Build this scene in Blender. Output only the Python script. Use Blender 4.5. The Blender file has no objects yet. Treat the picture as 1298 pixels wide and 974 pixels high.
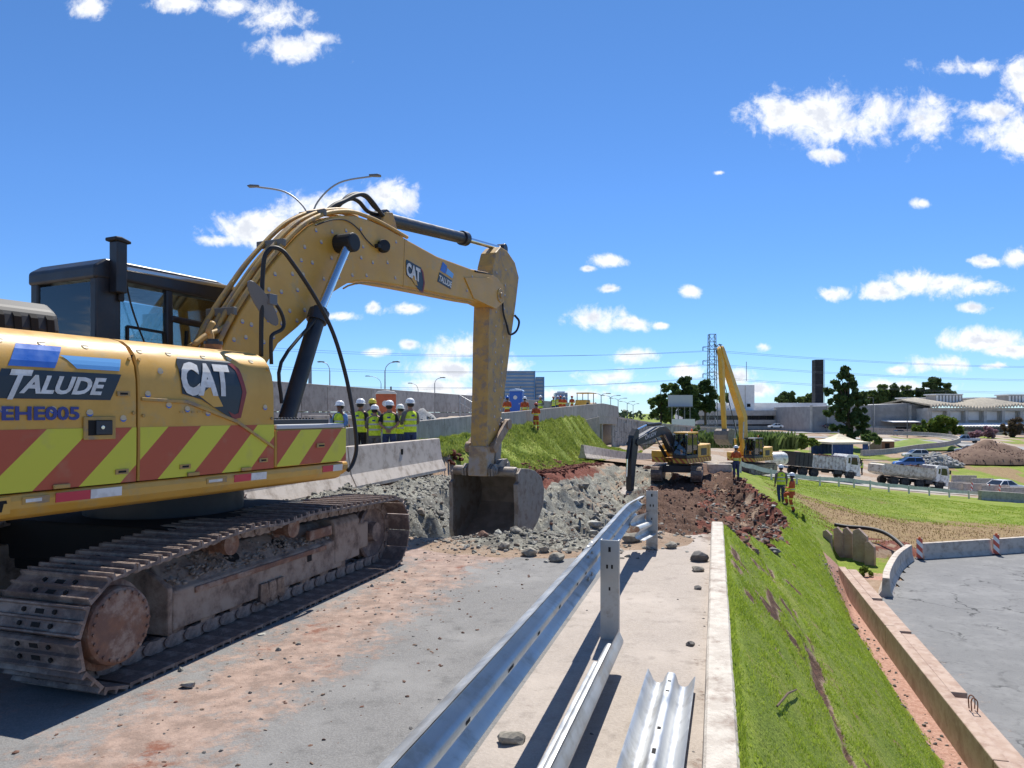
import bpy, bmesh, math, random
import numpy as np
from mathutils import Vector, Matrix, noise as mnoise
R = math.radians
sc = bpy.context.scene
C = sc.collection
random.seed(7)
# ------------------------------------------------------------------ camera
F, CX, HY, H = 900.0, 649.0, 524.0, 1.85        # focal length, centre and horizon of the photograph (pixels), eye height
cam = bpy.data.cameras.new('camera')
cam.sensor_width = 36; cam.lens = 36*F/1298; cam.shift_y = (HY-487)/1298
cam.clip_start = .05; cam.clip_end = 6000
co = bpy.data.objects.new('camera', cam); C.objects.link(co)
co.location = (0, 0, H); co.rotation_euler = (R(90), 0, 0)
sc.camera = co
sc.view_settings.view_transform = 'Standard'; sc.view_settings.look = 'None'
sc.view_settings.exposure = 0.78; sc.view_settings.gamma = 1
# ------------------------------------------------------------------ sky
SUN_EL, SUN_AZ = R(57), R(14)                    # azimuth from +Y towards +X
W = bpy.data.worlds.new('World'); sc.world = W; W.use_nodes = True
nt = W.node_tree; nt.nodes.clear()
def N(t, **k):
    n = nt.nodes.new(t)
    for a, b in k.items(): setattr(n, a, b)
    return n
def L(a, b): nt.links.new(a, b)
def V(op, a, b=None):
    n = N('ShaderNodeMath', operation=op)
    for i, x in enumerate((a, b)):
        if x is None: continue
        if isinstance(x, (int, float)): n.inputs[i].default_value = x
        else: L(x, n.inputs[i])
    return n.outputs[0]
sky = N('ShaderNodeTexSky', sky_type='NISHITA'); sky.sun_disc = False
sky.sun_elevation = SUN_EL; sky.sun_rotation = SUN_AZ
sky.altitude = 2500; sky.air_density = .95; sky.dust_density = 0.0; sky.ozone_density = 2.5
hs = N('ShaderNodeHueSaturation'); hs.inputs['Saturation'].default_value = 1.13; hs.inputs['Hue'].default_value = .498; hs.inputs['Value'].default_value = .92
L(sky.outputs[0], hs.inputs['Color'])
tc = N('ShaderNodeTexCoord'); sep = N('ShaderNodeSeparateXYZ'); L(tc.outputs['Generated'], sep.inputs[0])
# clear dry air: the band above the horizon is a deeper blue than the model's, all the way round
cr = N('ShaderNodeValToRGB'); cr.color_ramp.elements[0].color = (.43, .53, .67, 1); cr.color_ramp.elements[1].position = .55; cr.color_ramp.elements[1].color = (.70, .80, .90, 1)
e_ = cr.color_ramp.elements.new(.10); e_.color = (.53, .65, .81, 1); e_ = cr.color_ramp.elements.new(.28); e_.color = (.63, .75, .91, 1)
L(sep.outputs[2], cr.inputs[0])
hm = N('ShaderNodeMixRGB', blend_type='MULTIPLY'); hm.inputs[0].default_value = 1; L(hs.outputs[0], hm.inputs[1]); L(cr.outputs[0], hm.inputs[2]); hs = hm
yy = V('MAXIMUM', sep.outputs[1], .12)
comb = N('ShaderNodeCombineXYZ')
L(V('DIVIDE', sep.outputs[0], yy), comb.inputs[0]); L(V('DIVIDE', sep.outputs[2], yy), comb.inputs[1])
CLOUDS = [(1050,150,105,44),(1120,140,75,38),(985,150,52,30),(1165,155,38,42),(1050,198,28,13),(1285,175,62,32),(1240,85,70,16),(1290,95,40,42),
 (1255,140,40,18),(350,20,52,26),(380,60,62,20),(405,50,45,13),(290,8,40,18),(225,5,40,14),(115,10,28,20),(325,290,85,26),(420,262,80,30),(490,250,48,28),(280,305,40,12),
 (750,404,54,18),(800,410,40,11),(838,413,18,6),(1190,360,66,19),(1120,370,34,14),(1245,365,42,12),(1052,373,28,10),(1235,390,20,8),
 (1250,333,26,8),(1290,328,22,14),(1245,432,70,17),(1280,445,50,10),(1192,462,44,14),(770,332,26,9),(745,341,14,5),(775,366,16,7),(875,370,14,9),
 (1168,258,18,9),(912,219,8,4),(585,440,48,24),(575,470,60,18),(555,490,46,13),(472,447,28,8),(512,391,30,9),(433,401,24,8),(474,390,12,9),(640,470,40,22),(520,437,14,7),
 (800,452,42,13),(780,478,52,14),(805,492,42,10),(868,470,28,12),(930,478,34,14),(962,494,34,12),(970,440,18,8),(1135,470,18,7),(1262,464,20,6),(700,500,90,10),(1130,490,70,10),(620,500,80,12)]
mask = None
for cx, cy, rx, ry in CLOUDS:
    s_ = N('ShaderNodeVectorMath', operation='SUBTRACT'); L(comb.outputs[0], s_.inputs[0]); s_.inputs[1].default_value = ((cx-CX)/F, (HY-cy)/F, 0)
    m_ = N('ShaderNodeVectorMath', operation='MULTIPLY'); L(s_.outputs[0], m_.inputs[0]); m_.inputs[1].default_value = (F/rx, F/ry, 0)
    l_ = N('ShaderNodeVectorMath', operation='LENGTH'); L(m_.outputs[0], l_.inputs[0])
    d_ = V('SUBTRACT', 1.0, l_.outputs['Value'])
    mask = d_ if mask is None else V('MAXIMUM', mask, d_)
def fbm(vec, scale, detail, rough=.6, dist=0):
    n = N('ShaderNodeTexNoise'); n.inputs['Scale'].default_value = scale; n.inputs['Detail'].default_value = detail
    n.inputs['Roughness'].default_value = rough; n.inputs['Distortion'].default_value = dist; L(vec, n.inputs['Vector'])
    return n.outputs['Fac']
# beyond the photograph's frame: the same scattered cumulus
out_m = V('MULTIPLY', V('SUBTRACT', fbm(tc.outputs['Generated'], 4.5, 3), .60), 3.0)
ax = V('ABSOLUTE', V('DIVIDE', sep.outputs[0], yy)); az = V('DIVIDE', sep.outputs[2], yy)
inside = V('MULTIPLY', V('MULTIPLY', V('LESS_THAN', ax, .78), V('LESS_THAN', az, .64)), V('GREATER_THAN', sep.outputs[1], .13))
mask = V('ADD', V('MULTIPLY', mask, inside), V('MULTIPLY', out_m, V('SUBTRACT', 1.0, inside)))
f1 = fbm(comb.outputs[0], 13, 10, .62, .7)
f2 = fbm(comb.outputs[0], 55, 7, .68, .4)
dens = V('ADD', V('MULTIPLY', mask, .80), V('ADD', V('MULTIPLY', V('SUBTRACT', f1, .5), 2.1), V('MULTIPLY', V('SUBTRACT', f2, .5), 1.0)))
dens = V('MULTIPLY', dens, V('GREATER_THAN', V('ADD', mask, .55), 0.0))
mr = N('ShaderNodeMapRange', interpolation_type='SMOOTHSTEP'); L(dens, mr.inputs[0]); mr.inputs[1].default_value = .0; mr.inputs[2].default_value = .66
# relief: thick cores a little greyer than the lit rims
core = N('ShaderNodeMapRange', interpolation_type='SMOOTHSTEP'); L(V('ADD', V('MULTIPLY', dens, .7), V('MULTIPLY', V('SUBTRACT', fbm(comb.outputs[0], 30, 4), .5), 1.6)), core.inputs[0])
core.inputs[1].default_value = .35; core.inputs[2].default_value = .75
ccol = N('ShaderNodeMixRGB'); L(core.outputs[0], ccol.inputs[0]); ccol.inputs[1].default_value = (5.3, 5.4, 5.55, 1); ccol.inputs[2].default_value = (3.9, 4.1, 4.55, 1)
mixs = N('ShaderNodeMixRGB'); L(V('MULTIPLY', mr.outputs[0], V('GREATER_THAN', sep.outputs[2], 0.0)), mixs.inputs[0]); L(hs.outputs[0], mixs.inputs[1]); L(ccol.outputs[0], mixs.inputs[2])
bg = N('ShaderNodeBackground'); bg.inputs['Strength'].default_value = .118; L(mixs.outputs[0], bg.inputs['Color'])
wo = N('ShaderNodeOutputWorld'); L(bg.outputs[0], wo.inputs[0])
# ------------------------------------------------------------------ sun
sl = bpy.data.lights.new('sun', 'SUN'); sl.energy = 4.0; sl.angle = R(.5); sl.color = (1, .955, .88)
so = bpy.data.objects.new('sun', sl); C.objects.link(so)
sd = Vector((math.sin(SUN_AZ)*math.cos(SUN_EL), math.cos(SUN_AZ)*math.cos(SUN_EL), math.sin(SUN_EL)))
so.rotation_euler = sd.to_track_quat('Z', 'Y').to_euler(); so.location = (0, 20, 60)
# ------------------------------------------------------------------ places
def P(px, py, d): return Vector(((px-CX)/F*d, d, H-(py-HY)/F*d))
TH = R(16); cT, sT = math.cos(TH), math.sin(TH)
def RD(v, u, z=0.0): return Vector((v*cT+u*sT, -v*sT+u*cT, z))    # road frame: v to the right, u along the road
ROADROT = -TH
# ------------------------------------------------------------------ materials
MATS = {}
def mat(name, c1, c2=None, sc_=6, rough=.6, metal=0, bump=0, bsc=60, dirt=None, dsc=3, damt=.5, spec=.5, lo=.4, hi=.6, coat=0, rand=0, detail=5, streak=None, trans=0, alpha=1):
    if name in MATS: return MATS[name]
    m = bpy.data.materials.new(name); m.use_nodes = True
    t = m.node_tree; p = t.nodes['Principled BSDF']; out = t.nodes['Material Output']
    def n(tp, **k):
        q = t.nodes.new(tp)
        for a, b in k.items(): setattr(q, a, b)
        return q
    tcn = n('ShaderNodeTexCoord')
    def nz(s, d=5, r=.6, st=None):
        q = n('ShaderNodeTexNoise'); q.inputs['Scale'].default_value = s; q.inputs['Detail'].default_value = d; q.inputs['Roughness'].default_value = r
        if st:
            mp = n('ShaderNodeMapping'); mp.inputs['Scale'].default_value = st; t.links.new(tcn.outputs['Object'], mp.inputs[0]); t.links.new(mp.outputs[0], q.inputs['Vector'])
        else: t.links.new(tcn.outputs['Object'], q.inputs['Vector'])
        return q.outputs['Fac']
    def ramp(fac, a, b):
        q = n('ShaderNodeMapRange', interpolation_type='SMOOTHSTEP'); t.links.new(fac, q.inputs[0]); q.inputs[1].default_value = a; q.inputs[2].default_value = b
        return q.outputs[0]
    def mix(f, a, b):
        q = n('ShaderNodeMixRGB')
        if isinstance(f, float): q.inputs[0].default_value = f
        else: t.links.new(f, q.inputs[0])
        for i, x in ((1, a), (2, b)):
            if isinstance(x, tuple): q.inputs[i].default_value = (*x[:3], 1)
            else: t.links.new(x, q.inputs[i])
        return q.outputs[0]
    col = tuple(c1)
    if c2: col = mix(ramp(nz(sc_, detail, .6, streak), lo, hi), tuple(c1), tuple(c2))
    if dirt: col = mix(ramp(nz(dsc, 8, .7), 1-damt-.08, 1-damt+.12), col, tuple(dirt))
    if rand:
        oi = n('ShaderNodeObjectInfo'); rr = n('ShaderNodeMapRange'); t.links.new(oi.outputs['Random'], rr.inputs[0]); rr.inputs[3].default_value = 1-rand; rr.inputs[4].default_value = 1+rand*.6
        vm = n('ShaderNodeVectorMath', operation='SCALE'); t.links.new(rr.outputs[0], vm.inputs['Scale'])
        if isinstance(col, tuple): vm.inputs[0].default_value = col[:3]
        else: t.links.new(col, vm.inputs[0])
        col = vm.outputs[0]
    if isinstance(col, tuple): p.inputs['Base Color'].default_value = (*col[:3], 1)
    else: t.links.new(col, p.inputs['Base Color'])
    if dirt or c2:
        q = n('ShaderNodeMapRange'); t.links.new(nz(sc_*2, 4), q.inputs[0]); q.inputs[1].default_value = .3; q.inputs[2].default_value = .7
        q.inputs[3].default_value = max(.05, rough-.1); q.inputs[4].default_value = min(1, rough+.12); t.links.new(q.outputs[0], p.inputs['Roughness'])
    else: p.inputs['Roughness'].default_value = rough
    p.inputs['Metallic'].default_value = metal
    p.inputs['Specular IOR Level'].default_value = spec
    p.inputs['Coat Weight'].default_value = coat
    p.inputs['Transmission Weight'].default_value = trans
    p.inputs['Alpha'].default_value = alpha
    if bump:
        b = n('ShaderNodeBump'); b.inputs['Strength'].default_value = bump; b.inputs['Distance'].default_value = .02
        t.links.new(nz(bsc, 6, .65), b.inputs['Height']); t.links.new(b.outputs[0], p.inputs['Normal'])
    MATS[name] = m
    return m
# ------------------------------------------------------------------ mesh building
class MB:
    def __init__(s): s.v = []; s.f = []; s.m = []; s.mi = 0
    def add(s, vs, fs):
        o = len(s.v); s.v += [tuple(x) for x in vs]; s.f += [tuple(i+o for i in f) for f in fs]; s.m += [s.mi]*len(fs); return s
    def box(s, c, d, rot=None):
        c = Vector(c); h = Vector(d)/2; vs = []
        for x in (-1, 1):
            for y in (-1, 1):
                for z in (-1, 1):
                    q = Vector((x*h.x, y*h.y, z*h.z))
                    if rot is not None: q = rot @ q
                    vs.append(c+q)
        return s.add(vs, [(0,1,3,2),(4,6,7,5),(0,4,5,1),(2,3,7,6),(0,2,6,4),(1,5,7,3)])
    def bb(s, a, b): return s.box([(x+y)/2 for x, y in zip(a, b)], [abs(y-x) for x, y in zip(a, b)])
    def beam(s, a, b, w, h, up=(0,0,1)):
        a = Vector(a); b = Vector(b); d = b-a; l = d.length; d.normalize(); up = Vector(up)
        x = d.cross(up)
        if x.length < 1e-4: x = d.cross(Vector((0,1,0)))
        x.normalize(); z = x.cross(d)
        return s.box((a+b)/2, (w, l, h), Matrix((x, d, z)).transposed())
    def cyl(s, a, b, r, r2=None, n=16, caps=True):
        a = Vector(a); b = Vector(b); r2 = r if r2 is None else r2; d = (b-a).normalized()
        x = d.orthogonal().normalized(); y = d.cross(x); vs = []
        for p, q in ((a, r), (b, r2)):
            for i in range(n):
                t = 2*math.pi*i/n; vs.append(p+x*q*math.cos(t)+y*q*math.sin(t))
        fs = [(i, (i+1) % n, n+(i+1) % n, n+i) for i in range(n)]
        if caps: fs += [tuple(range(n-1, -1, -1)), tuple(range(n, 2*n))]
        return s.add(vs, fs)
    def tube(s, pts, r, n=8, caps=True):
        pts = [Vector(p) for p in pts]; k = len(pts); vs = []; x = None
        for i, p in enumerate(pts):
            d = (pts[min(i+1, k-1)]-pts[max(i-1, 0)]).normalized()
            x = d.orthogonal().normalized() if x is None else (x-d*x.dot(d)).normalized()
            y = d.cross(x); q = r[i] if isinstance(r, (list, tuple)) else r
            for j in range(n):
                t = 2*math.pi*j/n; vs.append(p+x*q*math.cos(t)+y*q*math.sin(t))
        fs = [(i*n+j, i*n+(j+1) % n, (i+1)*n+(j+1) % n, (i+1)*n+j) for i in range(k-1) for j in range(n)]
        if caps: fs += [tuple(range(n-1, -1, -1)), tuple(range((k-1)*n, k*n))]
        return s.add(vs, fs)
    def prism(s, poly, to3, c0, c1):
        n = len(poly); vs = [to3(a, b, c0) for a, b in poly]+[to3(a, b, c1) for a, b in poly]
        fs = [(i, (i+1) % n, n+(i+1) % n, n+i) for i in range(n)]+[tuple(range(n-1, -1, -1)), tuple(range(n, 2*n))]
        return s.add(vs, fs)
    def grid(s, rows):
        n = len(rows[0]); vs = [p for r in rows for p in r]
        return s.add(vs, [(i*n+j, i*n+j+1, (i+1)*n+j+1, (i+1)*n+j) for i in range(len(rows)-1) for j in range(n-1)])
    def lathe(s, prof, org=(0,0,0), axis=(0,0,1), n=20):
        o = Vector(org); d = Vector(axis).normalized(); x = d.orthogonal().normalized(); y = d.cross(x); k = len(prof)
        vs = [o+d*h+(x*math.cos(2*math.pi*j/n)+y*math.sin(2*math.pi*j/n))*r for r, h in prof for j in range(n)]
        fs = [(i*n+j, i*n+(j+1) % n, (i+1)*n+(j+1) % n, (i+1)*n+j) for i in range(k-1) for j in range(n)]
        if prof[0][0] > 1e-5: fs.append(tuple(range(n-1, -1, -1)))
        if prof[-1][0] > 1e-5: fs.append(tuple(range((k-1)*n, k*n)))
        return s.add(vs, fs)
    def rock(s, c, r, seed, sub=1):
        vs, fs = ICO[sub]; rn = random.Random(seed); o = Vector((rn.random()*50, rn.random()*50, rn.random()*50)); c = Vector(c)
        pl = [(Vector((rn.gauss(0,1), rn.gauss(0,1), rn.gauss(0,1))).normalized(), rn.uniform(.5, .82)) for _ in range(10)]
        q = []
        for v in vs:
            p = v*1.0
            for nn, dd in pl:
                e = p.dot(nn)-dd
                if e > 0: p = p-nn*e
            p = p*(1+.18*mnoise.noise(p*2.3+o)); q.append(c+Vector((p.x*r[0], p.y*r[1], p.z*r[2])))
        return s.add(q, fs)
    def build(s, name, m=None, parent=None, smooth=False, bevel=0, loc=None, rot=None, seg=2, auto=None):
        me = bpy.data.meshes.new(name); me.from_pydata(s.v, [], s.f)
        ms = m if isinstance(m, (list, tuple)) else [m]
        for q in ms:
            if q: me.materials.append(q)
        if len(ms) > 1: me.polygons.foreach_set('material_index', s.m)
        bm = bmesh.new(); bm.from_mesh(me); bmesh.ops.recalc_face_normals(bm, faces=bm.faces); bm.to_mesh(me); bm.free()
        if smooth: me.polygons.foreach_set('use_smooth', [True]*len(me.polygons))
        if smooth and auto: me.set_sharp_from_angle(angle=R(auto))
        o = link(name, me, parent, loc, rot)
        if bevel:
            b = o.modifiers.new('bevel', 'BEVEL'); b.width = bevel; b.segments = seg; b.limit_method = 'ANGLE'; b.angle_limit = R(35)
        return o
def ico(sub):
    bm = bmesh.new(); bmesh.ops.create_icosphere(bm, subdivisions=sub, radius=1)
    bm.verts.ensure_lookup_table(); r = ([v.co.copy() for v in bm.verts], [tuple(v.index for v in f.verts) for f in bm.faces]); bm.free(); return r
ICO = {0: ([Vector(v) for v in ((1,0,0),(-1,0,0),(0,1,0),(0,-1,0),(0,0,1),(0,0,-1))], [(0,2,4),(2,1,4),(1,3,4),(3,0,4),(2,0,5),(1,2,5),(3,1,5),(0,3,5)]), 1: ico(1), 2: ico(2), 3: ico(3)}
def link(name, me, parent=None, loc=None, rot=None, scl=None):
    o = bpy.data.objects.new(name, me); C.objects.link(o)
    if parent is not None: o.parent = parent
    if loc is not None: o.location = loc
    if rot is not None: o.rotation_euler = rot
    if scl is not None: o.scale = scl
    return o
def tag(o, label=None, cat=None, group=None, kind=None):
    if label: o['label'] = label
    if cat: o['category'] = cat
    if group: o['group'] = group
    if kind: o['kind'] = kind
    return o
def thing(name, label, cat, loc=(0,0,0), rz=0, group=None, rot=None):
    o = bpy.data.objects.new(name, None); C.objects.link(o); o.empty_display_size = .2
    o.location = loc; o.rotation_euler = rot if rot is not None else (0, 0, rz)
    return tag(o, label, cat, group)
KIDS = {}
def copy_tree(o, parent=None):
    c = o.copy(); C.objects.link(c)
    if parent is not None: c.parent = parent
    for ch in [x for x in o.children]: copy_tree(ch, c)
    return c
def smoothpath(pts, k=6):
    p = [Vector(q) for q in pts]; p = [p[0]*2-p[1]]+p+[p[-1]*2-p[-2]]; out = []
    for i in range(1, len(p)-2):
        for j in range(k):
            t = j/k; a, b, c, d = p[i-1:i+3]
            out.append(.5*((2*b)+(c-a)*t+(2*a-5*b+4*c-d)*t*t+(3*b-a-3*c+d)*t**3))
    return out+[p[-2]]
def yz(x0=0): return lambda a, b, c: (c, a, b)      # profile in (y,z), extruded along x
def xz(a, b, c): return (a, c, b)
def xy(a, b, c): return (a, b, c)
def text_mesh(body, size, shear=0, bold=0, ext=.002):
    cu = bpy.data.curves.new('txt', 'FONT'); cu.body = body; cu.size = size; cu.shear = shear; cu.offset = bold; cu.extrude = ext; cu.resolution_u = 3
    ob = bpy.data.objects.new('txt', cu); C.objects.link(ob); bpy.context.view_layer.update()
    me = bpy.data.meshes.new_from_object(ob.evaluated_get(bpy.context.evaluated_depsgraph_get()))
    bpy.data.objects.remove(ob); bpy.data.curves.remove(cu)
    return me
def fit_text(body, w, h, fn, name, m, parent, shear=0, bold=.01, rot=None):
    """lettering w wide and h high, laid on a surface by fn(a, b, lift)"""
    me = text_mesh(body, 1, shear, bold); bm = bmesh.new(); bm.from_mesh(me)
    ys = [v.co.y for v in bm.verts]
    for i in range(1, 7): bmesh.ops.bisect_plane(bm, geom=bm.verts[:]+bm.edges[:]+bm.faces[:], plane_co=(0, min(ys)+(max(ys)-min(ys))*i/7, 0), plane_no=(0, 1, 0))
    bm.to_mesh(me); bm.free(); co_ = np.array([v.co for v in me.vertices]); a, b = co_.min(0), co_.max(0)
    for v in me.vertices:
        v.co = fn((v.co.x-a[0])/(b[0]-a[0])*w, (v.co.y-a[1])/(b[1]-a[1])*h, .002+(v.co.z-a[2])*.8)
    me.materials.append(m); me.name = name
    return link(name, me, parent, rot=rot)
# ---- numpy value noise
_rs = np.random.RandomState(3); _T = _rs.rand(256, 256)
def vn(x, y):
    xi = np.floor(x).astype(int); yi = np.floor(y).astype(int); fx = x-xi; fy = y-yi; fx = fx*fx*(3-2*fx); fy = fy*fy*(3-2*fy)
    g = lambda i, j: _T[i & 255, j & 255]
    return (g(xi, yi)*(1-fx)+g(xi+1, yi)*fx)*(1-fy)+(g(xi, yi+1)*(1-fx)+g(xi+1, yi+1)*fx)*fy
def fb(x, y, o=4, g=.5):
    r = 0; a = 1; s = 0
    for i in range(o): r = r+a*(vn(x*2**i+17*i, y*2**i+31*i)-.5); s += a; a *= g
    return r/s*2
def sst(a, b, x): t = np.clip((x-a)/(b-a), 0, 1); return t*t*(3-2*t)
# ------------------------------------------------------------------ terrain
_pts = np.array([(8,8,-4.45),(9,14,-4.45),(12,22,-4.45),(20,20,-4.45),(20,31,-4.45),(35,32,-4.6),(14,5,-4.45),(30,10,-4.5),
 (22,45,-4.5),(28.5,61,-4.5),(45,69,-6.5),(36,65,-5.5),(60,60,-6.8),(33,79,-5.3),(50,83,-7.0),(59,86,-7.5),(60,130,-6),(80,120,-6.2),(104,165,-4.8),(70,190,-4.5),(140,180,-4.5),
 (60,260,-4),(140,260,-4),(200,260,-4),(0,260,-3),(11.7,84,-2.2),(33,120,-2.6),(20,100,-2.4),(0,84,-2),(-40,60,-1),(15,48,-2.0),(12,60,-2.3),(8,46,-1.6),
 (-300,300,-3),(400,300,-4),(-300,0,-3),(400,0,-6),(0,800,-3),(500,800,-3),(-500,800,-3),(0,-60,-4),(-60,-60,-2),(100,-60,-6)], float)
def _tp(r2): return np.where(r2 > 0, r2*np.log(np.maximum(r2, 1e-9)), 0)
def _solve():
    n = len(_pts); xy_ = _pts[:, :2]/100; d2 = ((xy_[:, None]-xy_[None])**2).sum(-1)
    A = np.zeros((n+3, n+3)); A[:n, :n] = _tp(d2)+np.eye(n)*2e-3; A[:n, n] = 1; A[:n, n+1:] = xy_; A[n, :n] = 1; A[n+1:, :n] = xy_.T
    return np.linalg.solve(A, np.r_[_pts[:, 2], 0, 0, 0])
_w = _solve()
def zb(X, D):
    x = np.asarray(X)/100; y = np.asarray(D)/100; r = _w[-3]+_w[-2]*x+_w[-1]*y
    for i in range(len(_pts)): r = r+_w[i]*_tp((x-_pts[i,0]/100)**2+(y-_pts[i,1]/100)**2)
    return np.clip(r, -9, -.3)
def zr(u): u = np.asarray(u, float); return np.where(u < 11, 0, -.042*(np.minimum(u, 95)-11))
def zramp(u): u = np.asarray(u, float); return np.clip(.5+.0285*(u-25), .0, 2.2)
def slope_r(u): return np.interp(u, [10, 18, 30, 45], [1.27, .9, .6, .4])
def vL(u): return np.interp(u, [9, 13, 16, 20, 24, 45, 52], [-6.6, -7.0, -6.9, -7.3, -7.3, -7.1, -6.5])
def vR(u): return np.interp(u, [11, 14.5, 18, 23.5, 28, 32, 41, 50], [.16, .55, 1.25, 2.1, 2.5, 2.6, 1.6, .8])
def u0(v): return np.interp(v, [-8.5, -6.6, -4.8, -3.5, -2, -.5, .2], [13.5, 11., 9.7, 9.7, 10.3, 11.0, 11.5])
CRACK = []      # eroded gash in the near verge, as (v, u)
def pit_d(v, u):
    n = fb(v*.9, u*.9, 4)*.55
    dl = (v-vL(u)+n*.8)*np.interp(u, [12, 17, 22, 30], [1.5, 1.35, .75, .62]); dr = (vR(u)-v+n)*1.35; dn = (u-u0(v)+n*.5)*1.5; df = (51-u+n)*.12
    return np.minimum(np.minimum(dl, dr), np.minimum(dn, df))
def height(v, u, detail=True):
    v = np.asarray(v, float); u = np.asarray(u, float)
    X = v*cT+u*sT; D = -v*sT+u*cT
    base = zb(X, D)
    rd = zr(u)
    # right-hand verge falling from the kerb to the lower road
    zs = rd+.10-slope_r(u)*(v-.12)
    zs = zs-np.maximum(0, v-2.5)*np.maximum(0, (rd+.10-slope_r(u)*3.98+4.8)/1.6)*np.interp(u, [-30, 23, 35], [1, 1, 0])
    sc_ = np.interp(u, [-20, 28, 34], [1, 1, 0])
    low = np.where(v < 4.75, np.where(v < 3.2, -9., -4.80), base)*sc_+base*(1-sc_)
    right = np.maximum(zs, low)
    right = np.where((v > 4.75) & (u < 30), np.maximum(base, -4.47), right)
    right = np.where((v > 4.75) & (D < 31.2) & (X < 45), -4.47, right)
    # left-hand ramp, its bank
    sl_ = np.maximum(.47, (zramp(u)-rd)/np.interp(u, [40, 47], [3.7, 2.5]))+np.interp(u, [21.8, 28], [4.5, 0])
    bank = np.minimum(zramp(u)-.04, rd+np.clip(-8.3-np.interp(u, [20, 26, 40, 47], [.75, 0, 0, 1.25])-v, 0, 9)*sl_)
    e = np.where(v > -12.45, sst(63, 80, u+.1*(v+12)), sst(76, 77, u)); bank = bank*(1-e)+np.minimum(bank, base)*e
    bank = np.where(v < -26, np.minimum(bank, .4), bank)
    z = np.where(v < -8.3, bank, np.where(v > .12, right, rd))
    # the road beyond the dig melts into the land
    e2 = sst(50, 66, u)*(v > -8.3); z = z*(1-e2)+base*e2
    d = pit_d(v, u); inpit = (d > 0) & (u < 52)
    floor = -2.95+fb(v*.5, u*.5, 3)*.35+1.0*np.exp(-((v+2.6)/2.2)**2-((u-35)/4.5)**2)
    zp = np.maximum(z-d, floor)
    if detail: zp = zp+(fb(v*1.6, u*1.6, 4)*.34+(np.abs(fb(v*2.2+u*1.1+9, u*1.5-v*.6, 4))-.25)*.55*np.where(v < -2.5, 1, .5)+(np.abs(fb(v*5.3, u*5.3+4, 3))-.2)*.16)*np.clip(d*1.8, 0, 1)
    z = np.where(inpit, np.minimum(zp, z+.1), z)
    if detail:
        # spoil left on the broken edge of the road, rubble on the bench by the barrier
        hp = np.exp(-((v+2.7)/.9)**2-((u-9.75)/.55)**2)*.15+np.exp(-((v+.9)/.35)**2-((u-10.6)/.5)**2)*.10
        hb = np.exp(-((v+7.7)/.55)**2)*sst(10.5, 12.5, u)*(1-sst(22, 25, u))*.28
        z = z+(hp+hb)*(1+.8*fb(v*3, u*3, 3))
        soft = ((v > .3) & (u > -20) & (v < 60)) | ((v < -8.4) & (u > 26))
        z = z+np.where((v > .2)&(v < 3.8)&(u > -5)&(u < 34)&~inpit, (fb(v*4.4+3, u*3.0, 3)*.035+fb(v*9, u*7+2, 2)*.03)*np.clip((v-.2)*3, 0, 1), 0)
        z = z+np.where(soft & ~inpit & ((v < 3.8) | (u > 33)), fb(v*.8, u*.8, 4)*np.where((u < 33)&(v < 4)&(v > 0), .015, .09)*np.clip((v-.2)*2, 0, 1)+np.where(v < 0, fb(v*1.3, u*1.3, 3)*.2, 0), 0)
        if CRACK:
            dc = crack_d(v, u); z = z-.13*np.exp(-(dc/.09)**2)
    return z
def crack_d(v, u):
    m = np.full(np.shape(v), 9.)
    for a, b in zip(CRACK[:-1], CRACK[1:]):
        dv, du = b[0]-a[0], b[1]-a[1]; t = np.clip(((v-a[0])*dv+(u-a[1])*du)/(dv*dv+du*du), 0, 1)
        m = np.minimum(m, np.hypot(v-a[0]-t*dv, u-a[1]-t*du))
    return m+.06*fb(v*6, u*2, 3)+.16*np.clip(fb(v*.3, u*1.3+5, 3)+.05, -.1, 1)
def vu(p): return p[0]*cT-p[1]*sT, p[0]*sT+p[1]*cT
def gz(x, y):
    v, u = vu((x, y)); return float(height(v, u))
def hit(px, py, d0=2.5, d1=400):
    """where a sight line of the photograph meets the ground"""
    d = np.geomspace(d0, d1, 1500); X = (px-CX)/F*d; Z = H-(py-HY)/F*d
    v, u = vu((X, d)); g = height(v, u, False); k = np.argmax(Z <= g) if (Z <= g).any() else len(d)-1
    return Vector((X[k], d[k], float(height(v[k], u[k]))))
CRACK = [vu(hit(a, b)) for a, b in ((968,700),(978,730),(1008,772),(1026,812),(1045,880),(1060,915),(1074,955),(1085,974))]
def axis(segs):
    a = [segs[0][0]]
    for lo, hi, st in segs:
        x = lo
        while x < hi-1e-6: x = min(hi, x+(st if st > 0 else max(.5, abs(x)*-st))); a.append(x)
    return np.array(a)
def geo(a, b, k):
    out = [a]
    while abs(out[-1]) < abs(b): out.append(out[-1]*k)
    return out[1:]
us = np.r_[sorted(geo(-15, -80, 1.5)), axis([(-15, 2, 1), (2, 7, .2), (7, 17, .11), (17, 34, .17), (34, 50, .3), (50, 110, 1.2)]), geo(110, 2200, 1.06)]
vs_ = np.r_[sorted(geo(-60, -1800, 1.13)), axis([(-60, -12.6, 2), (-12.6, -8.6, .3), (-8.6, 4.9, .115), (4.9, 12, .4), (12, 80, 1.2)]), geo(80, 1800, 1.06)]
VV, UU = np.meshgrid(vs_, us); ZZ = height(VV, UU)
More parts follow.
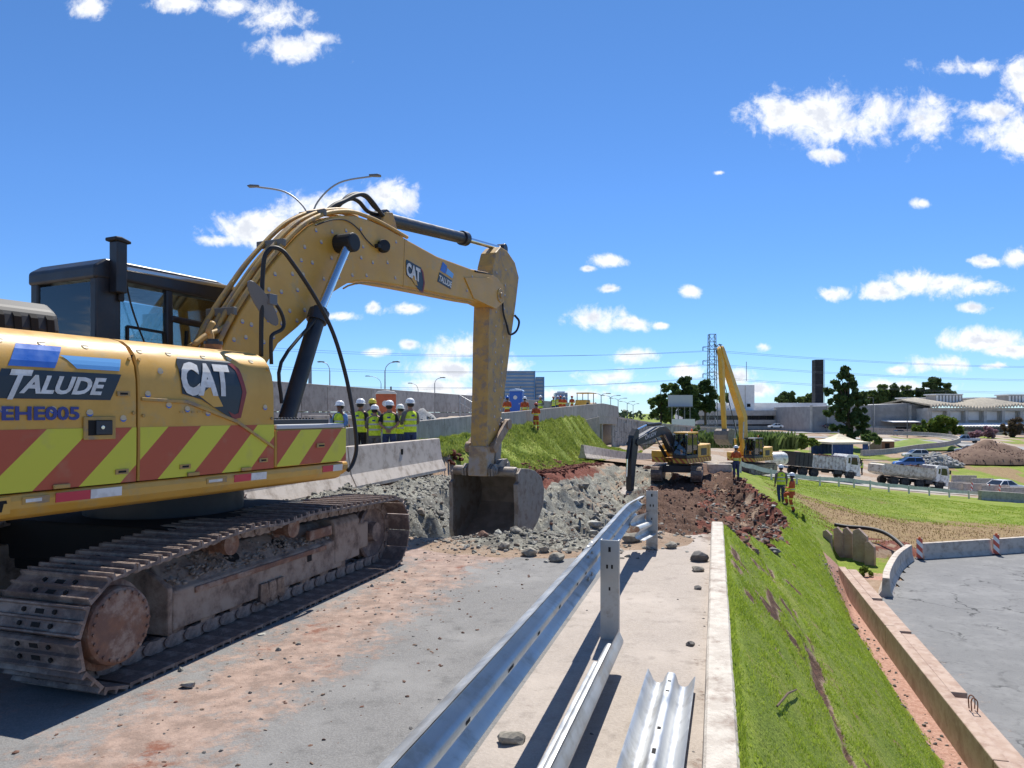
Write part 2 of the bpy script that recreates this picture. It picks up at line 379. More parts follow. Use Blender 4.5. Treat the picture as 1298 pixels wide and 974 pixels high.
def mesh_np(name, verts, faces, mats=(), smooth=False, mi=None):
    me = bpy.data.meshes.new(name); n = len(verts); k = faces.shape[1]; m = len(faces)
    me.vertices.add(n); me.vertices.foreach_set('co', np.ascontiguousarray(verts, np.float32).ravel())
    me.loops.add(m*k); me.loops.foreach_set('vertex_index', np.ascontiguousarray(faces, np.int32).ravel())
    me.polygons.add(m); me.polygons.foreach_set('loop_start', np.arange(0, m*k, k, dtype=np.int32))
    try: me.polygons.foreach_set('loop_total', np.full(m, k, np.int32))
    except Exception: pass
    for q in mats: me.materials.append(q)
    if mi is not None: me.polygons.foreach_set('material_index', np.asarray(mi, np.int32))
    me.polygons.foreach_set('use_smooth', np.full(m, smooth)); me.update(calc_edges=True); me.validate(); return me
def gridmesh(name, VV, UU, ZZ, mats, keep=None, smooth=True):
    nr, nc = VV.shape; co_ = np.stack([VV*cT+UU*sT, -VV*sT+UU*cT, ZZ], -1).reshape(-1, 3)
    i = np.arange(nr*nc).reshape(nr, nc); f = np.stack([i[:-1,:-1], i[:-1,1:], i[1:,1:], i[1:,:-1]], -1).reshape(-1, 4)
    if keep is not None: f = f[keep.reshape(-1)]
    return mesh_np(name, co_, f, mats, smooth)
def attr(me, name, cols):
    a = me.color_attributes.new(name, 'FLOAT_COLOR', 'POINT'); a.data.foreach_set('color', np.ascontiguousarray(cols, np.float32).ravel())
def smear(v, u, z, k=0): return fb(v*.7+k, u*.7-k, 4)
XX = VV*cT+UU*sT; DD = -VV*sT+UU*cT
PD = pit_d(VV, UU); INP = (PD > -.05) & (UU < 52)
nz1 = fb(VV*.35, UU*.35, 5); nz2 = fb(VV*1.7+5, UU*1.7, 4)
g_verge = (VV > .1)*(1-sst(4.0, 4.2, VV+.15*nz2)*(UU < 31))*(UU < 60)
g_field = sst(30, 32, UU)*(VV > 0)*(DD < 72)
g_bank = (VV < -8.25+.3*nz2)*(VV > -14)*sst(22.5, 24.5, UU)*(1-sst(80, 84, UU))
g_far = ((DD > 100) & (DD < 240) & (nz1 > np.where(XX > 72, .22, -.2+.6*(DD < 122)*(XX > 28)))) | (DD > 330)
g_mid = (DD > 88)*(DD < 118)*(XX > 58)*.9
grass_m = np.clip(np.maximum.reduce([g_verge, g_field*1., g_bank*1., g_far*.9, g_mid]), 0, 1)*(~INP)
bare = sst(.10, .035, crack_d(VV, UU))*(UU < 14)
bare = np.maximum(bare, sst(.48, .58, fb(VV*4.0+11, UU*1.2, 3)+.5*np.exp(-((VV-.5)/.5)**2-((UU-10.6)/1.2)**2))*(VV > .2)*(VV < 3.8)*(UU < 22))
grass_m = grass_m*(1-bare)
red = np.maximum(np.maximum(INP*sst(.75, .1, PD)*sst(11.5, 14, UU)*sst(-.25, .25, nz2+.25), INP*(VV > -.8)*sst(-.05, .2, nz2)*.8), sst(-8.9, -8.4, VV)*(VV < -6.6)*(UU > 21.3)*(UU < 46)*1.)
red = red*np.where(INP, sst(45, 39, UU)*np.where(VV < -3, sst(18, 23, UU), 1), 1); red = np.maximum(red, bare*.35); red = np.maximum(red, (XX > 14.2)*(XX < 19)*(DD > 30.8)*(DD < 34.5)*sst(-.2, .15, nz2+.1)); grass_m = grass_m*(1-.9*((XX > 14.6)*(XX < 18.5)*(DD > 31)*(DD < 33.8)))
dark = INP*np.exp(-((VV+1.6)/1.9)**2)*sst(13, 18, UU)*sst(48, 40, UU)*1.2        # freshly dug brown earth
rock = INP*np.clip(sst(-.35, .1, nz2+.1)*1.1, 0, 1)*sst(.0, .25, PD)
rock = np.maximum(rock, (VV > -8.6)*(VV < -6.4)*(UU > 10.3)*(UU < 23.5)); rock = np.maximum(rock, INP*(VV < -2.6)*sst(.1, .35, PD)*(.45+.85*sst(31, 24, UU+6*nz1))); rock = np.maximum(rock, 1.4*np.exp(-((VV+2.6)/1.1)**2-((UU-9.8)/.7)**2))
dark = np.maximum(dark, INP*(VV > -1.5)*(UU > 12.5)*sst(-.45, .05, nz2+.15)*.9); rock = rock*(1-.8*np.clip(dark, 0, 1)*(VV > -1.5)); dark = np.maximum(dark, bare*.8)
dry = g_field*sst(48, 40, DD+6*nz1)*sst(14, 19, XX)+((DD > 92)*(DD < 118)*(XX > 58))*sst(.1, -.2, nz1)+g_verge*sst(.22, .5, nz1+.3*nz2)*.5
pink = ((VV > 3.7)*(VV < 4.8)*(UU < 32))+((VV > 4.4)*(VV < 8.5)*(UU > 29)*(UU < 36))*sst(-.2, .1, nz2)
dust = (DD > 72)*(1-grass_m)*sst(-.3, .3, nz1)+(VV < -12.4)*(VV > -60)*(UU < 90)
me = gridmesh('ground', VV, UU, ZZ, ())
o1 = np.ones(VV.size)
attr(me, 'm1', np.stack([grass_m.ravel(), np.clip(red, 0, 1).ravel(), np.clip(rock, 0, 1).ravel(), o1], -1))
attr(me, 'm2', np.stack([np.clip(dry, 0, 1).ravel(), np.clip(pink, 0, 1).ravel(), np.clip(dust, 0, 1).ravel(), o1], -1))
attr(me, 'm3', np.stack([np.clip(dark, 0, 1).ravel(), bare.ravel()*0, o1*0, o1], -1))
def ground_material():
    m = bpy.data.materials.new('ground'); m.use_nodes = True; t = m.node_tree; p = t.nodes['Principled BSDF']
    def n(tp, **k):
        q = t.nodes.new(tp)
        for a, b in k.items(): setattr(q, a, b)
        return q
    tcn = n('ShaderNodeTexCoord')
    def nz(s, d=6, r=.65):
        q = n('ShaderNodeTexNoise'); q.inputs['Scale'].default_value = s; q.inputs['Detail'].default_value = d; q.inputs['Roughness'].default_value = r
        t.links.new(tcn.outputs['Object'], q.inputs['Vector']); return q.outputs['Fac']
    def rmp(f, a, b):
        q = n('ShaderNodeMapRange', interpolation_type='SMOOTHSTEP'); t.links.new(f, q.inputs[0]); q.inputs[1].default_value = a; q.inputs[2].default_value = b; return q.outputs[0]
    def mix(f, a, b):
        q = n('ShaderNodeMixRGB'); t.links.new(f, q.inputs[0])
        for i, x in ((1, a), (2, b)):
            if isinstance(x, tuple): q.inputs[i].default_value = (*x, 1)
            else: t.links.new(x, q.inputs[i])
        return q.outputs[0]
    def mth(op, a, b):
        q = n('ShaderNodeMath', operation=op)
        for i, x in enumerate((a, b)):
            if isinstance(x, (int, float)): q.inputs[i].default_value = x
            else: t.links.new(x, q.inputs[i])
        return q.outputs[0]
    def at(nm):
        a = n('ShaderNodeAttribute', attribute_name=nm); s = n('ShaderNodeSeparateColor'); t.links.new(a.outputs['Color'], s.inputs[0]); return s.outputs
    a1, a2, a3 = at('m1'), at('m2'), at('m3')
    na, nb, ncl, nd = nz(.35), nz(2.2), nz(11), nz(38)
    wob = mth('MULTIPLY', mth('SUBTRACT', mth('ADD', nb, ncl), 1.0), .9)
    def msk(f): return rmp(mth('ADD', f, wob), .38, .62)
    col = mix(rmp(nb, .35, .65), (.27, .19, .13), (.36, .27, .20))
    col = mix(msk(a2[2]), col, mix(rmp(nb, .35, .65), (.40, .35, .29), (.33, .27, .22)))
    col = mix(msk(a2[1]), col, mix(rmp(ncl, .35, .65), (.47, .29, .23), (.36, .20, .15)))
    rk = mix(rmp(nb, .40, .62), (.27, .265, .22), (.165, .155, .13)); rk = mix(rmp(ncl, .5, .68), rk, (.45, .44, .375)); rk = mix(rmp(nd, .5, .62), rk, (.13, .12, .105))
    rk = mix(rmp(na, .56, .72), rk, (.20, .185, .15))
    col = mix(msk(a1[2]), col, rk)
    col = mix(msk(a3[0]), col, mix(rmp(ncl, .4, .65), (.085, .048, .034), (.15, .09, .062)))
    col = mix(msk(a1[1]), col, mix(rmp(ncl, .38, .62), (.125, .040, .028), (.20, .078, .054)))
    gr = mix(rmp(nb, .35, .65), (.16, .22, .03), (.23, .28, .045)); gr = mix(rmp(na, .45, .7), gr, (.28, .30, .07)); gr = mix(rmp(nd, .45, .68), gr, (.10, .145, .022)); gr = mix(rmp(nz(.06, 4), .5, .72), gr, (.13, .165, .035)); gr = mix(rmp(mth('ADD', nb, mth('MULTIPLY', ncl, .5)), .86, .98), gr, (.26, .17, .10))
    dr = mix(rmp(nb, .35, .65), (.31, .23, .115), (.24, .16, .09)); dr = mix(rmp(nd, .48, .66), dr, (.15, .10, .05))
    col = mix(msk(a1[0]), col, mix(msk(a2[0]), gr, dr))
    t.links.new(col, p.inputs['Base Color']); p.inputs['Roughness'].default_value = .95; p.inputs['Specular IOR Level'].default_value = .15
    b = n('ShaderNodeBump'); b.inputs['Strength'].default_value = .8; b.inputs['Distance'].default_value = .06
    t.links.new(mth('ADD', mth('MULTIPLY', ncl, .7), mth('MULTIPLY', nd, .5)), b.inputs['Height']); t.links.new(b.outputs[0], p.inputs['Normal'])
    return m
me.materials.append(ground_material())
tag(link('ground', me), kind='structure')
# ------------------------------------------------------------------ our road: asphalt, concrete gutter, kerb
def asphalt(name, c1, c2, dirt, dlo, dhi, fine=90, cracks=0):
    m = bpy.data.materials.new(name); m.use_nodes = True; t = m.node_tree; p = t.nodes['Principled BSDF']
    tcn = t.nodes.new('ShaderNodeTexCoord')
    def nz(s, d=5, r=.65):
        q = t.nodes.new('ShaderNodeTexNoise'); q.inputs['Scale'].default_value = s; q.inputs['Detail'].default_value = d; q.inputs['Roughness'].default_value = r
        t.links.new(tcn.outputs['Object'], q.inputs['Vector']); return q.outputs['Fac']
    def rmp(f, a, b):
        q = t.nodes.new('ShaderNodeMapRange'); q.interpolation_type = 'SMOOTHSTEP'; t.links.new(f, q.inputs[0]); q.inputs[1].default_value = a; q.inputs[2].default_value = b; return q.outputs[0]
    def mix(f, a, b):
        q = t.nodes.new('ShaderNodeMixRGB'); t.links.new(f, q.inputs[0])
        for i, x in ((1, a), (2, b)):
            if isinstance(x, tuple): q.inputs[i].default_value = (*x, 1)
            else: t.links.new(x, q.inputs[i])
        return q.outputs[0]
    def mth(op, a, b):
        q = t.nodes.new('ShaderNodeMath'); q.operation = op
        for i, x in enumerate((a, b)):
            if isinstance(x, (int, float)): q.inputs[i].default_value = x
            else: t.links.new(x, q.inputs[i])
        return q.outputs[0]
    col = mix(rmp(nz(fine, 3), .35, .68), c1, c2); col = mix(rmp(nz(.8, 5), .42, .7), col, tuple(x*1.12 for x in c2)); col = mix(rmp(nz(5, 6, .7), .5, .75), col, tuple(x*.8 for x in c1))
    if cracks:
        wv = t.nodes.new('ShaderNodeVectorMath'); wv.operation = 'MULTIPLY_ADD'; cn = t.nodes.new('ShaderNodeTexNoise'); cn.inputs['Scale'].default_value = 1.3; cn.inputs['Detail'].default_value = 6; t.links.new(tcn.outputs['Object'], cn.inputs['Vector'])
        t.links.new(cn.outputs['Color'], wv.inputs[0]); wv.inputs[1].default_value = (1.6, 1.6, 0); t.links.new(tcn.outputs['Object'], wv.inputs[2])
        vo = t.nodes.new('ShaderNodeTexVoronoi'); vo.feature = 'DISTANCE_TO_EDGE'; vo.inputs['Scale'].default_value = cracks; t.links.new(wv.outputs[0], vo.inputs['Vector'])
        ln = mth('MULTIPLY', mth('SUBTRACT', 1.0, rmp(vo.outputs['Distance'], .004, .022)), rmp(nz(.22, 4), .47, .58)); col = mix(ln, col, tuple(x*.3 for x in c1))
    col = mix(rmp(nz(260, 2), .66, .74), col, tuple(x*1.9 for x in c2))
    a = t.nodes.new('ShaderNodeAttribute'); a.attribute_name = 'dirt'; s = t.nodes.new('ShaderNodeSeparateColor'); t.links.new(a.outputs['Color'], s.inputs[0])
    n1 = mth('ADD', mth('MULTIPLY', nz(3.5, 8, .72), 1.0), mth('MULTIPLY', nz(18, 6, .7), .55))
    f = rmp(mth('ADD', s.outputs[0], mth('MULTIPLY', mth('SUBTRACT', n1, .775), 2.0)), dlo, dhi)
    dcol = mix(rmp(nz(6, 6), .35, .65), dirt, tuple(x*.62 for x in dirt)); dcol = mix(rmp(nz(45, 4), .55, .8), dcol, tuple(x*1.12 for x in dirt))
    dcol = mix(rmp(nz(2.2, 6, .7), .56, .7), dcol, (.20, .085, .055))
    col = mix(f, col, dcol)
    t.links.new(col, p.inputs['Base Color']); p.inputs['Roughness'].default_value = .88; p.inputs['Specular IOR Level'].default_value = .25
    b = t.nodes.new('ShaderNodeBump'); b.inputs['Strength'].default_value = .5; b.inputs['Distance'].default_value = .012
    t.links.new(mth('ADD', nz(fine, 3), mth('MULTIPLY', mth('MULTIPLY', f, nz(22, 6, .7)), 1.6)), b.inputs['Height']); t.links.new(b.outputs[0], p.inputs['Normal'])
    return m
def sheet(name, v0, v1, ua, ub, lift, m, nv, nu, dirtfn=None, pitcut=True, z=None):
    vv, uu = np.meshgrid(np.linspace(v0, v1, nv), np.linspace(ua, ub, nu)); zz = (height(vv, uu, False) if z is None else np.full(vv.shape, z))+lift
    keep = None
    if pitcut:
        d = (pit_d(vv, uu) < -.06); keep = d[:-1,:-1] & d[1:,1:] & d[1:,:-1] & d[:-1,1:]
    me = gridmesh(name, vv, uu, zz, [m], keep); q = dirtfn(vv, uu) if dirtfn else np.zeros(vv.shape)
    attr(me, 'dirt', np.stack([np.clip(q, -1, 2).ravel()]*3+[np.ones(vv.size)], -1))
    return tag(link(name, me), kind='structure')
M_asph = asphalt('asphalt', (.165, .161, .156), (.225, .22, .212), (.365, .265, .215), .34, .84)
M_conc = asphalt('gutter_concrete', (.335, .29, .25), (.395, .345, .30), (.25, .19, .155), .55, .95, 60)
sheet('road', -8.62, -1.22, -14, 14.2, .004, M_asph, 90, 330, lambda v, u: 1.0*np.exp(-((v+3.1+.03*(u-6))/.68)**2)+.75*sst(8.3, 9.6, u-.25*(v+2))+.5*sst(-3.2, -5, v)-.12)
sheet('gutter', -1.25, -.05, -14, 12, .008, M_conc, 24, 260, lambda v, u: .15+.4*sst(10.0, 11.2, u)+.35*sst(-.3, -.08, v)+.2*sst(-1.0, -1.25, v))
M_kerb = mat('kerb_concrete', (.56, .51, .44), (.47, .42, .36), sc_=7, rough=.9, bump=.5, bsc=45, dirt=(.27, .21, .17), dsc=4, damt=.42)
b = MB(); uu = np.linspace(-8, 11.75, 60)
for a, (q0, q1) in enumerate((( -.06, .115),)):
    rows = []
    for i, u in enumerate(uu):
        w = .008*mnoise.noise(Vector((u*2, 3, 0))); t = .012*mnoise.noise(Vector((u*1.3, 9, 0)))
        rows.append([RD(q0-.02, u, -.12), RD(q0+w, u, .115+t), RD(q0+.015+w, u, .13+t), RD(q1-.015+w, u, .13+t), RD(q1+w, u, .11+t), RD(q1+.01, u, -.3)])
    b.grid(rows); b.add([*rows[0]], [tuple(range(6))]); b.add([*rows[-1]], [tuple(range(6))])
tag(b.build('kerb', M_kerb), kind='structure')
# ------------------------------------------------------------------ the lower road and the distant roads
M_low = asphalt('worn_asphalt', (.165, .165, .165), (.205, .204, .20), (.33, .28, .24), .66, 1.0, 40, .55)
vv, uu = np.meshgrid(np.linspace(5.2, 60, 140), np.linspace(-14, 40, 150)); X_ = vv*cT+uu*sT; D_ = -vv*sT+uu*cT
k_ = (D_ < 30.9+.25*(X_-17)) & ((D_ < 24.2) | (X_ > 12.5+(D_-24.2)*.69)); k_ = k_[:-1,:-1] & k_[1:,1:] & k_[1:,:-1] & k_[:-1,1:]
me = gridmesh('lower_road', vv, uu, np.full(vv.shape, -4.40), [M_low], k_); attr(me, 'dirt', np.stack([.1+.5*sst(6.5, 5.4, vv).ravel()]*3+[np.ones(vv.size)], -1) if False else np.stack([(.1+.5*sst(6.5, 5.4, vv)).ravel()]*3+[np.ones(vv.size)], -1))
tag(link('lower_road', me), kind='structure')
def strip(name, pts, w, lift, m, k=8):
    """a road laid over the land along points (x, y), half as wide to each side"""
    path = smoothpath([(x, y, 0) for x, y in pts], k); rows = []
    for i, p in enumerate(path):
        d = (path[min(i+1, len(path)-1)]-path[max(i-1, 0)]).normalized(); nn = Vector((d.y, -d.x, 0)); r = []
        for j in range(7):
            q = p+nn*w*(j/6-.5); v, u = vu(q); q.z = float(height(v, u, False))+lift; r.append(q)
        rows.append(r)
    o = MB().grid(rows).build(name, m, smooth=True); me = o.data
    return tag(o, kind='structure')
M_dust = asphalt('dusty_road', (.30, .28, .255), (.36, .335, .30), (.42, .34, .27), .5, .9, 8)
M_far = asphalt('far_asphalt', (.26, .255, .25), (.30, .295, .29), (.36, .32, .29), .6, .95, 5)
strip('truck_road', [(13,57),(17,61),(24,69),(33,76),(50,81),(66,86),(95,92),(140,96)], 9, .05, M_dust)
strip('far_road', [(150,120),(112,135),(100,150),(98,170),(70,196),(30,205),(-20,206)], 8, .12, M_far)
strip('avenue', [(-60,232),(40,226),(120,222),(260,224)], 12, .15, M_far)
# ------------------------------------------------------------------ shared paints
M_yel = mat('machine_yellow', (.58, .31, .045), (.63, .35, .065), sc_=2.5, rough=.42, dirt=(.48, .32, .12), dsc=3.5, damt=.40, bump=.06, bsc=120)
M_yel2 = mat('worn_yellow', (.44, .26, .065), (.52, .31, .08), sc_=4, rough=.55, dirt=(.27, .20, .14), dsc=7, damt=.46, bump=.15, bsc=80)
M_blk = mat('black_paint', (.016, .018, .024), (.026, .028, .034), sc_=4, rough=.4, dirt=(.07, .06, .05), dsc=6, damt=.30)
M_rub = mat('black_rubber', (.014, .014, .015), rough=.6)
M_trk = mat('track_steel', (.195, .14, .118), (.14, .108, .095), sc_=9, rough=.55, metal=.25, dirt=(.37, .29, .24), dsc=5, damt=.47, bump=.45, bsc=70)
M_trkw = mat('worn_track_edge', (.22, .17, .14), (.15, .11, .09), sc_=14, rough=.4, metal=.5, dirt=(.36, .30, .26), dsc=6, damt=.45, bump=.3, bsc=60)
M_rust = mat('rusty_plate', (.25, .125, .075), (.19, .105, .075), sc_=7, rough=.7, metal=.1, dirt=(.36, .27, .21), dsc=6, damt=.47, bump=.35, bsc=60)
M_mud = mat('dusty_frame', (.38, .30, .235), (.29, .215, .165), sc_=5, rough=.9, dirt=(.13, .095, .075), dsc=5, damt=.42, bump=.5, bsc=40)
M_soil = mat('caked_soil', (.23, .20, .17), (.33, .30, .26), sc_=9, rough=1, bump=.5, bsc=60)
M_chr = mat('chrome_rod', (.72, .73, .75), rough=.16, metal=1)
M_bkt = mat('bucket_steel', (.26, .235, .21), (.33, .30, .27), sc_=4, rough=.55, metal=.35, dirt=(.20, .155, .125), dsc=4, damt=.5, bump=.25, bsc=50)
M_bktin = mat('bucket_inside', (.20, .165, .135), (.28, .235, .195), sc_=4, rough=.8, metal=.1, dirt=(.27, .22, .18), dsc=5, damt=.42, bump=.3, bsc=40)
M_grey = mat('grey_plastic', (.13, .135, .145), rough=.45)
M_white = mat('white_print', (.74, .73, .70), (.62, .60, .56), sc_=12, rough=.5)
M_navy = mat('dark_logo_ground', (.022, .032, .042), rough=.4)
M_blue = mat('logo_blue', (.035, .14, .52), (.05, .17, .55), sc_=6, rough=.35)
M_lblue = mat('logo_light_blue', (.17, .44, .80), rough=.35)
M_idblue = mat('number_blue', (.035, .05, .23), rough=.5)
M_red = mat('logo_red', (.24, .032, .028), rough=.45)
M_redl = mat('reflector_red', (.55, .03, .06), rough=.35)
M_dark = mat('recess_dark', (.012, .011, .010), rough=.9)
M_brn = mat('brown_rusty_paint', (.20, .10, .05), (.30, .17, .08), sc_=10, rough=.7)
def glass_mat(name, tint, alpha):
    m = bpy.data.materials.new(name); m.use_nodes = True; t = m.node_tree; t.nodes.clear()
    o = t.nodes.new('ShaderNodeOutputMaterial'); mx = t.nodes.new('ShaderNodeMixShader'); tr = t.nodes.new('ShaderNodeBsdfTransparent'); gl = t.nodes.new('ShaderNodeBsdfGlossy')
    fr = t.nodes.new('ShaderNodeFresnel'); fr.inputs[0].default_value = 1.5; tr.inputs[0].default_value = (*tint, 1); gl.inputs['Roughness'].default_value = .03
    ad = t.nodes.new('ShaderNodeMath'); ad.operation = 'ADD'; ad.inputs[1].default_value = alpha
    t.links.new(fr.outputs[0], ad.inputs[0]); t.links.new(ad.outputs[0], mx.inputs[0]); t.links.new(tr.outputs[0], mx.inputs[1]); t.links.new(gl.outputs[0], mx.inputs[2]); t.links.new(mx.outputs[0], o.inputs[0])
    return m
M_glass = glass_mat('cab_glass', (.74, .82, .82), .06)
M_cglass = mat('dark_car_glass', (.02, .024, .028), rough=.06, spec=.8)
def stripes_mat(name, ca, cb, per, ph, ax=(1, -1), k=1.0):
    m = bpy.data.materials.new(name); m.use_nodes = True; t = m.node_tree; p = t.nodes['Principled BSDF']
    tcn = t.nodes.new('ShaderNodeTexCoord'); d = t.nodes.new('ShaderNodeVectorMath'); d.operation = 'DOT_PRODUCT'; d.inputs[1].default_value = (ax[2] if len(ax) > 2 else 0, ax[0], ax[1])
    t.links.new(tcn.outputs['Object'], d.inputs[0])
    prev = d.outputs['Value']
    for op, x in (('ADD', ph), ('DIVIDE', per), ('FRACT', 0), ('LESS_THAN', .5)):
        q = t.nodes.new('ShaderNodeMath'); q.operation = op; t.links.new(prev, q.inputs[0]); q.inputs[1].default_value = x; prev = q.outputs[0]
    mx = t.nodes.new('ShaderNodeMixRGB'); t.links.new(prev, mx.inputs[0]); mx.inputs[1].default_value = (*cb, 1); mx.inputs[2].default_value = (*ca, 1)
    nz = t.nodes.new('ShaderNodeTexNoise'); nz.inputs['Scale'].default_value = 6; nz.inputs['Detail'].default_value = 6; t.links.new(tcn.outputs['Object'], nz.inputs['Vector'])
    mr = t.nodes.new('ShaderNodeMapRange'); t.links.new(nz.outputs['Fac'], mr.inputs[0]); mr.inputs[1].default_value = .55; mr.inputs[2].default_value = .8; mr.inputs[3].default_value = 0; mr.inputs[4].default_value = .4
    m2 = t.nodes.new('ShaderNodeMixRGB'); t.links.new(mr.outputs[0], m2.inputs[0]); t.links.new(mx.outputs[0], m2.inputs[1]); m2.inputs[2].default_value = (.36, .27, .16, 1)
    t.links.new(m2.outputs[0], p.inputs['Base Color']); p.inputs['Roughness'].default_value = .5
    MATS[name] = m; return m
M_stripe = stripes_mat('hazard_stripes', (.62, .58, .045), (.46, .085, .035), .61, 3.785)
# ------------------------------------------------------------------ scatter of stones (one mesh)
_RP = []
for k in range(10):
    bb_ = MB().rock((0,0,0), (1,1,1), 100+k, 1); _RP.append((np.array(bb_.v), np.array(bb_.f)))
def stones(name, pos, size, m, flat=.7, seed=1, kind='stuff', parent=None, smooth=False):
    rs = np.random.RandomState(seed); V_ = []; F_ = []; o = 0; n = len(pos); sel = rs.randint(0, 10, n)
    for k in range(10):
        i = np.where(sel == k)[0]; pv, pf = _RP[k]
        if not len(i): continue
        a = rs.rand(len(i))*6.28; ca, sa = np.cos(a), np.sin(a); q = pv[None]*np.stack([rs.uniform(.7,1.3,len(i)), rs.uniform(.7,1.2,len(i)), rs.uniform(.5,1,len(i))*flat/.7*.8], -1)[:, None]*np.asarray(size)[i, None, None]
        tl = rs.uniform(-.5, .5, len(i)); ct_, st_ = np.cos(tl), np.sin(tl)
        y = q[..., 1]*ct_[:, None]-q[..., 2]*st_[:, None]; z = q[..., 1]*st_[:, None]+q[..., 2]*ct_[:, None]; x = q[..., 0]
        q = np.stack([x*ca[:, None]-y*sa[:, None], x*sa[:, None]+y*ca[:, None], z], -1)+np.asarray(pos)[i][:, None]
        V_.append(q.reshape(-1, 3)); F_.append((pf[None]+(np.arange(len(i))*len(pv))[:, None, None]+o).reshape(-1, 3)); o += len(i)*len(pv)
    ob = link(name, mesh_np(name, np.concatenate(V_), np.concatenate(F_), [m], smooth), parent)
    if kind: ob['kind'] = kind
    return ob
# ------------------------------------------------------------------ the big excavator in front
EX = Vector((-3.43, 7.05, 0)); HT, HU = 17.5, 25.0
ex = thing('excavator', 'large yellow tracked excavator with striped side and raised boom, nearest the camera', 'excavator', EX, R(-HT))
UR = (0, 0, R(HT-HU))
_r = Vector((math.cos(R(HU)), -math.sin(R(HU)))); _d = Vector((math.sin(R(HU)), math.cos(R(HU))))
def mk(px, py, v=0.0):
    ox, oy = EX.x+_r.x*v, EX.y+_r.y*v; r = (px-CX)/F; s = (ox-r*oy)/(r*_d.y-_d.x); D = oy+_d.y*s
    return (s, H-(py-HY)/F*D)
def up(b, name, m, parent=None, **k): return b.build(name, m, parent or ex, rot=UR if parent is None else None, **k)
# --- tracks
def shoe_mesh():
    b = MB(); w = .375; pr = [(-.101,.0),(-.101,.022),(-.092,.05),(-.080,.05),(-.072,.022),(-.012,.02),(-.006,.046),(.006,.046),(.012,.02),(.072,.022),(.080,.05),(.090,.05),(.094,.02),(.099,.0)]
    b.prism(pr, yz(), -w, w)
    b.mi = 1
    for x in (-.13, .13):
        for y in (-.045, .042): b.cyl((x, y, .018), (x, y, .034), .016, n=6)
    for y in (-.042, .042): b.box((0, y, .0225), (.07, .03, .004))
    return b
def link_mesh():
    b = MB()
    for x in (-.085, .085):
        b.prism([(-.10,-.02),(-.11,-.06),(-.10,-.095),(-.06,-.11),(0,-.10),(.06,-.11),(.10,-.095),(.11,-.06),(.10,-.02),(.05,-.005),(-.05,-.005)], yz(), x-.022, x+.022)
    b.cyl((-.12, -.10, -.06), (.12, -.10, -.06), .035, n=10)
    return b
_sm = shoe_mesh(); _lm = link_mesh(); SHOE = LINK = None
RSA, RSB, SA, SB = .365, .385, -1.93, 1.93; ZA, ZB = .045+RSA, .045+RSB
def track_path():
    pts = []; n = 14
    for i in range(40): pts.append((SA+(SB-SA)*i/40, .045))
    for i in range(n): a = -math.pi/2+math.pi*i/n; pts.append((SB+RSB*math.cos(a), ZB+RSB*math.sin(a)))
    tp = smoothpath([(SB, ZB+RSB, 0), (1.0, .845, 0), (.25, .868, 0), (-.2, .845, 0), (-.64, .868, 0), (-1.2, .835, 0), (SA, ZA+RSA, 0)], 7)
    for q in tp[:-1]: pts.append((q.x, q.y))
    for i in range(n): a = math.pi/2+math.pi*i/n; pts.append((SA+RSA*math.cos(a), ZA+RSA*math.sin(a)))
    return pts
def along(pts, n):
    p = [Vector((a, b)) for a, b in pts]; p.append(p[0]); ln = [0]
    for a, b in zip(p[:-1], p[1:]): ln.append(ln[-1]+(b-a).length)
    out = []
    for k in range(n):
        t = (k+.5)/n*ln[-1]; j = max(i for i in range(len(ln)-1) if ln[i] <= t); f = (t-ln[j])/(ln[j+1]-ln[j]); q = p[j].lerp(p[j+1], f)
        t2 = ((k+.5)/n*ln[-1]+.09) % ln[-1]; j = max(i for i in range(len(ln)-1) if ln[i] <= t2); q2 = p[j].lerp(p[j+1], (t2-ln[j])/(ln[j+1]-ln[j]))
        t3 = ((k+.5)/n*ln[-1]-.09) % ln[-1]; j = max(i for i in range(len(ln)-1) if ln[i] <= t3); q3 = p[j].lerp(p[j+1], (t3-ln[j])/(ln[j+1]-ln[j]))
        out.append((q, math.atan2(q2.y-q3.y, q2.x-q3.x)))
    return out
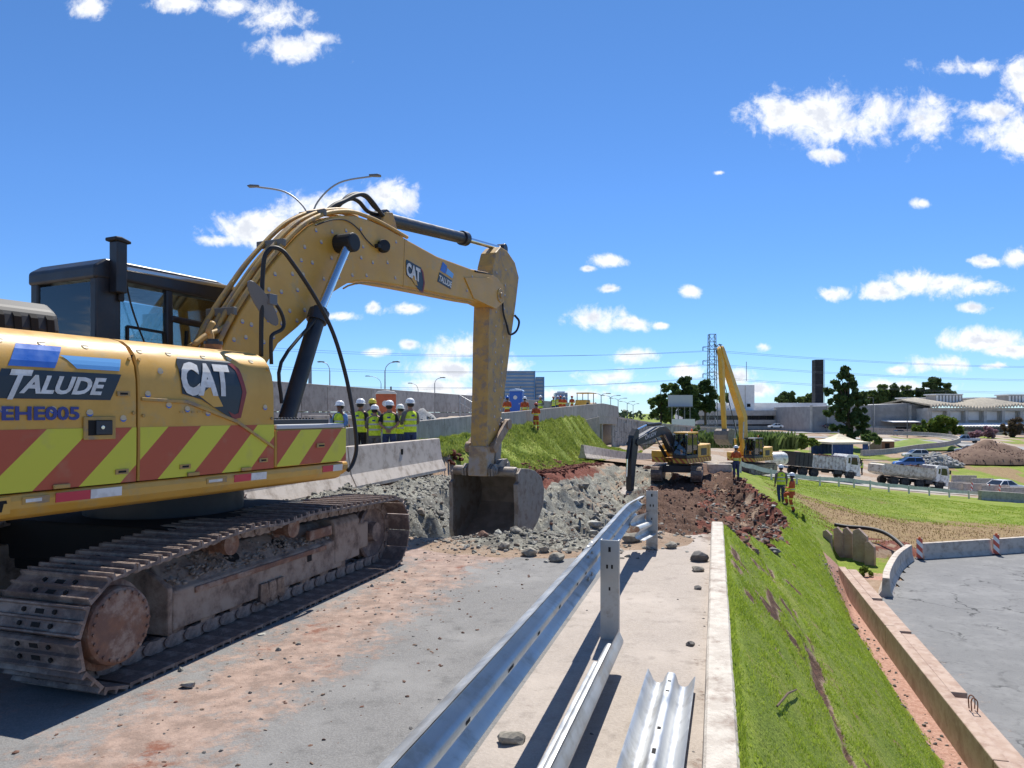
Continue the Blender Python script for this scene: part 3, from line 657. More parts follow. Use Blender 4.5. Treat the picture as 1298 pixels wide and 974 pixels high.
for side in (1, -1):
    xc = 1.15*side
    for k, (q, a) in enumerate(along(track_path(), 50)):
        # outward is to the right of travel along the path
        Mx = Matrix.Translation((xc, q.x, q.y)) @ Matrix.Rotation(a, 4, 'X') @ Matrix.Rotation(math.pi, 4, 'Y')
        if SHOE is None:
            s0 = _sm.build('track_shoe', [M_trk, M_dark], ex, bevel=0); SHOE = s0.data; l0 = _lm.build('chain_link', M_trk, ex); LINK = l0.data
        else: s0 = link('track_shoe', SHOE, ex); l0 = link('chain_link', LINK, ex)
        s0.matrix_local = Mx; l0.matrix_local = Mx
    f = MB(); sg = side
    def tx(a, b_, c): return (sg*a, c, b_)
    f.prism([(.78,.175),(1.27,.175),(1.27,.475),(1.22,.50),(1.04,.68),(.80,.68)], tx, -1.28, 1.18)
    f.prism([(.80,.16),(1.30,.16),(1.305,.52),(1.25,.56),(.95,.72),(.80,.72)], tx, -1.36, -1.31)
    f.build('track_frame', M_mud, ex, bevel=.015)
    g = MB(); g.prism([(.98,.22),(1.28,.22),(1.28,.64),(1.23,.70),(.98,.70)], tx, 1.02, 1.55); g.prism([(1.0,.28),(1.25,.28),(1.25,.58),(1.0,.58)], tx, 1.55, 1.80); g.build('idler_guard', M_mud, ex, bevel=.02)
    e = MB(); e.box((sg*1.275, -.1, .44), (.02, 1.9, .05)); e.box((sg*1.24, .78, .60), (.05, .42, .10)); e.build('frame_ledge', M_rust, ex, bevel=.008)
    for y in (-.45, .22):
        h = MB(); h.prism([(y+.085*math.cos(t), .585+.045*math.sin(t)) for t in [i*.449 for i in range(14)]], lambda a, z, c: (sg*(1.13+c-(z-.585)*1.0), a, z), -.01, .012); h.build('frame_opening', M_dark, ex)
    MB().box((sg*1.27, .55, .385), (.012, .07, .07)).build('frame_opening', M_dark, ex)
    for i in range(8):
        y = -1.22+i*.345; r_ = MB().lathe([(.05,-.19),(.085,-.185),(.085,-.12),(.07,-.11),(.07,.11),(.085,.12),(.085,.185),(.05,.19)], (xc-sg*.085, y, .185), (1,0,0), 14)
        r_.build('track_roller', M_trkw, ex, smooth=True, auto=40)
    for y in (-.64, .25):
        c_ = MB().lathe([(.04,-.15),(.095,-.145),(.095,-.09),(.075,-.08),(.075,.08),(.095,.09),(.095,.145),(.05,.15)], (xc, y, .735), (1,0,0), 16); c_.box((xc-.1*sg, y, .66), (.10, .10, .14)); c_.build('carrier_roller', M_rust, ex, smooth=True, auto=40)
    gd = MB()
    for y in (-.2, -.08, .04): gd.prism([(-.05,.30),(.05,.30),(.07,.13),(0,.11),(-.06,.15)], lambda a, b_, c: (c, a+y, b_), sg*1.24, sg*1.30)
    gd.bb((sg*1.20, -.30, .12), (sg*1.29, .12, .145)); gd.build('track_guide', M_trkw, ex, bevel=.005)
    fd = MB().lathe([(.0,.0),(.235,.0),(.252,-.012),(.26,-.03),(.26,-.10),(.30,-.11),(.30,-.16),(.22,-.18),(.22,-.45)], (sg*1.475, SA-.02, ZA+.02), (sg,0,0), 40)
    fd.build('final_drive', M_rust, ex, smooth=True, auto=30)
    bo = MB()
    for i in range(22):
        a = i/22*6.283; bo.cyl((sg*1.473, SA-.02+.222*math.cos(a), ZA+.02+.222*math.sin(a)), (sg*1.487, SA-.02+.222*math.cos(a), ZA+.02+.222*math.sin(a)), .012, n=6)
    bo.build('cover_bolts', M_rust, ex)['kind'] = 'stuff'
    sp = MB()
    pl = []
    for i in range(42):
        a = i/42*6.283; r_ = .335 if i % 2 else .285; pl.append((SA+r_*math.cos(a), ZA+r_*math.sin(a)))
    sp.prism(pl, yz(), xc-.03, xc+.03); sp.build('sprocket', M_trk, ex)
    il = MB().lathe([(.08,-.10),(.30,-.095),(.325,-.08),(.325,-.03),(.35,-.02),(.35,.02),(.325,.03),(.325,.08),(.30,.095),(.20,.06),(.12,.06),(.11,.14),(.04,.14)], (xc, SB, ZB), (sg,0,0), 30); il.build('idler', M_trk, ex, smooth=True, auto=30)
    rs = np.random.RandomState(5+side); n = 900
    y = rs.uniform(-1.24, 1.05, n); t = rs.rand(n); xx_ = 1.23-.30*t; zz_ = .50+.17*t+np.abs(rs.randn(n))*.035*(.6+.8*np.sin(y*3+1)**2)
    stones('caked_gravel', np.stack([sg*xx_, y, zz_], -1), rs.uniform(.008, .03, n), M_soil, parent=ex, seed=9)
cf = MB(); cf.bb((-.95, -1.0, .55), (.95, 1.0, .90)); cf.bb((-1.0, .5, .45), (1.0, .95, .72)); cf.bb((-1.0, -.95, .45), (1.0, -.5, .72)); cf.build('car_body', M_dark, ex, bevel=.03)
MB().cyl((0,0,.89), (0,0,1.18), .72, n=36).build('swing_bearing', M_blk, ex, smooth=True, auto=40)
# --- upper structure
SK = [(1.385,1.342),(1.40,1.30),(1.395,1.25),(1.36,1.195),(1.30,1.172),(-1.30,1.172),(-1.38,1.20),(-1.40,1.342)]
b = MB(); b.prism(SK, xz, -2.55, .98); b.prism([(1.36,1.342),(1.375,1.30),(1.36,1.245),(1.30,1.21),(-1.36,1.21),(-1.38,1.342)], xz, .98, 1.10); up(b, 'upper_frame', M_yel, bevel=.012, seg=3)
PV = [(1.395,1.352),(1.402,1.60),(1.402,1.97),(1.397,2.09),(1.38,2.19),(1.345,2.275),(1.29,2.34),(1.21,2.385),(1.10,2.41),(.95,2.422),(.42,2.435)]
_al = [0]
for (a0, a1), (c0, c1) in zip(PV[:-1], PV[1:]): _al.append(_al[-1]+math.hypot(c0-a0, c1-a1))
def onpanel(s, t, lift=.003):
    """a point on the side panels: s along, t up the curved profile from its lower edge"""
    t = max(0, min(t, _al[-1]-.001)); j = max(i for i in range(len(_al)-1) if _al[i] <= t); f = (t-_al[j])/(_al[j+1]-_al[j]); a, c = PV[j], PV[j+1]
    nx, nz_ = c[1]-a[1], -(c[0]-a[0]); l = math.hypot(nx, nz_)
    return Vector((a[0]+(c[0]-a[0])*f+nx/l*lift, s, a[1]+(c[1]-a[1])*f+nz_/l*lift))
def door(s0, s1, name):
    b = MB(); rows = []
    ss = [s0, s0+.012]+list(np.linspace(s0+.05, s1-.05, 5))+[s1-.012, s1]
    for i, s in enumerate(ss):
        ins = .012 if i in (0, len(ss)-1) else 0
        rows.append([Vector((.42, s, 1.36))]+[Vector((x-ins, s, z-(ins if z > 2.2 else 0))) for x, z in PV]+[Vector((.42, s, 1.9))])
    b.grid(rows); b.add(rows[0], [tuple(range(len(rows[0])))]); b.add(rows[-1], [tuple(range(len(rows[0])))])
    return up(b, name, M_yel, smooth=True, auto=32)
d1 = door(-2.62, -1.387, 'side_door'); d2 = door(-1.372, 0.0, 'side_door')
up(MB().bb((.3, -2.5, 1.30), (1.33, -.04, 2.28)), 'engine_bay', M_dark)
# door seams and panel details
b = MB(); b.add([onpanel(s, t, .0035) for t in np.linspace(.0, .395, 3) for s in (-2.61, -1.395)], [(0,1,3,2),(2,3,5,4)]); b.build('stripe_panel', M_stripe, d1)
b = MB(); b.add([onpanel(s, t, .0035) for t in np.linspace(.0, .395, 3) for s in (-1.364, -.008)], [(0,1,3,2),(2,3,5,4)]); b.build('stripe_panel', M_stripe, d2)
b = MB(); b.prism([(-1.36,.615),(-.95,.60),(-.45,.44),(-.02,.20),(-.02,.175),(-.46,.415),(-.96,.575),(-1.36,.59)], lambda a, t, c: onpanel(a, t, c), .002, .02); b.build('door_crease', M_yel2, d2, bevel=.004)
# handle recess, small labels
b = MB(); b.prism([(-1.80,.315),(-1.565,.315),(-1.565,.475),(-1.80,.475)], lambda a, t, c: onpanel(a, t, c), .004, .016); b.build('handle_frame', M_yel2, d1, bevel=.006)
b = MB(); b.prism([(-1.77,.345),(-1.595,.345),(-1.595,.45),(-1.77,.45)], lambda a, t, c: onpanel(a, t, c), .014, .018); b.build('handle_recess', M_dark, d1)
b = MB(); b.prism([(-1.72,.35),(-1.60,.35),(-1.60,.445),(-1.72,.445)], lambda a, t, c: onpanel(a, t, c), .018, .03); b.mi = 1; b.cyl(onpanel(-1.675, .40, .03), onpanel(-1.675, .40, .036), .014); b.build('latch', [M_blk, M_chr], d1, bevel=.004)
def plate(s0, s1, t0, t1, m, par, name, lift=.005, skew=0, n=5):
    b = MB(); rows = [[onpanel(s0+skew*(t-t0)+(s1-s0)*j/4, t, lift) for j in range(5)] for t in np.linspace(t0, t1, n)]; b.grid(rows); return b.build(name, m, par)
def fn_on(s0, t0, sk=0): return lambda a, bb, l: onpanel(s0+a+sk*bb, t0+bb, .004+l)
for s0, t0, par in ((-1.56,.062,d1),(-1.02,.062,d2),(-.19,.062,d2),(-1.55,.62,d1)):
    b = MB(); b.prism([(s0,t0),(s0+.10,t0),(s0+.10,t0+.035),(s0,t0+.035)], lambda a, t, c: onpanel(a, t, c), .006, .012); b.mi = 1; b.prism([(s0+.02,t0+.01),(s0+.08,t0+.01),(s0+.08,t0+.025),(s0+.02,t0+.025)], lambda a, t, c: onpanel(a, t, c), .012, .0135); b.build('latch_plate', [M_yel2, M_dark], par)
# company lettering on the rear door
plate(-2.40, -1.60, .59, .775, M_navy, d1, 'logo_ground', .004, .5)
plate(-2.27, -1.98, .795, .955, M_blue, d1, 'logo_flag', .004, .5)
b = MB(); b.grid([[onpanel(s, t, .004) for s in np.linspace(a0, a1, 5)] for t, a0, a1 in ((.80,-1.83,-1.52),(.83,-1.86,-1.51),(.86,-1.89,-1.50),(.89,-1.93,-1.49))]); b.build('logo_flag', M_lblue, d1)
fit_text('T', .13, .19, fn_on(-2.335, .583, .45), 'logo_lettering', M_white, d1, 0, .03)
fit_text('ALUDE', .54, .12, fn_on(-2.215, .622, .42), 'logo_lettering', M_white, d1, 0, .035)
fit_text('EHE005', .49, .09, fn_on(-2.315, .452), 'fleet_number', M_idblue, d1, 0, .03)
def scanfill(poly, n=30):
    ys = sorted({y for _, y in poly}); y0, y1 = ys[0], ys[-1]; ts = sorted(set([y0+(y1-y0)*i/n for i in range(n+1)])|set(ys)); out = []
    def xs(y):
        r = []
        for (ax_, ay), (bx, by) in zip(poly, poly[1:]+poly[:1]):
            if (ay > y) != (by > y): r.append(((ax_, ay), (bx, by)))
        return r
    for a, c in zip(ts[:-1], ts[1:]):
        m_ = (a+c)/2; e = sorted(xs(m_), key=lambda q: q[0][0]+(m_-q[0][1])/(q[1][1]-q[0][1])*(q[1][0]-q[0][0]))
        ev = lambda q, y: q[0][0]+(y-q[0][1])/(q[1][1]-q[0][1])*(q[1][0]-q[0][0])
        for i in range(0, len(e)-1, 2): out.append([(ev(e[i], a), a), (ev(e[i+1], a), a), (ev(e[i+1], c), c), (ev(e[i], c), c)])
    return out
# maker's badge on the front door
def badge(par, fn, S, rot=None):
    """hexagonal badge 1 wide, .52 high scaled by S"""
    def q(poly, l0, l1, m, nm):
        b = MB()
        for qd in scanfill([(x*S, y*S) for x, y in poly]): b.add([fn(a, t, l1) for a, t in qd], [(0,1,2,3)])
        return b.build(nm, m, par, rot=rot)
    q([(.03,.08),(.30,.02),(.78,-.22),(.90,-.20),(1.0,.12),(.92,.42),(.80,.52),(.04,.52),(.0,.44)], .000, .003, M_navy, 'badge_ground')
    q([(.70,-.12),(.80,-.16),(.86,-.14),(.93,.13),(.85,.40),(.76,.48),(.84,.49),(.92,.42),(1.0,.12),(.90,-.20),(.78,-.22)], .003, .006, M_red, 'badge_edge')
    q([(.27,.06),(.46,.20),(.62,-.06),(.48,-.07)], .003, .005, M_yel, 'badge_triangle')
    fit_text('CAT', .72*S, .40*S, lambda a, bb, l: fn(a+.02*S, bb+.06*S-.10*a*0, .005+l), 'badge_lettering', M_white, par, 0, .05, rot)
badge(d2, lambda a, t, c: onpanel(-1.02+a, .595+t, .004+c), .68)
# front box with tread step
b = MB(); b.bb((.50, .012, 1.352), (1.40, 1.04, 1.70)); fbx = up(b, 'storage_box', M_yel, bevel=.02, seg=3)
b = MB(); b.add([(1.404, .03, 1.36), (1.404, 1.02, 1.36), (1.404, 1.02, 1.69), (1.404, .03, 1.69)], [(0,1,2,3)]); b.build('stripe_panel', M_stripe, fbx)
b = MB(); b.bb((.52, .03, 1.70), (1.40, 1.0, 1.745)); b.build('box_lid', mat('lid_grey', (.45, .46, .48), rough=.45), fbx, bevel=.012)
b = MB(); b.bb((.55, .03, 1.745), (1.36, .80, 1.79))
for i in range(16):
    for j in range(4): b.cyl((.60+j*.2, .07+i*.045, 1.79), (.60+j*.2, .07+i*.045, 1.806), .014, .009, n=6)
b.build('tread_step', M_blk, fbx, bevel=.004)
b = MB(); b.prism([(.56,.16),(.67,.16),(.67,.20),(.56,.20)], lambda a, t, c: (1.404+c, a, 1.352+t), .002, .014); b.mi = 1; b.prism([(.585,.17),(.665,.17),(.665,.185),(.585,.185)], lambda a, t, c: (1.404+c, a, 1.352+t), .014, .016); b.build('latch_plate', [M_yel2, M_dark], fbx)
# hinges, bolts and grab rail on the doors
for s0, par in ((-2.0,d1),(-.95,d2),(-.40,d2)):
    b = MB(); b.prism([(s0,-.004),(s0+.11,-.004),(s0+.11,.03),(s0,.03)], lambda a, t, c: onpanel(a, max(t,0.001), c), .004, .022); b.build('hinge', M_yel2, par, bevel=.005)
for s0, t0, par in ((-1.42,.90,d1),(-1.42,.50,d1),(-1.34,.90,d2),(-1.34,.48,d2),(-.04,.90,d2),(-.04,.45,d2)):
    q0, q1 = onpanel(s0, t0, 0), onpanel(s0, t0, .012); MB().cyl(q0, q1, .013, n=8).build('panel_bolt', M_yel2, par)
for i in range(7):
    b = MB(); z = 1.80+i*.0; b.prism([(-1.02+i*.055,.50),(-.99+i*.055,.50),(-.99+i*.055,.515),(-1.02+i*.055,.515)], lambda a, t, c: onpanel(a, t, c), .002, .005); b.build('faded_print', M_yel2, d2)
# reflectors along the skirt
for s0, m_, w_ in ((-1.98,M_redl,.24),(-1.74,M_white,.235),(-.47,M_redl,.19),(-.28,M_white,.185),(.66,M_redl,.16),(.82,M_white,.15)):
    b = MB(); b.prism([(s0,1.262),(s0+w_-.004,1.262),(s0+w_-.004,1.325),(s0,1.325)], lambda a, z, c: (1.392+.07*(z-1.25)+c, a, z), .004, .008); up(b, 'reflector', m_)
for s0, w_ in ((-2.19,.17),(-.76,.21),(.98,.07)):
    b = MB(); b.prism([(s0,1.272),(s0+w_,1.272),(s0+w_,1.318),(s0,1.318)], lambda a, z, c: (1.392+.07*(z-1.25)+c, a, z), .004, .008); b.mi = 1; b.prism([(s0+.02,1.284),(s0+w_-.05,1.284),(s0+w_-.05,1.306),(s0+.02,1.306)], lambda a, z, c: (1.392+.07*(z-1.25)+c, a, z), .008, .0095); up(b, 'warning_label', [M_yel2, M_white])
b = MB(); b.prism([(-2.42,1.225),(-2.26,1.225),(-2.26,1.33),(-2.42,1.33)], lambda a, z, c: (1.392+.07*(z-1.25)+c, a, z), .004, .008); up(b, 'warning_label', M_yel)
b = MB()
b.prism([(-2.33,1.24),(-2.31,1.24),(-2.30,1.29),(-2.28,1.29),(-2.285,1.31),(-2.335,1.31),(-2.345,1.27),(-2.33,1.28)], lambda a, z, c: (1.392+.07*(z-1.25)+c, a, z), .008, .010); b.box((1.40, -2.385, 1.28), (.004, .05, .008)); up(b, 'label_print', M_dark)
# rear: counterweight and engine deck
b = MB(); pl = [(-1.40,-2.45)]+[(1.40*math.sin(R(a)), -2.45-.42*math.cos(R(a*.97))) for a in range(-80, 81, 10)]+[(1.40,-2.45),(1.40,-2.63),(-1.40,-2.63)]
pl = [(-1.40,-2.64)]+[(1.40*math.sin(R(a)), -2.64-.40*math.cos(R(a))) for a in range(-80, 81, 10)]+[(1.40,-2.64)]
b.prism(pl, xy, 1.22, 2.36); up(b, 'counterweight', M_yel, bevel=.06, seg=3)
b = MB(); b.bb((-1.38, -2.6, 1.345), (.44, -.55, 2.36)); b.bb((-.34, -.56, 1.345), (.44, -.05, 1.75)); up(b, 'engine_cover', M_yel2, bevel=.03)
hd = MB(); hd.prism([(-.92,2.36),(.28,2.36),(.31,2.52),(.28,2.66),(.16,2.74),(-.80,2.76),(-.92,2.70)], xz, -2.45, -1.24); hood = up(hd, 'engine_hood', mat('dark_grey_hood', (.022,.023,.026), rough=.6), bevel=.05, seg=3)
for i in range(9):
    b = MB(); y = -2.36+i*.125; b.prism([(2.42,.02),(2.60,.02),(2.635,0),(2.42,0)], lambda z, c, t: (.312+c-max(0,(z-2.52)*.25), y+t, z), 0, .055); b.build('hood_louvre', M_dark, hood)
b = MB().tube(smoothpath([(.6,-.52,2.38),(.62,-.45,2.39),(.95,-.4,2.385)], 4), .01); 
fc = MB(); fc.cyl((.88,-.22,2.36), (.88,-.22,2.475), .075, n=20); fc.mi = 1; fc.cyl((.88,-.22,2.475), (.88,-.22,2.505), .082, n=20); fc.cyl((.88,-.22,2.505), (.88,-.22,2.525), .05, n=12); up(fc, 'filler_cap', [M_brn, M_blk], smooth=True, auto=40)
# --- cab
cz0, cz1, cv0, cv1, cs0, cs1 = 1.40, 3.32, -1.40, -.38, -.47, 1.52
b = MB(); b.bb((cv0, cs0, cz0), (cv1, cs1, 1.98)); b.build('cab_base', M_blk, ex, rot=UR, bevel=.03)
b = MB()
b.bb((cv0, cs0, 1.95), (cv0+.12, cs0+.16, 3.2)); b.bb((cv1-.10, cs0, 1.95), (cv1, cs0+.26, 3.2))
for v in (cv0+.05, cv1-.05):
    b.beam((v, cs1-.03, 1.95), (v, cs1-.20, 3.18), .09, .09, (0,1,0)); b.beam((v, .38, 1.95), (v, .36, 3.18), .07, .09, (0,1,0))
b.beam((cv1-.04, cs0, 1.97), (cv1-.04, cs1, 1.97), .06, .10); b.beam((cv0+.04, cs0, 1.97), (cv0+.04, cs1, 1.97), .06, .10)
b.beam((cv1-.03, .38, 2.86), (cv1-.03, cs1-.1, 2.80), .05, .07)
up(b, 'cab_pillars', M_blk, bevel=.02)
b = MB(); b.prism([(cs0-.02,3.14),(cs0-.02,3.27),(cs0+.10,3.35),(cs1-.55,3.36),(cs1-.22,3.30),(cs1-.05,3.17),(cs1-.14,3.12),(cs0+.3,3.16)], yz(), cv0-.01, cv1+.01); cabr = up(b, 'cab_roof', M_blk, bevel=.03, seg=3)
MB().beam((cv1+.0, cs0+.3, 3.285), (cv1+.0, cs1-.30, 3.31), .05, .05).build('roof_gutter', mat('bright_trim', (.5,.5,.5), rough=.2, metal=.8), cabr, bevel=.015)
MB().lathe([(.05,0),(.05,.03),(.03,.045),(0,.05)], (-1.0, cs0+.35, 3.31), (0,0,1), 12).build('beacon', mat('orange_lens', (.8,.16,.02), rough=.2), cabr, smooth=True)
b = MB()
b.bb((cv1-.045, cs0+.26, 2.0), (cv1-.04, cs1-.12, 3.12)); up(b, 'cab_window', M_glass)
up(MB().bb((cv0+.04, cs0+.16, 2.0), (cv0+.045, cs1-.12, 3.12)), 'cab_window', M_glass)
up(MB().bb((cv0+.12, cs0+.02, 2.0), (cv1-.10, cs0+.025, 3.12)), 'cab_window', M_glass)
b = MB(); b.add([(cv0+.08, cs1-.03, 2.0), (cv1-.08, cs1-.03, 2.0), (cv1-.08, cs1-.18, 3.14), (cv0+.08, cs1-.18, 3.14)], [(0,1,2,3)]); up(b, 'windscreen', glass_mat('dark_windscreen', (.20, .26, .26), .06))
b = MB(); b.beam((cv1-.03, .55, 2.05), (cv1-.03, .60, 2.75), .02, .02, (1,0,0)); b.beam((cv1-.02, .95, 2.02), (cv1-.02, .62, 2.6), .015, .015, (1,0,0)); up(b, 'wiper', M_rub)
MB().bb((-1.3, 1.12, 2.0), (-.5, 1.16, 2.28)).build('dash_panel', M_blk, ex, rot=UR)
b = MB()  # a framed sliding pane in the right window
for p, q in (((cv1-.035,-.12,2.05),(cv1-.035,-.12,2.72)),((cv1-.035,-.12,2.72),(cv1-.035,.30,2.70)),((cv1-.035,.30,2.70),(cv1-.035,.36,2.05))): b.beam(p, q, .025, .03, (1,0,0))
up(b, 'pane_frame', M_rub)
b = MB(); b.prism([(-.18,2.0),(.32,2.0),(.34,2.12),(-.05,2.16),(-.14,2.72),(-.26,2.72)], yz(), -1.15, -.68); b.prism([(-.16,2.74),(-.08,2.76),(-.10,2.93),(-.20,2.92)], yz(), -1.05, -.78); up(b, 'driver_seat', M_rub, bevel=.05, seg=3)
b = MB(); b.bb((-.62, .0, 2.0), (-.48, .5, 2.24)); b.cyl((-.55, .42, 2.2), (-.55, .46, 2.45), .02); b.box((-.62, .95, 2.30), (.16, .04, .22)); up(b, 'cab_console', M_grey, bevel=.01)
up(MB().tube(smoothpath([(-.36,-.18,3.18),(-.37,-.1,2.9),(-.37,.05,2.55),(-.36,.22,2.25),(-.35,.42,2.02)], 6), .009, 6), 'cab_cable', M_rub)
b = MB(); b.bb((-.38, -.34, 3.02), (-.26, -.23, 3.52)); b.mi = 1; b.prism([(-.37,3.52),(-.20,3.505),(-.20,3.535),(-.30,3.56),(-.37,3.555)], yz(), -.40, -.24); b.bb((-.38,-.26,2.95),(-.34,-.2,3.2)); up(b, 'exhaust_stack', [M_blk, M_rub], bevel=.012)
# --- boom
BW = .27
top = [(283,440),(303,400),(328,361),(346,335),(364,314),(378,299),(392,287),(414,276.5),(432,273),(450,273.5),(468,279),(486,287),(518,305),(554,325),(597,341),(619,345.5),(631,352)]
tip = [(638,362),(640,374),(637,385),(629,391)]
low = [(615,384),(597,381),(554,372),(518,364.5),(479,357.5),(462,356),(450,357),(441,359.5),(435,363),(421,372),(400,393),(378,415),(353,436),(343,454)]
poly = [mk(a, c, BW) for a, c in top+tip+low]+[(.55,1.72),(.40,1.55),(.20,1.50),(.02,1.62),(.0,1.85)]
BL = -.10
b = MB(); b.prism(poly, yz(), BL, BW); boom = up(b, 'boom', M_yel, bevel=.02, seg=2)
def face(px, py, v, lift=0): s, z = mk(px, py, v); return Vector((v+lift, s, z))
b = MB()     # welded flange lines
b.tube([face(x, y, BW) for x, y in ((513,303),(511,364))], .006, 4); b.tube([face(x, y+3, BW) for x, y in low[1:9]], .012, 5); b.build('weld_seam', M_yel2, boom)
b = MB()
for px, py, r in ((633,375,.13),): b.cyl(face(px, py, BW, .0)-Vector((.40,0,0)), face(px, py, BW, .035), r, n=24)
b.cyl(face(633,375,BW,-.42), face(633,375,BW,.06), .055, n=16); b.build('boom_pin', M_yel2, boom, bevel=.01)
b = MB(); s, z = mk(614, 383, BW); b.prism([mk(*q, BW) for q in ((588,352),(619,352),(636,362),(638,383),(628,392),(600,379))], yz(), BW, BW+.018); b.build('pin_boss', M_yel, boom, bevel=.005)
badge(boom, lambda a, t, c: Vector((BW+.003+c, mk(514,345,BW)[0]+a, mk(514,352,BW)[1]+t-a*.12)), .52)
s0, z0 = mk(554, 357, BW)
for nm, m_, pl in (('logo_ground', M_navy, [(0,-.0),(.42,-.06),(.47,.09),(.07,.16)]), ('logo_flag', M_blue, [(.09,.19),(.25,.165),(.31,.30),(.17,.345)]), ('logo_flag', M_lblue, [(.27,.17),(.48,.13),(.52,.21),(.31,.27)])):
    MB().prism(pl, lambda a, t, c: (BW+c, s0+a, z0+t), .003, .005).build(nm, m_, boom)
fit_text('TALUDE', .40, .10, lambda a, bb, l: Vector((BW+.005+l, s0+.035+a+.25*bb, z0+.018+bb-.13*a)), 'logo_lettering', M_white, boom, 0, .03)
# lamp and cylinder head on the boom
b = MB().lathe([(.02,0),(.085,.02),(.095,.07),(.08,.11),(.0,.12)], face(484,314,BW,.0), (.8,-.5,.1), 16); b.box(face(477,313,BW,.04), (.06,.10,.05)); b.build('work_lamp', M_rub, boom, smooth=True, auto=40)
b = MB().tube(smoothpath([face(472,313,BW,.02), face(462,303,BW,.02), face(452,290,BW,.02), face(438,280,BW,.02), face(420,279,BW,.02), face(398,286,BW,.02)], 5), .008, 6); b.build('lamp_cable', M_rub, boom)
# small round stickers all over the plates
def stickers(par, pts, nm='small_stickers'):
    b = MB()
    for p, n_ in pts:
        x = Vector((0,1,0)); y = n_.cross(x).normalized(); r = .026
        b.mi = 0; b.add([p+n_*.004+(x*math.cos(t)+y*math.sin(t))*r for t in [i*math.pi/4 for i in range(8)]], [tuple(range(8))])
        b.mi = 1; b.add([p+n_*.006+(x*math.cos(t)-Vector((0,0,1))*abs(math.sin(t)))*r*.95 for t in [i*math.pi/5 for i in range(6)]], [tuple(range(6))])
        b.mi = 0; b.add([p+n_*.007+(x*math.cos(t)-Vector((0,0,1))*(abs(math.sin(t))*.55))*r*.9 for t in [i*math.pi/5 for i in range(6)]], [tuple(range(6))])
    o = b.build(nm, [mat('sticker_dust', (.60,.48,.30), rough=.5), M_blue], par); o['kind'] = 'stuff'; return o
def inside(pt, pg):
    x, y = pt; r = False
    for (x1, y1), (x2, y2) in zip(pg, pg[1:]+pg[:1]):
        if (y1 > y) != (y2 > y) and x < (x2-x1)*(y-y1)/(y2-y1)+x1: r = not r
    return r
rn = random.Random(4); st = []; scr = top+tip+low
for gx in range(265, 640, 19):
    for gy in range(270, 460, 20):
        q = (gx+rn.uniform(-4, 4)+(gy % 40 > 18)*9, gy+rn.uniform(-4, 4))
        if all(inside((q[0]+a, q[1]+c), scr) for a, c in ((7,0),(-7,0),(0,7),(0,-7))) and not (508 < q[0] < 585 and 318 < q[1] < 366): st.append((face(*q, BW), Vector((1,0,0))))
stickers(boom, st)
st = []
for d_, pts in ((d1, [(-2.5,.97),(-2.28,.98),(-2.02,.98),(-1.72,.985),(-1.5,.46),(-1.75,.50),(-2.0,.52),(-2.3,.52)]), (d2, [(-1.3,.985),(-1.05,.985),(-.72,.985),(-.45,.98),(-.2,.98),(-1.18,.82),(-1.30,.64),(-1.12,.56),(-.95,.53),(-.75,.50),(-.12,.55)])):
    stickers(d_, [(onpanel(s, t, 0), (onpanel(s, t, 1)-onpanel(s, t, 0)).normalized()) for s, t in pts])
# hydraulic pipes over the boom's back
def bpath(off, v, i0=0, i1=10): 
    pts = [Vector(mk(a, c, BW)) for a, c in top[i0:i1]]; out = []
    for i, p in enumerate(pts):
        t = (pts[min(i+1, len(pts)-1)]-pts[max(i-1, 0)]).normalized(); nn = Vector((-t.y, t.x)); q = p+nn*off; out.append((v, q.x, q.y))
    return out
for k, (v, off) in enumerate(((-.10,.05),(-.02,.09),(.07,.06),(.16,.08),(.24,.05))):
    pt = bpath(off, v, 0, 11 if k < 3 else 13); s_, z_ = pt[0][1:]
    pt = [(v+.02, s_-.55, 2.18), (v, s_-.25, 2.28), (v, s_-.08, z_-.18)]+pt
    up(MB().tube(smoothpath(pt, 4), .028, 8), 'hydraulic_pipe', M_yel2, smooth=True)
b = MB()
for i in (1, 4, 7):
    q = bpath(.07, 0, 0, 12); b = MB(); b.beam((-.13, q[i][1], q[i][2]), (.28, q[i][1], q[i][2]), .05, .085, (0,0,1)); up(b, 'pipe_clamp', mat('clamp_grey', (.16,.15,.13), rough=.6), bevel=.008)
for k, (v, pts) in enumerate(((.12, [(414,268),(424,260),(436,255),(450,248),(462,247),(472,256),(484,272),(490,276)]), (.0, [(418,266),(430,259),(444,252),(455,256),(466,268),(480,272),(488,274)]), (-.14, [(412,268),(428,262),(440,250),(452,246),(464,250),(474,262),(486,273)]))):
    up(MB().tube(smoothpath([face(x, y, v) for x, y in pts], 5), .030, 8), 'hydraulic_hose', M_rub, smooth=True)
for pts, v in (([(245,438),(262,425),(280,418),(296,405)],.2), ([(240,440),(256,432),(268,428),(276,418)],.05), ([(268,440),(267,424),(264,420),(270,409)],.35)):
    up(MB().tube(smoothpath([face(x, y, v) for x, y in pts], 5), .03, 8), 'hydraulic_pipe', M_yel2, smooth=True)
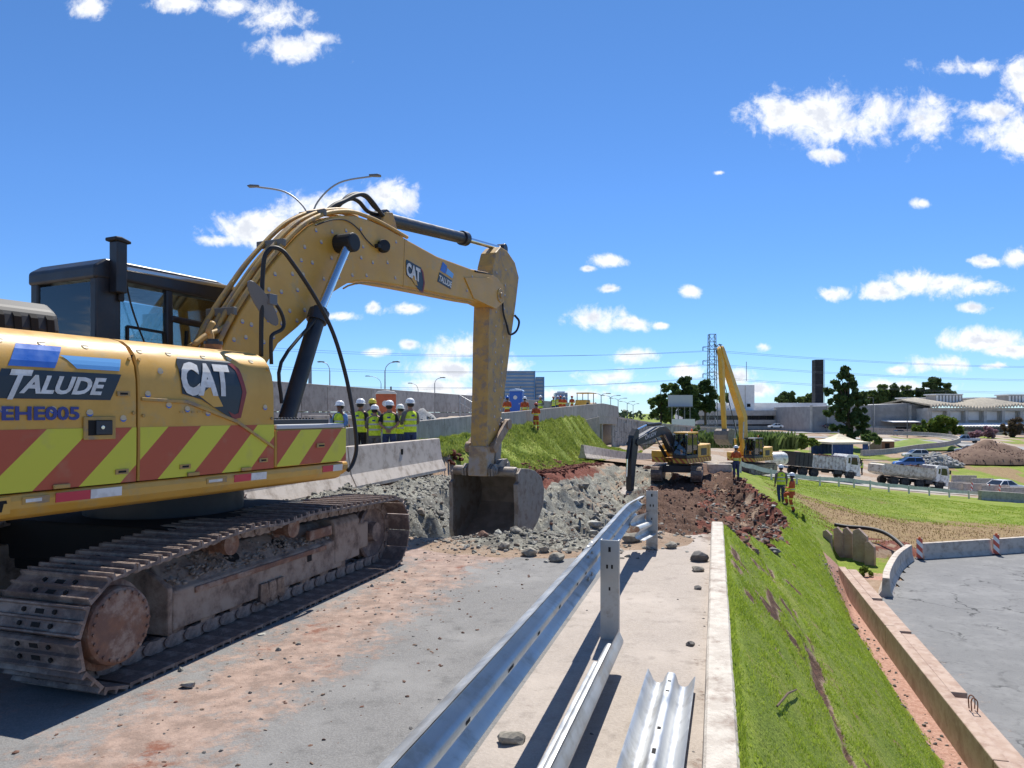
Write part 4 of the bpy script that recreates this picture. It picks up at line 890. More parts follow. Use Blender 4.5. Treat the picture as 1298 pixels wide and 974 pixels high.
# boom cylinders
def ram(a, m1_, c, rb, rr, name, m=M_blk):
    a, m1_, c = Vector(a), Vector(m1_), Vector(c); d = (m1_-a).normalized(); b = MB(); b.cyl(a, m1_, rb, n=20); b.cyl(m1_-d*.14, m1_, rb*1.28, n=20); b.cyl(m1_, m1_+d*.04, rb*.9, n=16)
    o = up(b, name, m, smooth=True, auto=40); q = MB(); q.cyl(m1_, c, rr, n=16); q.build('piston_rod', M_chr, o, smooth=True, auto=40); return o
for v in (.44, -.44):
    f0, f1, f2 = (face(x, y, .44) for x, y in ((361,540),(405,395),(442,308)))
    for q in (f0, f1, f2): q.x = v
    o = ram(f0, f1, f2, .095, .055, 'boom_cylinder'); sg = 1 if v > 0 else -1
    MB().cyl((v-sg*.18, f2.y, f2.z), (v+sg*.10, f2.y, f2.z), .12, n=20).build('cylinder_eye', M_rub, o, bevel=.02)
    MB().tube(smoothpath([f0+Vector((sg*.05,-.10,.25)), f0+Vector((sg*.06,-.12,.7)), f1+Vector((sg*.05,-.14,-.12)), f1+Vector((sg*.03,-.08,0))], 4), .02, 6).build('cylinder_hose', M_rub, o)
# stick cylinder
f0, f1, f2 = (face(x, y, 0) for x, y in ((484,277),(590,303),(636,316)))
o = ram(f0, f1, f2, .10, .05, 'stick_cylinder')
b = MB(); b.cyl((-.10, f0.y, f0.z), (.10, f0.y, f0.z), .12, n=18); b.build('cylinder_eye', M_blk, o, bevel=.01); b = MB(); b.cyl((-.09, f2.y, f2.z), (.09, f2.y, f2.z), .10, n=18); b.build('cylinder_eye', M_blk, o, bevel=.01)
b = MB(); s0, z0 = f0.y, f0.z
for v in (-.13, .13): b.prism([(s0-.28,z0-.22),(s0-.1,z0+.05),(s0+.06,z0+.08),(s0+.14,z0-.06),(s0+.25,z0-.30)], yz(), v-.02, v+.02)
b.build('cylinder_bracket', M_yel2, boom, bevel=.006)
# --- stick
SW = .2
sp_ = [mk(a, c, SW) for a, c in ((620,382),(618.5,430),(617.5,501),(616,553),(615,590))]
sp_ = [(s+.02, z) for s, z in sp_]+[(6.60,.78),(6.68,.70),(6.80,.74),(6.86,.86)]+[mk(a, c, SW) for a, c in ((629,560),(636,526),(642,480),(648.5,426),(654,386),(658,352),(653,333),(643,318),(635,313),(629,320),(625,337))]
b = MB(); b.prism(sp_, yz(), -.13, SW); stick = up(b, 'stick', M_yel2, bevel=.018)
b = MB(); b.prism([(s+.0, z) for s, z in ((6.52,.70),(6.84,.70),(6.92,1.25),(6.55,1.25))], yz(), -.15, SW+.02); b.build('stick_wear_plate', mat('bare_worn_steel', (.36,.30,.25), (.42,.28,.12), sc_=5, rough=.6, dirt=(.24,.17,.13), dsc=5, damt=.45, bump=.3), stick, bevel=.02)
b = MB(); b.tube(smoothpath([face(600,344,.25,.03), face(622,350,.22,.03), face(634,368,.2,.03), face(636,395,.2,.03), face(640,412,.2,.04)], 5), .018, 6); b.tube(smoothpath([face(640,412,.2,.04), face(643,424,.22,.05), face(651,420,.24,.06), face(655,408,.24,.05), face(650,400,.2,.04)], 5), .022, 6); up(b, 'stick_hose', M_rub)
st = []
for i in range(26):
    z = 1.5+3.2*i/26+rn.uniform(-.05,.05); st.append((Vector((SW, 7.0+(.12 if i % 2 else -.1)+.1*(z-1.5)*(.9 if i % 2 else .35), z)), Vector((1,0,0))))
stickers(stick, st)
# bucket cylinder on the far side of the stick, links
g0, g1, g2 = Vector((0,7.86,4.15)), Vector((0,7.46,2.15)), Vector((0,7.36,1.66))
o = ram(g0, g1, g2, .105, .06, 'bucket_cylinder')
b = MB(); b.cyl((-.14, g2.y, g2.z), (.14, g2.y, g2.z), .10, n=16); b.build('cylinder_eye', M_trkw, o, bevel=.01)
A_, B_, Cc = (7.36,1.64), (6.78,1.22), (7.22,.84)
b = MB()
for v in (-.26, .26):
    b.beam((v, *A_), (v, *B_), .045, .14, (1,0,0)) if False else b.prism([(A_[0]+.07,A_[1]+.05),(A_[0]-.06,A_[1]+.08),(B_[0]-.09,B_[1]+.05),(B_[0]-.04,B_[1]-.09),(B_[0]+.08,B_[1]-.05),(A_[0]+.08,A_[1]-.06)], yz(), v-.025, v+.025)
    for q in (A_, B_): b.cyl((v-.05, *q), (v+.05, *q), .10, n=18)
b.cyl((-.30, *A_), (.30, *A_), .05, n=14); b.cyl((-.30, *B_), (.30, *B_), .05, n=14); up(b, 'bucket_link', mat('worn_brown_steel', (.34,.25,.18), (.28,.19,.12), sc_=5, rough=.55, metal=.2, dirt=(.2,.15,.12), dsc=6, damt=.45), bevel=.006)
b = MB(); b.prism([(A_[0]-.10,A_[1]),(A_[0]+.08,A_[1]+.02),(Cc[0]+.12,Cc[1]+.1),(Cc[0]+.10,Cc[1]-.08),(Cc[0]-.10,Cc[1]-.08),(Cc[0]-.13,Cc[1]+.1)], yz(), -.13, .13); b.cyl((-.30,*Cc), (.30,*Cc), .07, n=16); up(b, 'power_link', M_bkt, bevel=.02)
# --- bucket
bp = [(6.86,.74),(7.0,.83),(7.35,.80),(7.66,.74),(7.98,.60),(8.12,.35),(8.08,.05),(7.82,-.24),(7.46,-.44),(6.98,-.62)]
b = MB(); HWB = .68; th = .045; k = len(bp); rows = []
for v in (-HWB, HWB): rows.append([Vector((v, s, z)) for s, z in bp])
cen = Vector((7.35, .15))
inn = [(s+(cen.x-s)*.07, z+(cen.y-z)*.07) for s, z in bp]; inn[0] = (6.90,.68); inn[-1] = (6.99,-.575)
b.add(rows[0]+rows[1], [(i, i+1, k+i+1, k+i) for i in range(k-1)])
b.mi = 1; b.add([Vector((-HWB, s, z)) for s, z in inn]+[Vector((HWB, s, z)) for s, z in inn], [(i, i+1, k+i+1, k+i) for i in range(k-1)])
b.mi = 0; b.add([Vector((v, *p)) for p in (bp[0], inn[0], bp[-1], inn[-1]) for v in (-HWB, HWB)], [(0,1,3,2),(4,5,7,6)])
bucket = up(b, 'bucket', [M_bkt, M_bktin], smooth=True, auto=25)
for v in (-HWB, HWB): MB().prism(bp, yz(), v-.028, v+.028).build('bucket_side', M_bkt, bucket, bevel=.01)
for v in (-HWB, HWB): 
    b = MB(); b.prism([(6.80,.55),(6.90,.60),(7.0,.1),(7.06,-.55),(6.92,-.62),(6.82,-.35),(6.84,.1)], yz(), v-.042, v+.042); b.build('side_cutter', M_bkt, bucket, bevel=.008)
b = MB()
for v in (-.30, -.245, .245, .30): b.prism([(6.60,.70),(6.58,.84),(6.70,.92),(6.86,.90),(7.0,.98),(7.22,.99),(7.34,.90),(7.36,.78),(7.0,.74)], yz(), v-.02, v+.02)
b.cyl((-.34,6.70,.80), (.34,6.70,.80), .085, n=18); b.cyl((-.36,6.70,.80), (.36,6.70,.80), .05, n=14); b.cyl((-.345,7.22,.86), (.345,7.22,.86), .07, n=16); b.build('bucket_ears', M_bkt, bucket, bevel=.006)
b = MB(); b.prism([(6.83,.70),(6.80,.78),(6.86,.85),(6.98,.86),(7.0,.70)], yz(), -HWB+.03, HWB-.03); b.build('bucket_torque_tube', M_bkt, bucket, bevel=.03)
b = MB(); b.prism([(7.05,-.55),(7.05,-.61),(6.88,-.69),(6.86,-.66)], yz(), -HWB, HWB); b.build('cutting_edge', M_bkt, bucket)
for i in range(5):
    v = -.60+.30*i; b = MB(); b.add([(v+x*.07, 6.98, -.58+z*.07) for x in (-1,1) for z in (-1,1)]+[(v+x*.05, 6.66, -.80+z*.015) for x in (-1,1) for z in (-1,1)], [(0,1,3,2),(4,6,7,5),(0,4,5,1),(2,3,7,6),(0,2,6,4),(1,5,7,3)]); b.build('bucket_tooth', M_bkt, bucket, bevel=.01)
# --- handrails and mirror at the front of the panels
hr = [(331,452),(331.5,400),(334,335),(340,318),(348,314),(358,318),(366,327),(389,360),(410,396),(425,430),(438,475),(446,515),(451,550),(451.5,572),(447,588),(441,597)]
pts = []
for i, (x, y) in enumerate(hr):
    v = 1.05+.36*min(1, i/12); pts.append(face(x, y, v))
up(MB().tube(smoothpath(pts, 5), .021, 8), 'front_handrail', M_rub, smooth=True)
up(MB().tube(smoothpath([face(x, y, 1.12) for x, y in ((344,462),(343.5,432),(346,424),(357,418),(360,410),(357,398),(350,386),(344,380))], 5), .018, 8), 'mirror_arm', M_rub, smooth=True)
mc = face(333.5, 385, 1.10); d_ = (face(317,356,1.10)-face(349.5,414,1.10)); L_ = d_.length; d_.normalize()
b = MB(); xax = Vector((.42,.90,0.1)).normalized(); yax = d_; zax = xax.cross(yax).normalized()
b.add([mc+yax*(L_/2*math.sin(t))+xax*(.085*math.cos(t))+zax*h for h in (-.012, .012) for t in [i*math.pi/8 for i in range(16)]], [tuple(range(15,-1,-1)), tuple(range(16,32))]+[(i, (i+1) % 16, 16+(i+1) % 16, 16+i) for i in range(16)])
b.box(face(343,380,1.12), (.08,.10,.10)); up(b, 'mirror', M_grey, bevel=.004)
b = MB(); b.bb((.50,.0,1.79),(.58,.04,2.30)); b.bb((.38,-.02,1.4),(1.0,.0,2.25)); up(b, 'front_bulkhead', M_yel2)
# ------------------------------------------------------------------ guard rail beside us, loose rails
M_galv = mat('galvanised_steel', (.42, .435, .445), (.52, .53, .53), sc_=3, rough=.45, metal=.62, dirt=(.34, .335, .32), dsc=4, damt=.45, bump=.04, bsc=160)
M_post = mat('galvanised_post', (.42, .42, .40), (.50, .49, .46), sc_=5, rough=.5, metal=.55, dirt=(.36, .32, .27), dsc=5, damt=.45)
WP = [(0,.157),(-.004,.150),(-.03,.135),(-.07,.113),(-.082,.095),(-.082,.070),(-.07,.052),(-.025,.036),(-.006,.026),(0,.018),(0,-.018),(-.006,-.026),(-.025,-.036),(-.07,-.052),(-.082,-.070),(-.082,-.095),(-.07,-.113),(-.03,-.135),(-.004,-.150),(0,-.157)]
def wbeam(path, name, parent, tilt=lambda u: 0, m=None, seg=40, slots=()):
    """path(u) gives (v, z) of the beam's centre; tilt turns the section"""
    u0_, u1_ = slots[0]; b = MB(); rows = []
    for off in (0, .004):
        for u in np.linspace(u0_, u1_, seg):
            v, z = path(u); a = tilt(u); c_, s_ = math.cos(a), math.sin(a)
            rows.append([RD(v+(x+off)*c_-y*s_, u, z+(x+off)*s_+y*c_) for x, y in WP])
    n = seg; b.grid(rows[:n]); b.grid([r for r in rows[n:]])
    o = b.build(name, m or M_galv, parent, smooth=True, auto=50); return o
def slot(path, u, parent, tilt=0, w=.05, h=.018, side=1):
    v, z = path(u); c_, s_ = math.cos(tilt), math.sin(tilt); b = MB()
    for l in (.0055,): b.add([RD(v+(l*side)*c_-y*s_, u+x, z+(l*side)*s_+y*c_) for x, y in ((-w/2,-h/2),(w/2,-h/2),(w/2,h/2),(-w/2,h/2))], [(0,1,2,3)])
    return b.build('slot_hole', M_dark, parent)
gr = thing('guard_rail', 'galvanised steel guard rail on posts running along the edge of our road', 'guard rail')
def gp(u): return (-.945+.018*math.sin(u*.5), .655-.075*sst(8.2, 9.9, u)+.0)
gt = lambda u: -.10-.18*float(sst(7.5, 9.8, u))
wbeam(gp, 'rail_beam', gr, gt, slots=[(-6, 5.83)], seg=30); wbeam(lambda u: (gp(u)[0]-.006, gp(u)[1]), 'rail_beam', gr, gt, slots=[(5.55, 9.82)], seg=24)
wbeam(lambda u: (gp(u)[0]+.10+.05*(u-9), gp(u)[1]-.19-.03*(u-9)), 'rail_beam', gr, lambda u: .35, slots=[(8.6, 9.80)], seg=8)
for u in (2.6, 3.2, 3.75, 4.3, 4.9, 5.25, 6.9, 7.6, 8.3, 9.2): slot(gp, u, gr, gt(u), .05 if u != 3.2 else .09)
bo = MB()
for u in (5.60, 5.78):
    for dz in (.125, .045, -.045, -.125):
        v, z = gp(u); bo.lathe([(.018,0),(.017,.012),(.0,.016)], RD(v-.04 if abs(dz) > .1 or abs(dz) < .05 else v, u, z+dz), RD(1,0,0), 8)
bo.build('splice_bolts', M_post, gr)['kind'] = 'stuff'
for u in (-2.2, 1.78, 5.78, 9.76):
    b = MB(); v0 = -.83 if u > 0 else -.83; tp = .815 if u < 9 else .80
    for (x0, x1, y0, y1) in ((-.075,.075,-.004,.004),(-.075,-.067,.004,.062),(.067,.075,.004,.062)):
        b.add([RD(v0+x+.0*z, u+y, z) for x in (x0, x1) for y in (y0, y1) for z in (-.3, tp)], [(0,1,3,2),(4,6,7,5),(0,4,5,1),(2,3,7,6),(0,2,6,4),(1,5,7,3)])
    po = b.build('rail_post', M_post, gr)
    h = MB()
    for x, z, s in ((.0,.74,.010),(.02,.60,.008),(-.02,.60,.008),(.0,.42,.007)): h.add([RD(v0+x+a, u-.0055, z+c) for a, c in ((-s,-s*2),(s,-s*2),(s,s*2),(-s,s*2))], [(0,1,2,3)])
    h.build('post_holes', M_dark, po)['kind'] = 'stuff'
lr = thing('loose_rail', 'loose galvanised rail leaning low beside the foot of the guard rail posts', 'rail')
lp = lambda u: (-.76-.012*(5-u), .17)
wbeam(lp, 'rail_beam', lr, lambda u: math.pi-.62, slots=[(-3, 5.12)], seg=24)
fl = thing('loose_rail', 'loose galvanised rail lying flat on the concrete gutter against the kerb', 'rail')
fp = lambda u: (-.285-.018*(4.9-u), .105)
wbeam(fp, 'rail_beam', fl, lambda u: R(86), slots=[(-3, 4.88)], seg=20)
for u, w in ((4.55,.02),(4.0,.035),(3.72,.06),(4.72,.02)):
    v, z = fp(u); slot(lambda q: (v, z), u, fl, R(86), w, .02, 1)
# ------------------------------------------------------------------ stones: gravel, rubble, single rocks
def stonemat(name, cols, bump=.45):
    m = bpy.data.materials.new(name); m.use_nodes = True; t = m.node_tree; p = t.nodes['Principled BSDF']
    g = t.nodes.new('ShaderNodeNewGeometry'); rp = t.nodes.new('ShaderNodeValToRGB'); rp.color_ramp.interpolation = 'LINEAR'
    while len(rp.color_ramp.elements) < len(cols): rp.color_ramp.elements.new(.5)
    for i, c in enumerate(cols): rp.color_ramp.elements[i].position = i/(len(cols)-1); rp.color_ramp.elements[i].color = (*c, 1)
    t.links.new(g.outputs['Random Per Island'], rp.inputs[0]); tcn = t.nodes.new('ShaderNodeTexCoord'); nz = t.nodes.new('ShaderNodeTexNoise'); nz.inputs['Scale'].default_value = 14; nz.inputs['Detail'].default_value = 7; t.links.new(tcn.outputs['Object'], nz.inputs['Vector'])
    mr = t.nodes.new('ShaderNodeMapRange'); t.links.new(nz.outputs['Fac'], mr.inputs[0]); mr.inputs[1].default_value = .3; mr.inputs[2].default_value = .7; mr.inputs[3].default_value = .62; mr.inputs[4].default_value = 1.25
    mx = t.nodes.new('ShaderNodeVectorMath'); mx.operation = 'MULTIPLY'; t.links.new(rp.outputs[0], mx.inputs[0]); t.links.new(mr.outputs[0], mx.inputs[1]); t.links.new(mx.outputs[0], p.inputs['Base Color'])
    p.inputs['Roughness'].default_value = .95; p.inputs['Specular IOR Level'].default_value = .2
    b = t.nodes.new('ShaderNodeBump'); b.inputs['Strength'].default_value = bump; b.inputs['Distance'].default_value = .02; t.links.new(nz.outputs['Fac'], b.inputs['Height']); t.links.new(b.outputs[0], p.inputs['Normal'])
    MATS[name] = m; return m
M_stone = stonemat('grey_stone', [(.12,.115,.10),(.28,.27,.235),(.22,.20,.165),(.42,.41,.36),(.17,.16,.14),(.33,.31,.26),(.20,.15,.115)])
M_stone2 = mat('dark_stone', (.10, .095, .09), (.16, .15, .14), sc_=6, rough=.9, bump=.4, bsc=30)
M_stone3 = stonemat('brown_clod', [(.13,.055,.04),(.21,.125,.09),(.10,.062,.046),(.25,.18,.135),(.16,.06,.042)], .6)
rs = np.random.RandomState(21)
def scat(n, v0, v1, ua, ub, cond, smin, smax, name, m, sink=.25, seed=1, pw=2.5):
    v = rs.uniform(v0, v1, n); u = rs.uniform(ua, ub, n); k = cond(v, u); v, u = v[k], u[k]
    s = smin+(smax-smin)*rs.rand(len(v))**pw; z = height(v, u)+s*.4*(1-sink*2)
    return stones(name, np.stack([v*cT+u*sT, -v*sT+u*cT, z], -1), s, m, seed=seed)
pin = lambda v, u: (pit_d(v, u) > .0)&(u < 51)
scat(9000, -8, 3, 9.5, 32, lambda v, u: pin(v, u)&(pit_d(v, u) < 3.4)&(rs.rand(len(v)) < np.clip(1.15-u/40, .2, 1)), .012, .085, 'rubble', M_stone, seed=3, pw=3)
scat(2600, -8, 3, 11, 48, lambda v, u: pin(v, u)&(pit_d(v, u) > .6)&(np.abs(v+2.5) > 1.8-0*u), .02, .13, 'rubble', M_stone, seed=4, pw=4)
scat(2200, -5.5, 1.6, 22, 46, lambda v, u: pin(v, u), .02, .11, 'rubble', M_stone3, seed=5)
scat(2200, -.8, 3.2, 11.2, 42, lambda v, u: pin(v, u)&(pit_d(v, u) < 2.4)&(fb(v*.9, u*.6, 3) > -.05), .02, .12, 'rubble', M_stone, seed=6, pw=4)
scat(5200, -.8, 3.4, 11.2, 42, lambda v, u: pin(v, u)&(pit_d(v, u) < 1.6), .02, .14, 'rubble', M_stone3, seed=7)
scat(4200, -8.6, -6.3, 9.8, 24, lambda v, u: v > -8.5, .012, .08, 'rubble', M_stone, seed=8, pw=4)
scat(6500, -4.6, -.2, 8.3, 11.4, lambda v, u: rs.rand(len(v)) < np.exp(-((v+2.6)/1.2)**2-((u-9.9)/.7)**2)*1.1+.35*np.exp(-((u-u0(v)+.1)/.25)**2), .006, .055, 'rubble', M_stone, seed=9, pw=3)
scat(900, -4.6, -1.4, 8.3, 11, lambda v, u: rs.rand(len(v)) < np.exp(-((v+2.8)/1.1)**2-((u-9.6)/.6)**2), .006, .04, 'rubble', M_stone2, seed=10)
scat(700, -3.6, -1.3, 3.2, 10, lambda v, u: rs.rand(len(v)) < .25+.75*np.exp(-((v+2.9)/.5)**2), .004, .022, 'gravel', M_stone2, seed=11)
scat(800, -3.8, -1.9, 2.8, 10, lambda v, u: v > -9, .003, .022, 'gravel', M_stone3, seed=12)
scat(500, -1.2, -.07, 3, 11.3, lambda v, u: rs.rand(len(v)) < .08+.9*np.exp(-((v+.09)/.06)**2)+.9*sst(10, 11, u), .004, .03, 'gravel', M_stone2, seed=13)
scat(250, -8.5, -3.2, 4, 10, lambda v, u: v > -9, .01, .05, 'gravel', M_stone, seed=14)
scat(500, 3.75, 4.5, 6, 30, lambda v, u: v > 0, .01, .07, 'gravel', M_stone2, seed=15)
scat(1500, -9.0, -6.6, 21, 47, lambda v, u: (v < -7.0+.4*fb(v*2, u*2, 2)), .03, .20, 'clods', stonemat('red_clod', [(.075,.024,.017),(.14,.046,.032),(.19,.075,.052),(.10,.035,.025)], .6), seed=16)
scat(900, .2, 3.4, 12, 41, lambda v, u: np.abs(pit_d(v, u)-.12) < .22, .03, .16, 'clods', MATS['red_clod'], seed=17)
scat(340, -7.2, -3.2, 11, 34, lambda v, u: pin(v, u)&(pit_d(v, u) > .25)&(pit_d(v, u) < 2.8), .10, .36, 'broken_rock', M_stone, .55, 18, 2.5)
scat(160, -.5, 2.6, 13, 38, lambda v, u: pin(v, u)&(pit_d(v, u) < 1.8), .10, .30, 'broken_rock', M_stone, .5, 19, 3)
def rock_at(px, py, r, m, label, seed, dz=.35, name='rock'):
    p = hit(px, py); o = MB().rock((0,0,0), (r, r*.85, r*.6), seed, 2).build(name, m, smooth=False, loc=p+Vector((0, 0, r*dz)))
    return tag(o, label, 'rock', 'loose rocks about the broken road')
for i, (px, py, r, m, lb) in enumerate(((648,943,.085,M_stone,'pale grey stone between the guard rail and the loose rail'),(240,872,.06,M_stone,'grey stone on the dusty asphalt in front of the track, nearest the camera'),
 (724,672,.16,M_stone,'big pale boulder on the pit edge right of the bucket'),(740,678,.12,M_stone,'pale boulder on the pit edge just left of the guard rail tip'),(762,678,.11,M_stone,'pale block behind the end of the guard rail'),
 (849,696,.10,M_stone,'single rounded stone on the concrete gutter'),(886,712,.14,M_stone2,'dark broken asphalt lump against the kerb'),(884,725,.09,M_stone,'grey stone under the dark lump by the kerb'),(800,690,.16,M_stone,'grey block at the foot of the farther guard rail post'),
 (640,700,.10,M_stone,'grey stone on top of the spoil in front of the bucket'),(670,706,.12,M_stone,'squat grey block in the spoil right of the bucket'),(690,702,.10,M_stone,'pale stone in the spoil below the bucket corner'),(612,690,.11,M_stone3,'brown clod under the bucket lip'),
 (655,690,.10,M_stone,'pale stone under the right side of the bucket'),(706,713,.13,M_stone,'flat pale slab lying at the spoil edge'),(885,748,.05,M_stone2,'small dark stone in the gutter by the kerb'),(876,820,.045,M_stone2,'small black stone on the gutter near the flat rail'),
 (820,600,.30,M_stone3,'brown boulder below the dark excavator'),(838,668,.14,M_stone,'grey stone at the end of the gutter'),(590,600,.18,M_stone,'pale rock on the pit rim below the end of the barrier'),(1083,797,.16,M_stone2,'dark stone in the ditch beside the concrete wall'),(530,612,.16,M_stone,'pale rock by the foot of the concrete barrier'),(480,622,.14,M_stone,'pale slab of rubble by the barrier foot, leftmost'))):
    rock_at(px, py, r, m, lb, 300+i)
st_ = MB(); q = [hit(985,905), hit(1010,880)]; st_.tube([q[0]+Vector((0,0,.05)), q[0].lerp(q[1], .5)+Vector((0,0,.09)), q[1]+Vector((0,0,.07))], [.008,.010,.006], 6)
tag(st_.build('stick', mat('dead_wood', (.10,.065,.04), rough=.9)), 'short brown stick lying on the grass verge', 'stick')
# ------------------------------------------------------------------ grass
def leafmat(name, c1, c2, c3=None, sc_=1.2):
    m = bpy.data.materials.new(name); m.use_nodes = True; t = m.node_tree; p = t.nodes['Principled BSDF']
    g = t.nodes.new('ShaderNodeNewGeometry'); rp = t.nodes.new('ShaderNodeValToRGB'); rp.color_ramp.elements[0].color = (*c1, 1); rp.color_ramp.elements[1].color = (*c2, 1)
    if c3: e = rp.color_ramp.elements.new(.85); e.color = (*c2, 1); rp.color_ramp.elements[2].color = (*c3, 1)
    tcn = t.nodes.new('ShaderNodeTexCoord'); nz = t.nodes.new('ShaderNodeTexNoise'); nz.inputs['Scale'].default_value = sc_; nz.inputs['Detail'].default_value = 4; t.links.new(tcn.outputs['Object'], nz.inputs['Vector'])
    a = t.nodes.new('ShaderNodeMath'); a.operation = 'MULTIPLY_ADD'; t.links.new(g.outputs['Random Per Island'], a.inputs[0]); a.inputs[1].default_value = .55
    b = t.nodes.new('ShaderNodeMath'); b.operation = 'MULTIPLY_ADD'; t.links.new(nz.outputs['Fac'], b.inputs[0]); b.inputs[1].default_value = 1.6; b.inputs[2].default_value = -.58; t.links.new(b.outputs[0], a.inputs[2])
    t.links.new(a.outputs[0], rp.inputs[0]); t.links.new(rp.outputs[0], p.inputs['Base Color']); p.inputs['Roughness'].default_value = .6; p.inputs['Specular IOR Level'].default_value = .25
    tl = t.nodes.new('ShaderNodeBsdfTranslucent'); t.links.new(rp.outputs[0], tl.inputs['Color']); mx = t.nodes.new('ShaderNodeMixShader'); mx.inputs[0].default_value = .3
    t.links.new(p.outputs[0], mx.inputs[1]); t.links.new(tl.outputs[0], mx.inputs[2]); t.links.new(mx.outputs[0], t.nodes['Material Output'].inputs[0])
    MATS[name] = m; return m
M_gr = leafmat('verge_grass', (.27, .37, .035), (.46, .56, .08), (.58, .56, .20))
M_wd = leafmat('bank_weeds', (.19, .26, .04), (.38, .43, .10), (.42, .38, .16), .8)
def blades(name, v, u, h, w, m, lean=.45, seed=2):
    r = np.random.RandomState(seed); n = len(v); z = height(v, u)-.01; base = np.stack([v*cT+u*sT, -v*sT+u*cT, z], -1)
    a = r.rand(n)*6.283; side = np.stack([np.cos(a), np.sin(a), np.zeros(n)], -1); b2 = r.rand(n)*6.283; l = r.rand(n)*lean
    tip = np.stack([np.cos(b2)*l, np.sin(b2)*l, np.sqrt(1-l*l)], -1)*h[:, None]; mid = tip*.55*np.array([.7,.7,1.08])
    V_ = np.stack([base-side*w[:, None]/2, base+side*w[:, None]/2, base+mid+side*w[:, None]*.38, base+mid-side*w[:, None]*.38, base+tip], 1).reshape(-1, 3)
    k = np.arange(n)*5; F_ = np.concatenate([np.stack([k, k+1, k+2], -1), np.stack([k, k+2, k+3], -1), np.stack([k+3, k+2, k+4], -1)])
    return tag(link(name, mesh_np(name, V_, F_, [m], False)), kind='stuff')
def nearfield(n, v0, v1, ua, ub, pw):
    t = r2.rand(n)**pw; return r2.uniform(v0, v1, n), ua+(ub-ua)*t
r2 = np.random.RandomState(8)
v, u = nearfield(350000, .11, 4.2, 1.2, 36, 1.75); dn = fb(v*5, u*1.6, 4)
k = (pit_d(v, u) < -.02)&(crack_d(v, u) > .065)&(fb(v*4.0+11, u*1.2, 3)+.5*np.exp(-((v-.5)/.5)**2-((u-10.6)/1.2)**2) < .53)&(r2.rand(len(v)) < np.clip(.85+dn*1.2, .25, 1))&(v < 4.15+.1*dn); v, u, dn = v[k], u[k], dn[k]
D_ = -v*sT+u*cT; hh = r2.uniform(.012, .038, len(v))*np.clip(1+1.1*fb(v*9, u*3.5, 3)+.5*dn, .35, 2.4)*(1+D_*.018); ww = r2.uniform(.003, .008, len(v))*(1+D_*.13)
blades('grass', v, u, hh, ww, M_gr, .75)
v = r2.uniform(.095, .16, 5000); u = r2.uniform(2, 11.7, 5000); blades('grass', v, u, r2.uniform(.03, .075, 5000), r2.uniform(.004, .009, 5000), M_gr, .8, 3)
v = r2.uniform(-12.3, -7.9, 90000); u = 22.6+60*r2.rand(90000)**1.3; dn = fb(v*.7, u*.7, 4); k = (pit_d(v, u) < -.5)&((u > 26)|(v < -8.9))&(r2.rand(len(v)) < np.clip(.8+dn*1.5, .2, 1))&(v < -8.15+.4*dn); v, u, dn = v[k], u[k], dn[k]
blades('weeds', v, u, r2.uniform(.06, .24, len(v))*(1+dn), r2.uniform(.03, .085, len(v)), M_wd, .8, 4)
v = r2.uniform(3, 45, 120000); u = r2.uniform(28, 68, 120000); D_ = -v*sT+u*cT; X_ = v*cT+u*sT; dn = fb(v*.3, u*.3, 4)
k = (pit_d(v, u) < -.2)&(D_ > 32)&(D_ < 66)&((D_+6*dn > 45)|(X_ < 15.5+4*dn)); v, u = v[k], u[k]
blades('grass', v, u, r2.uniform(.03, .085, len(v)), r2.uniform(.025, .07, len(v)), M_gr, .8, 5)
v = r2.uniform(3, 45, 26000); u = r2.uniform(28, 50, 26000); D_ = -v*sT+u*cT; k = (pit_d(v, u) < -.2)&(D_ > 32)&(D_ < 46); v, u = v[k], u[k]
blades('dry_grass', v, u, r2.uniform(.04, .12, len(v)), r2.uniform(.02, .05, len(v)), leafmat('dry_stalks', (.16,.10,.04), (.30,.215,.10), (.16,.19,.04)), .8, 6)
# ------------------------------------------------------------------ concrete barriers
M_con = mat('barrier_concrete', (.43, .395, .35), (.35, .32, .28), sc_=3, rough=.9, bump=.3, bsc=35, dirt=(.24, .225, .205), dsc=3, damt=.44, streak=(1,1,.25))
M_con2 = mat('pale_concrete', (.53, .465, .40), (.45, .39, .33), sc_=3, rough=.9, bump=.3, bsc=35, dirt=(.30, .245, .20), dsc=3, damt=.42)
M_pinkc = mat('earth_stained_concrete', (.44, .33, .265), (.38, .27, .21), sc_=3, rough=.92, bump=.35, bsc=30, dirt=(.30, .20, .155), dsc=2.5, damt=.44)
def jersey(h=.85, b_=.29, t=.085): 
    k = h/.85; return [(-b_,0),(-b_,.07*k),(-b_*.58,.30*k),(-t,h),(t,h),(b_*.58,.30*k),(b_,.07*k),(b_,0)]
def sweep(path, prof, name, m, parent=None, bevel=.012, cap=True, zfix=None, close_=True):
    """prof (across, up) swept along 3-D points"""
    rows = []; path = [Vector(p) for p in path]
    for i, p in enumerate(path):
        d = (path[min(i+1, len(path)-1)]-path[max(i-1, 0)]); d.z = 0; d.normalize(); nn = Vector((d.y, -d.x, 0))
        rows.append([p+nn*a+Vector((0,0,c)) for a, c in prof])
    b = MB(); b.grid(rows)
    if close_:
        n = len(prof); o = 0
        for i in range(len(rows)-1): b.f.append((i*n+n-1, i*n, (i+1)*n, (i+1)*n+n-1)); b.m.append(0)
        b.f.append(tuple(range(n))); b.m.append(0); b.f.append(tuple((len(rows)-1)*n+i for i in range(n-1, -1, -1))); b.m.append(0)
    return b.build(name, m, parent, bevel=bevel)
JG = 'concrete barriers along the roads'
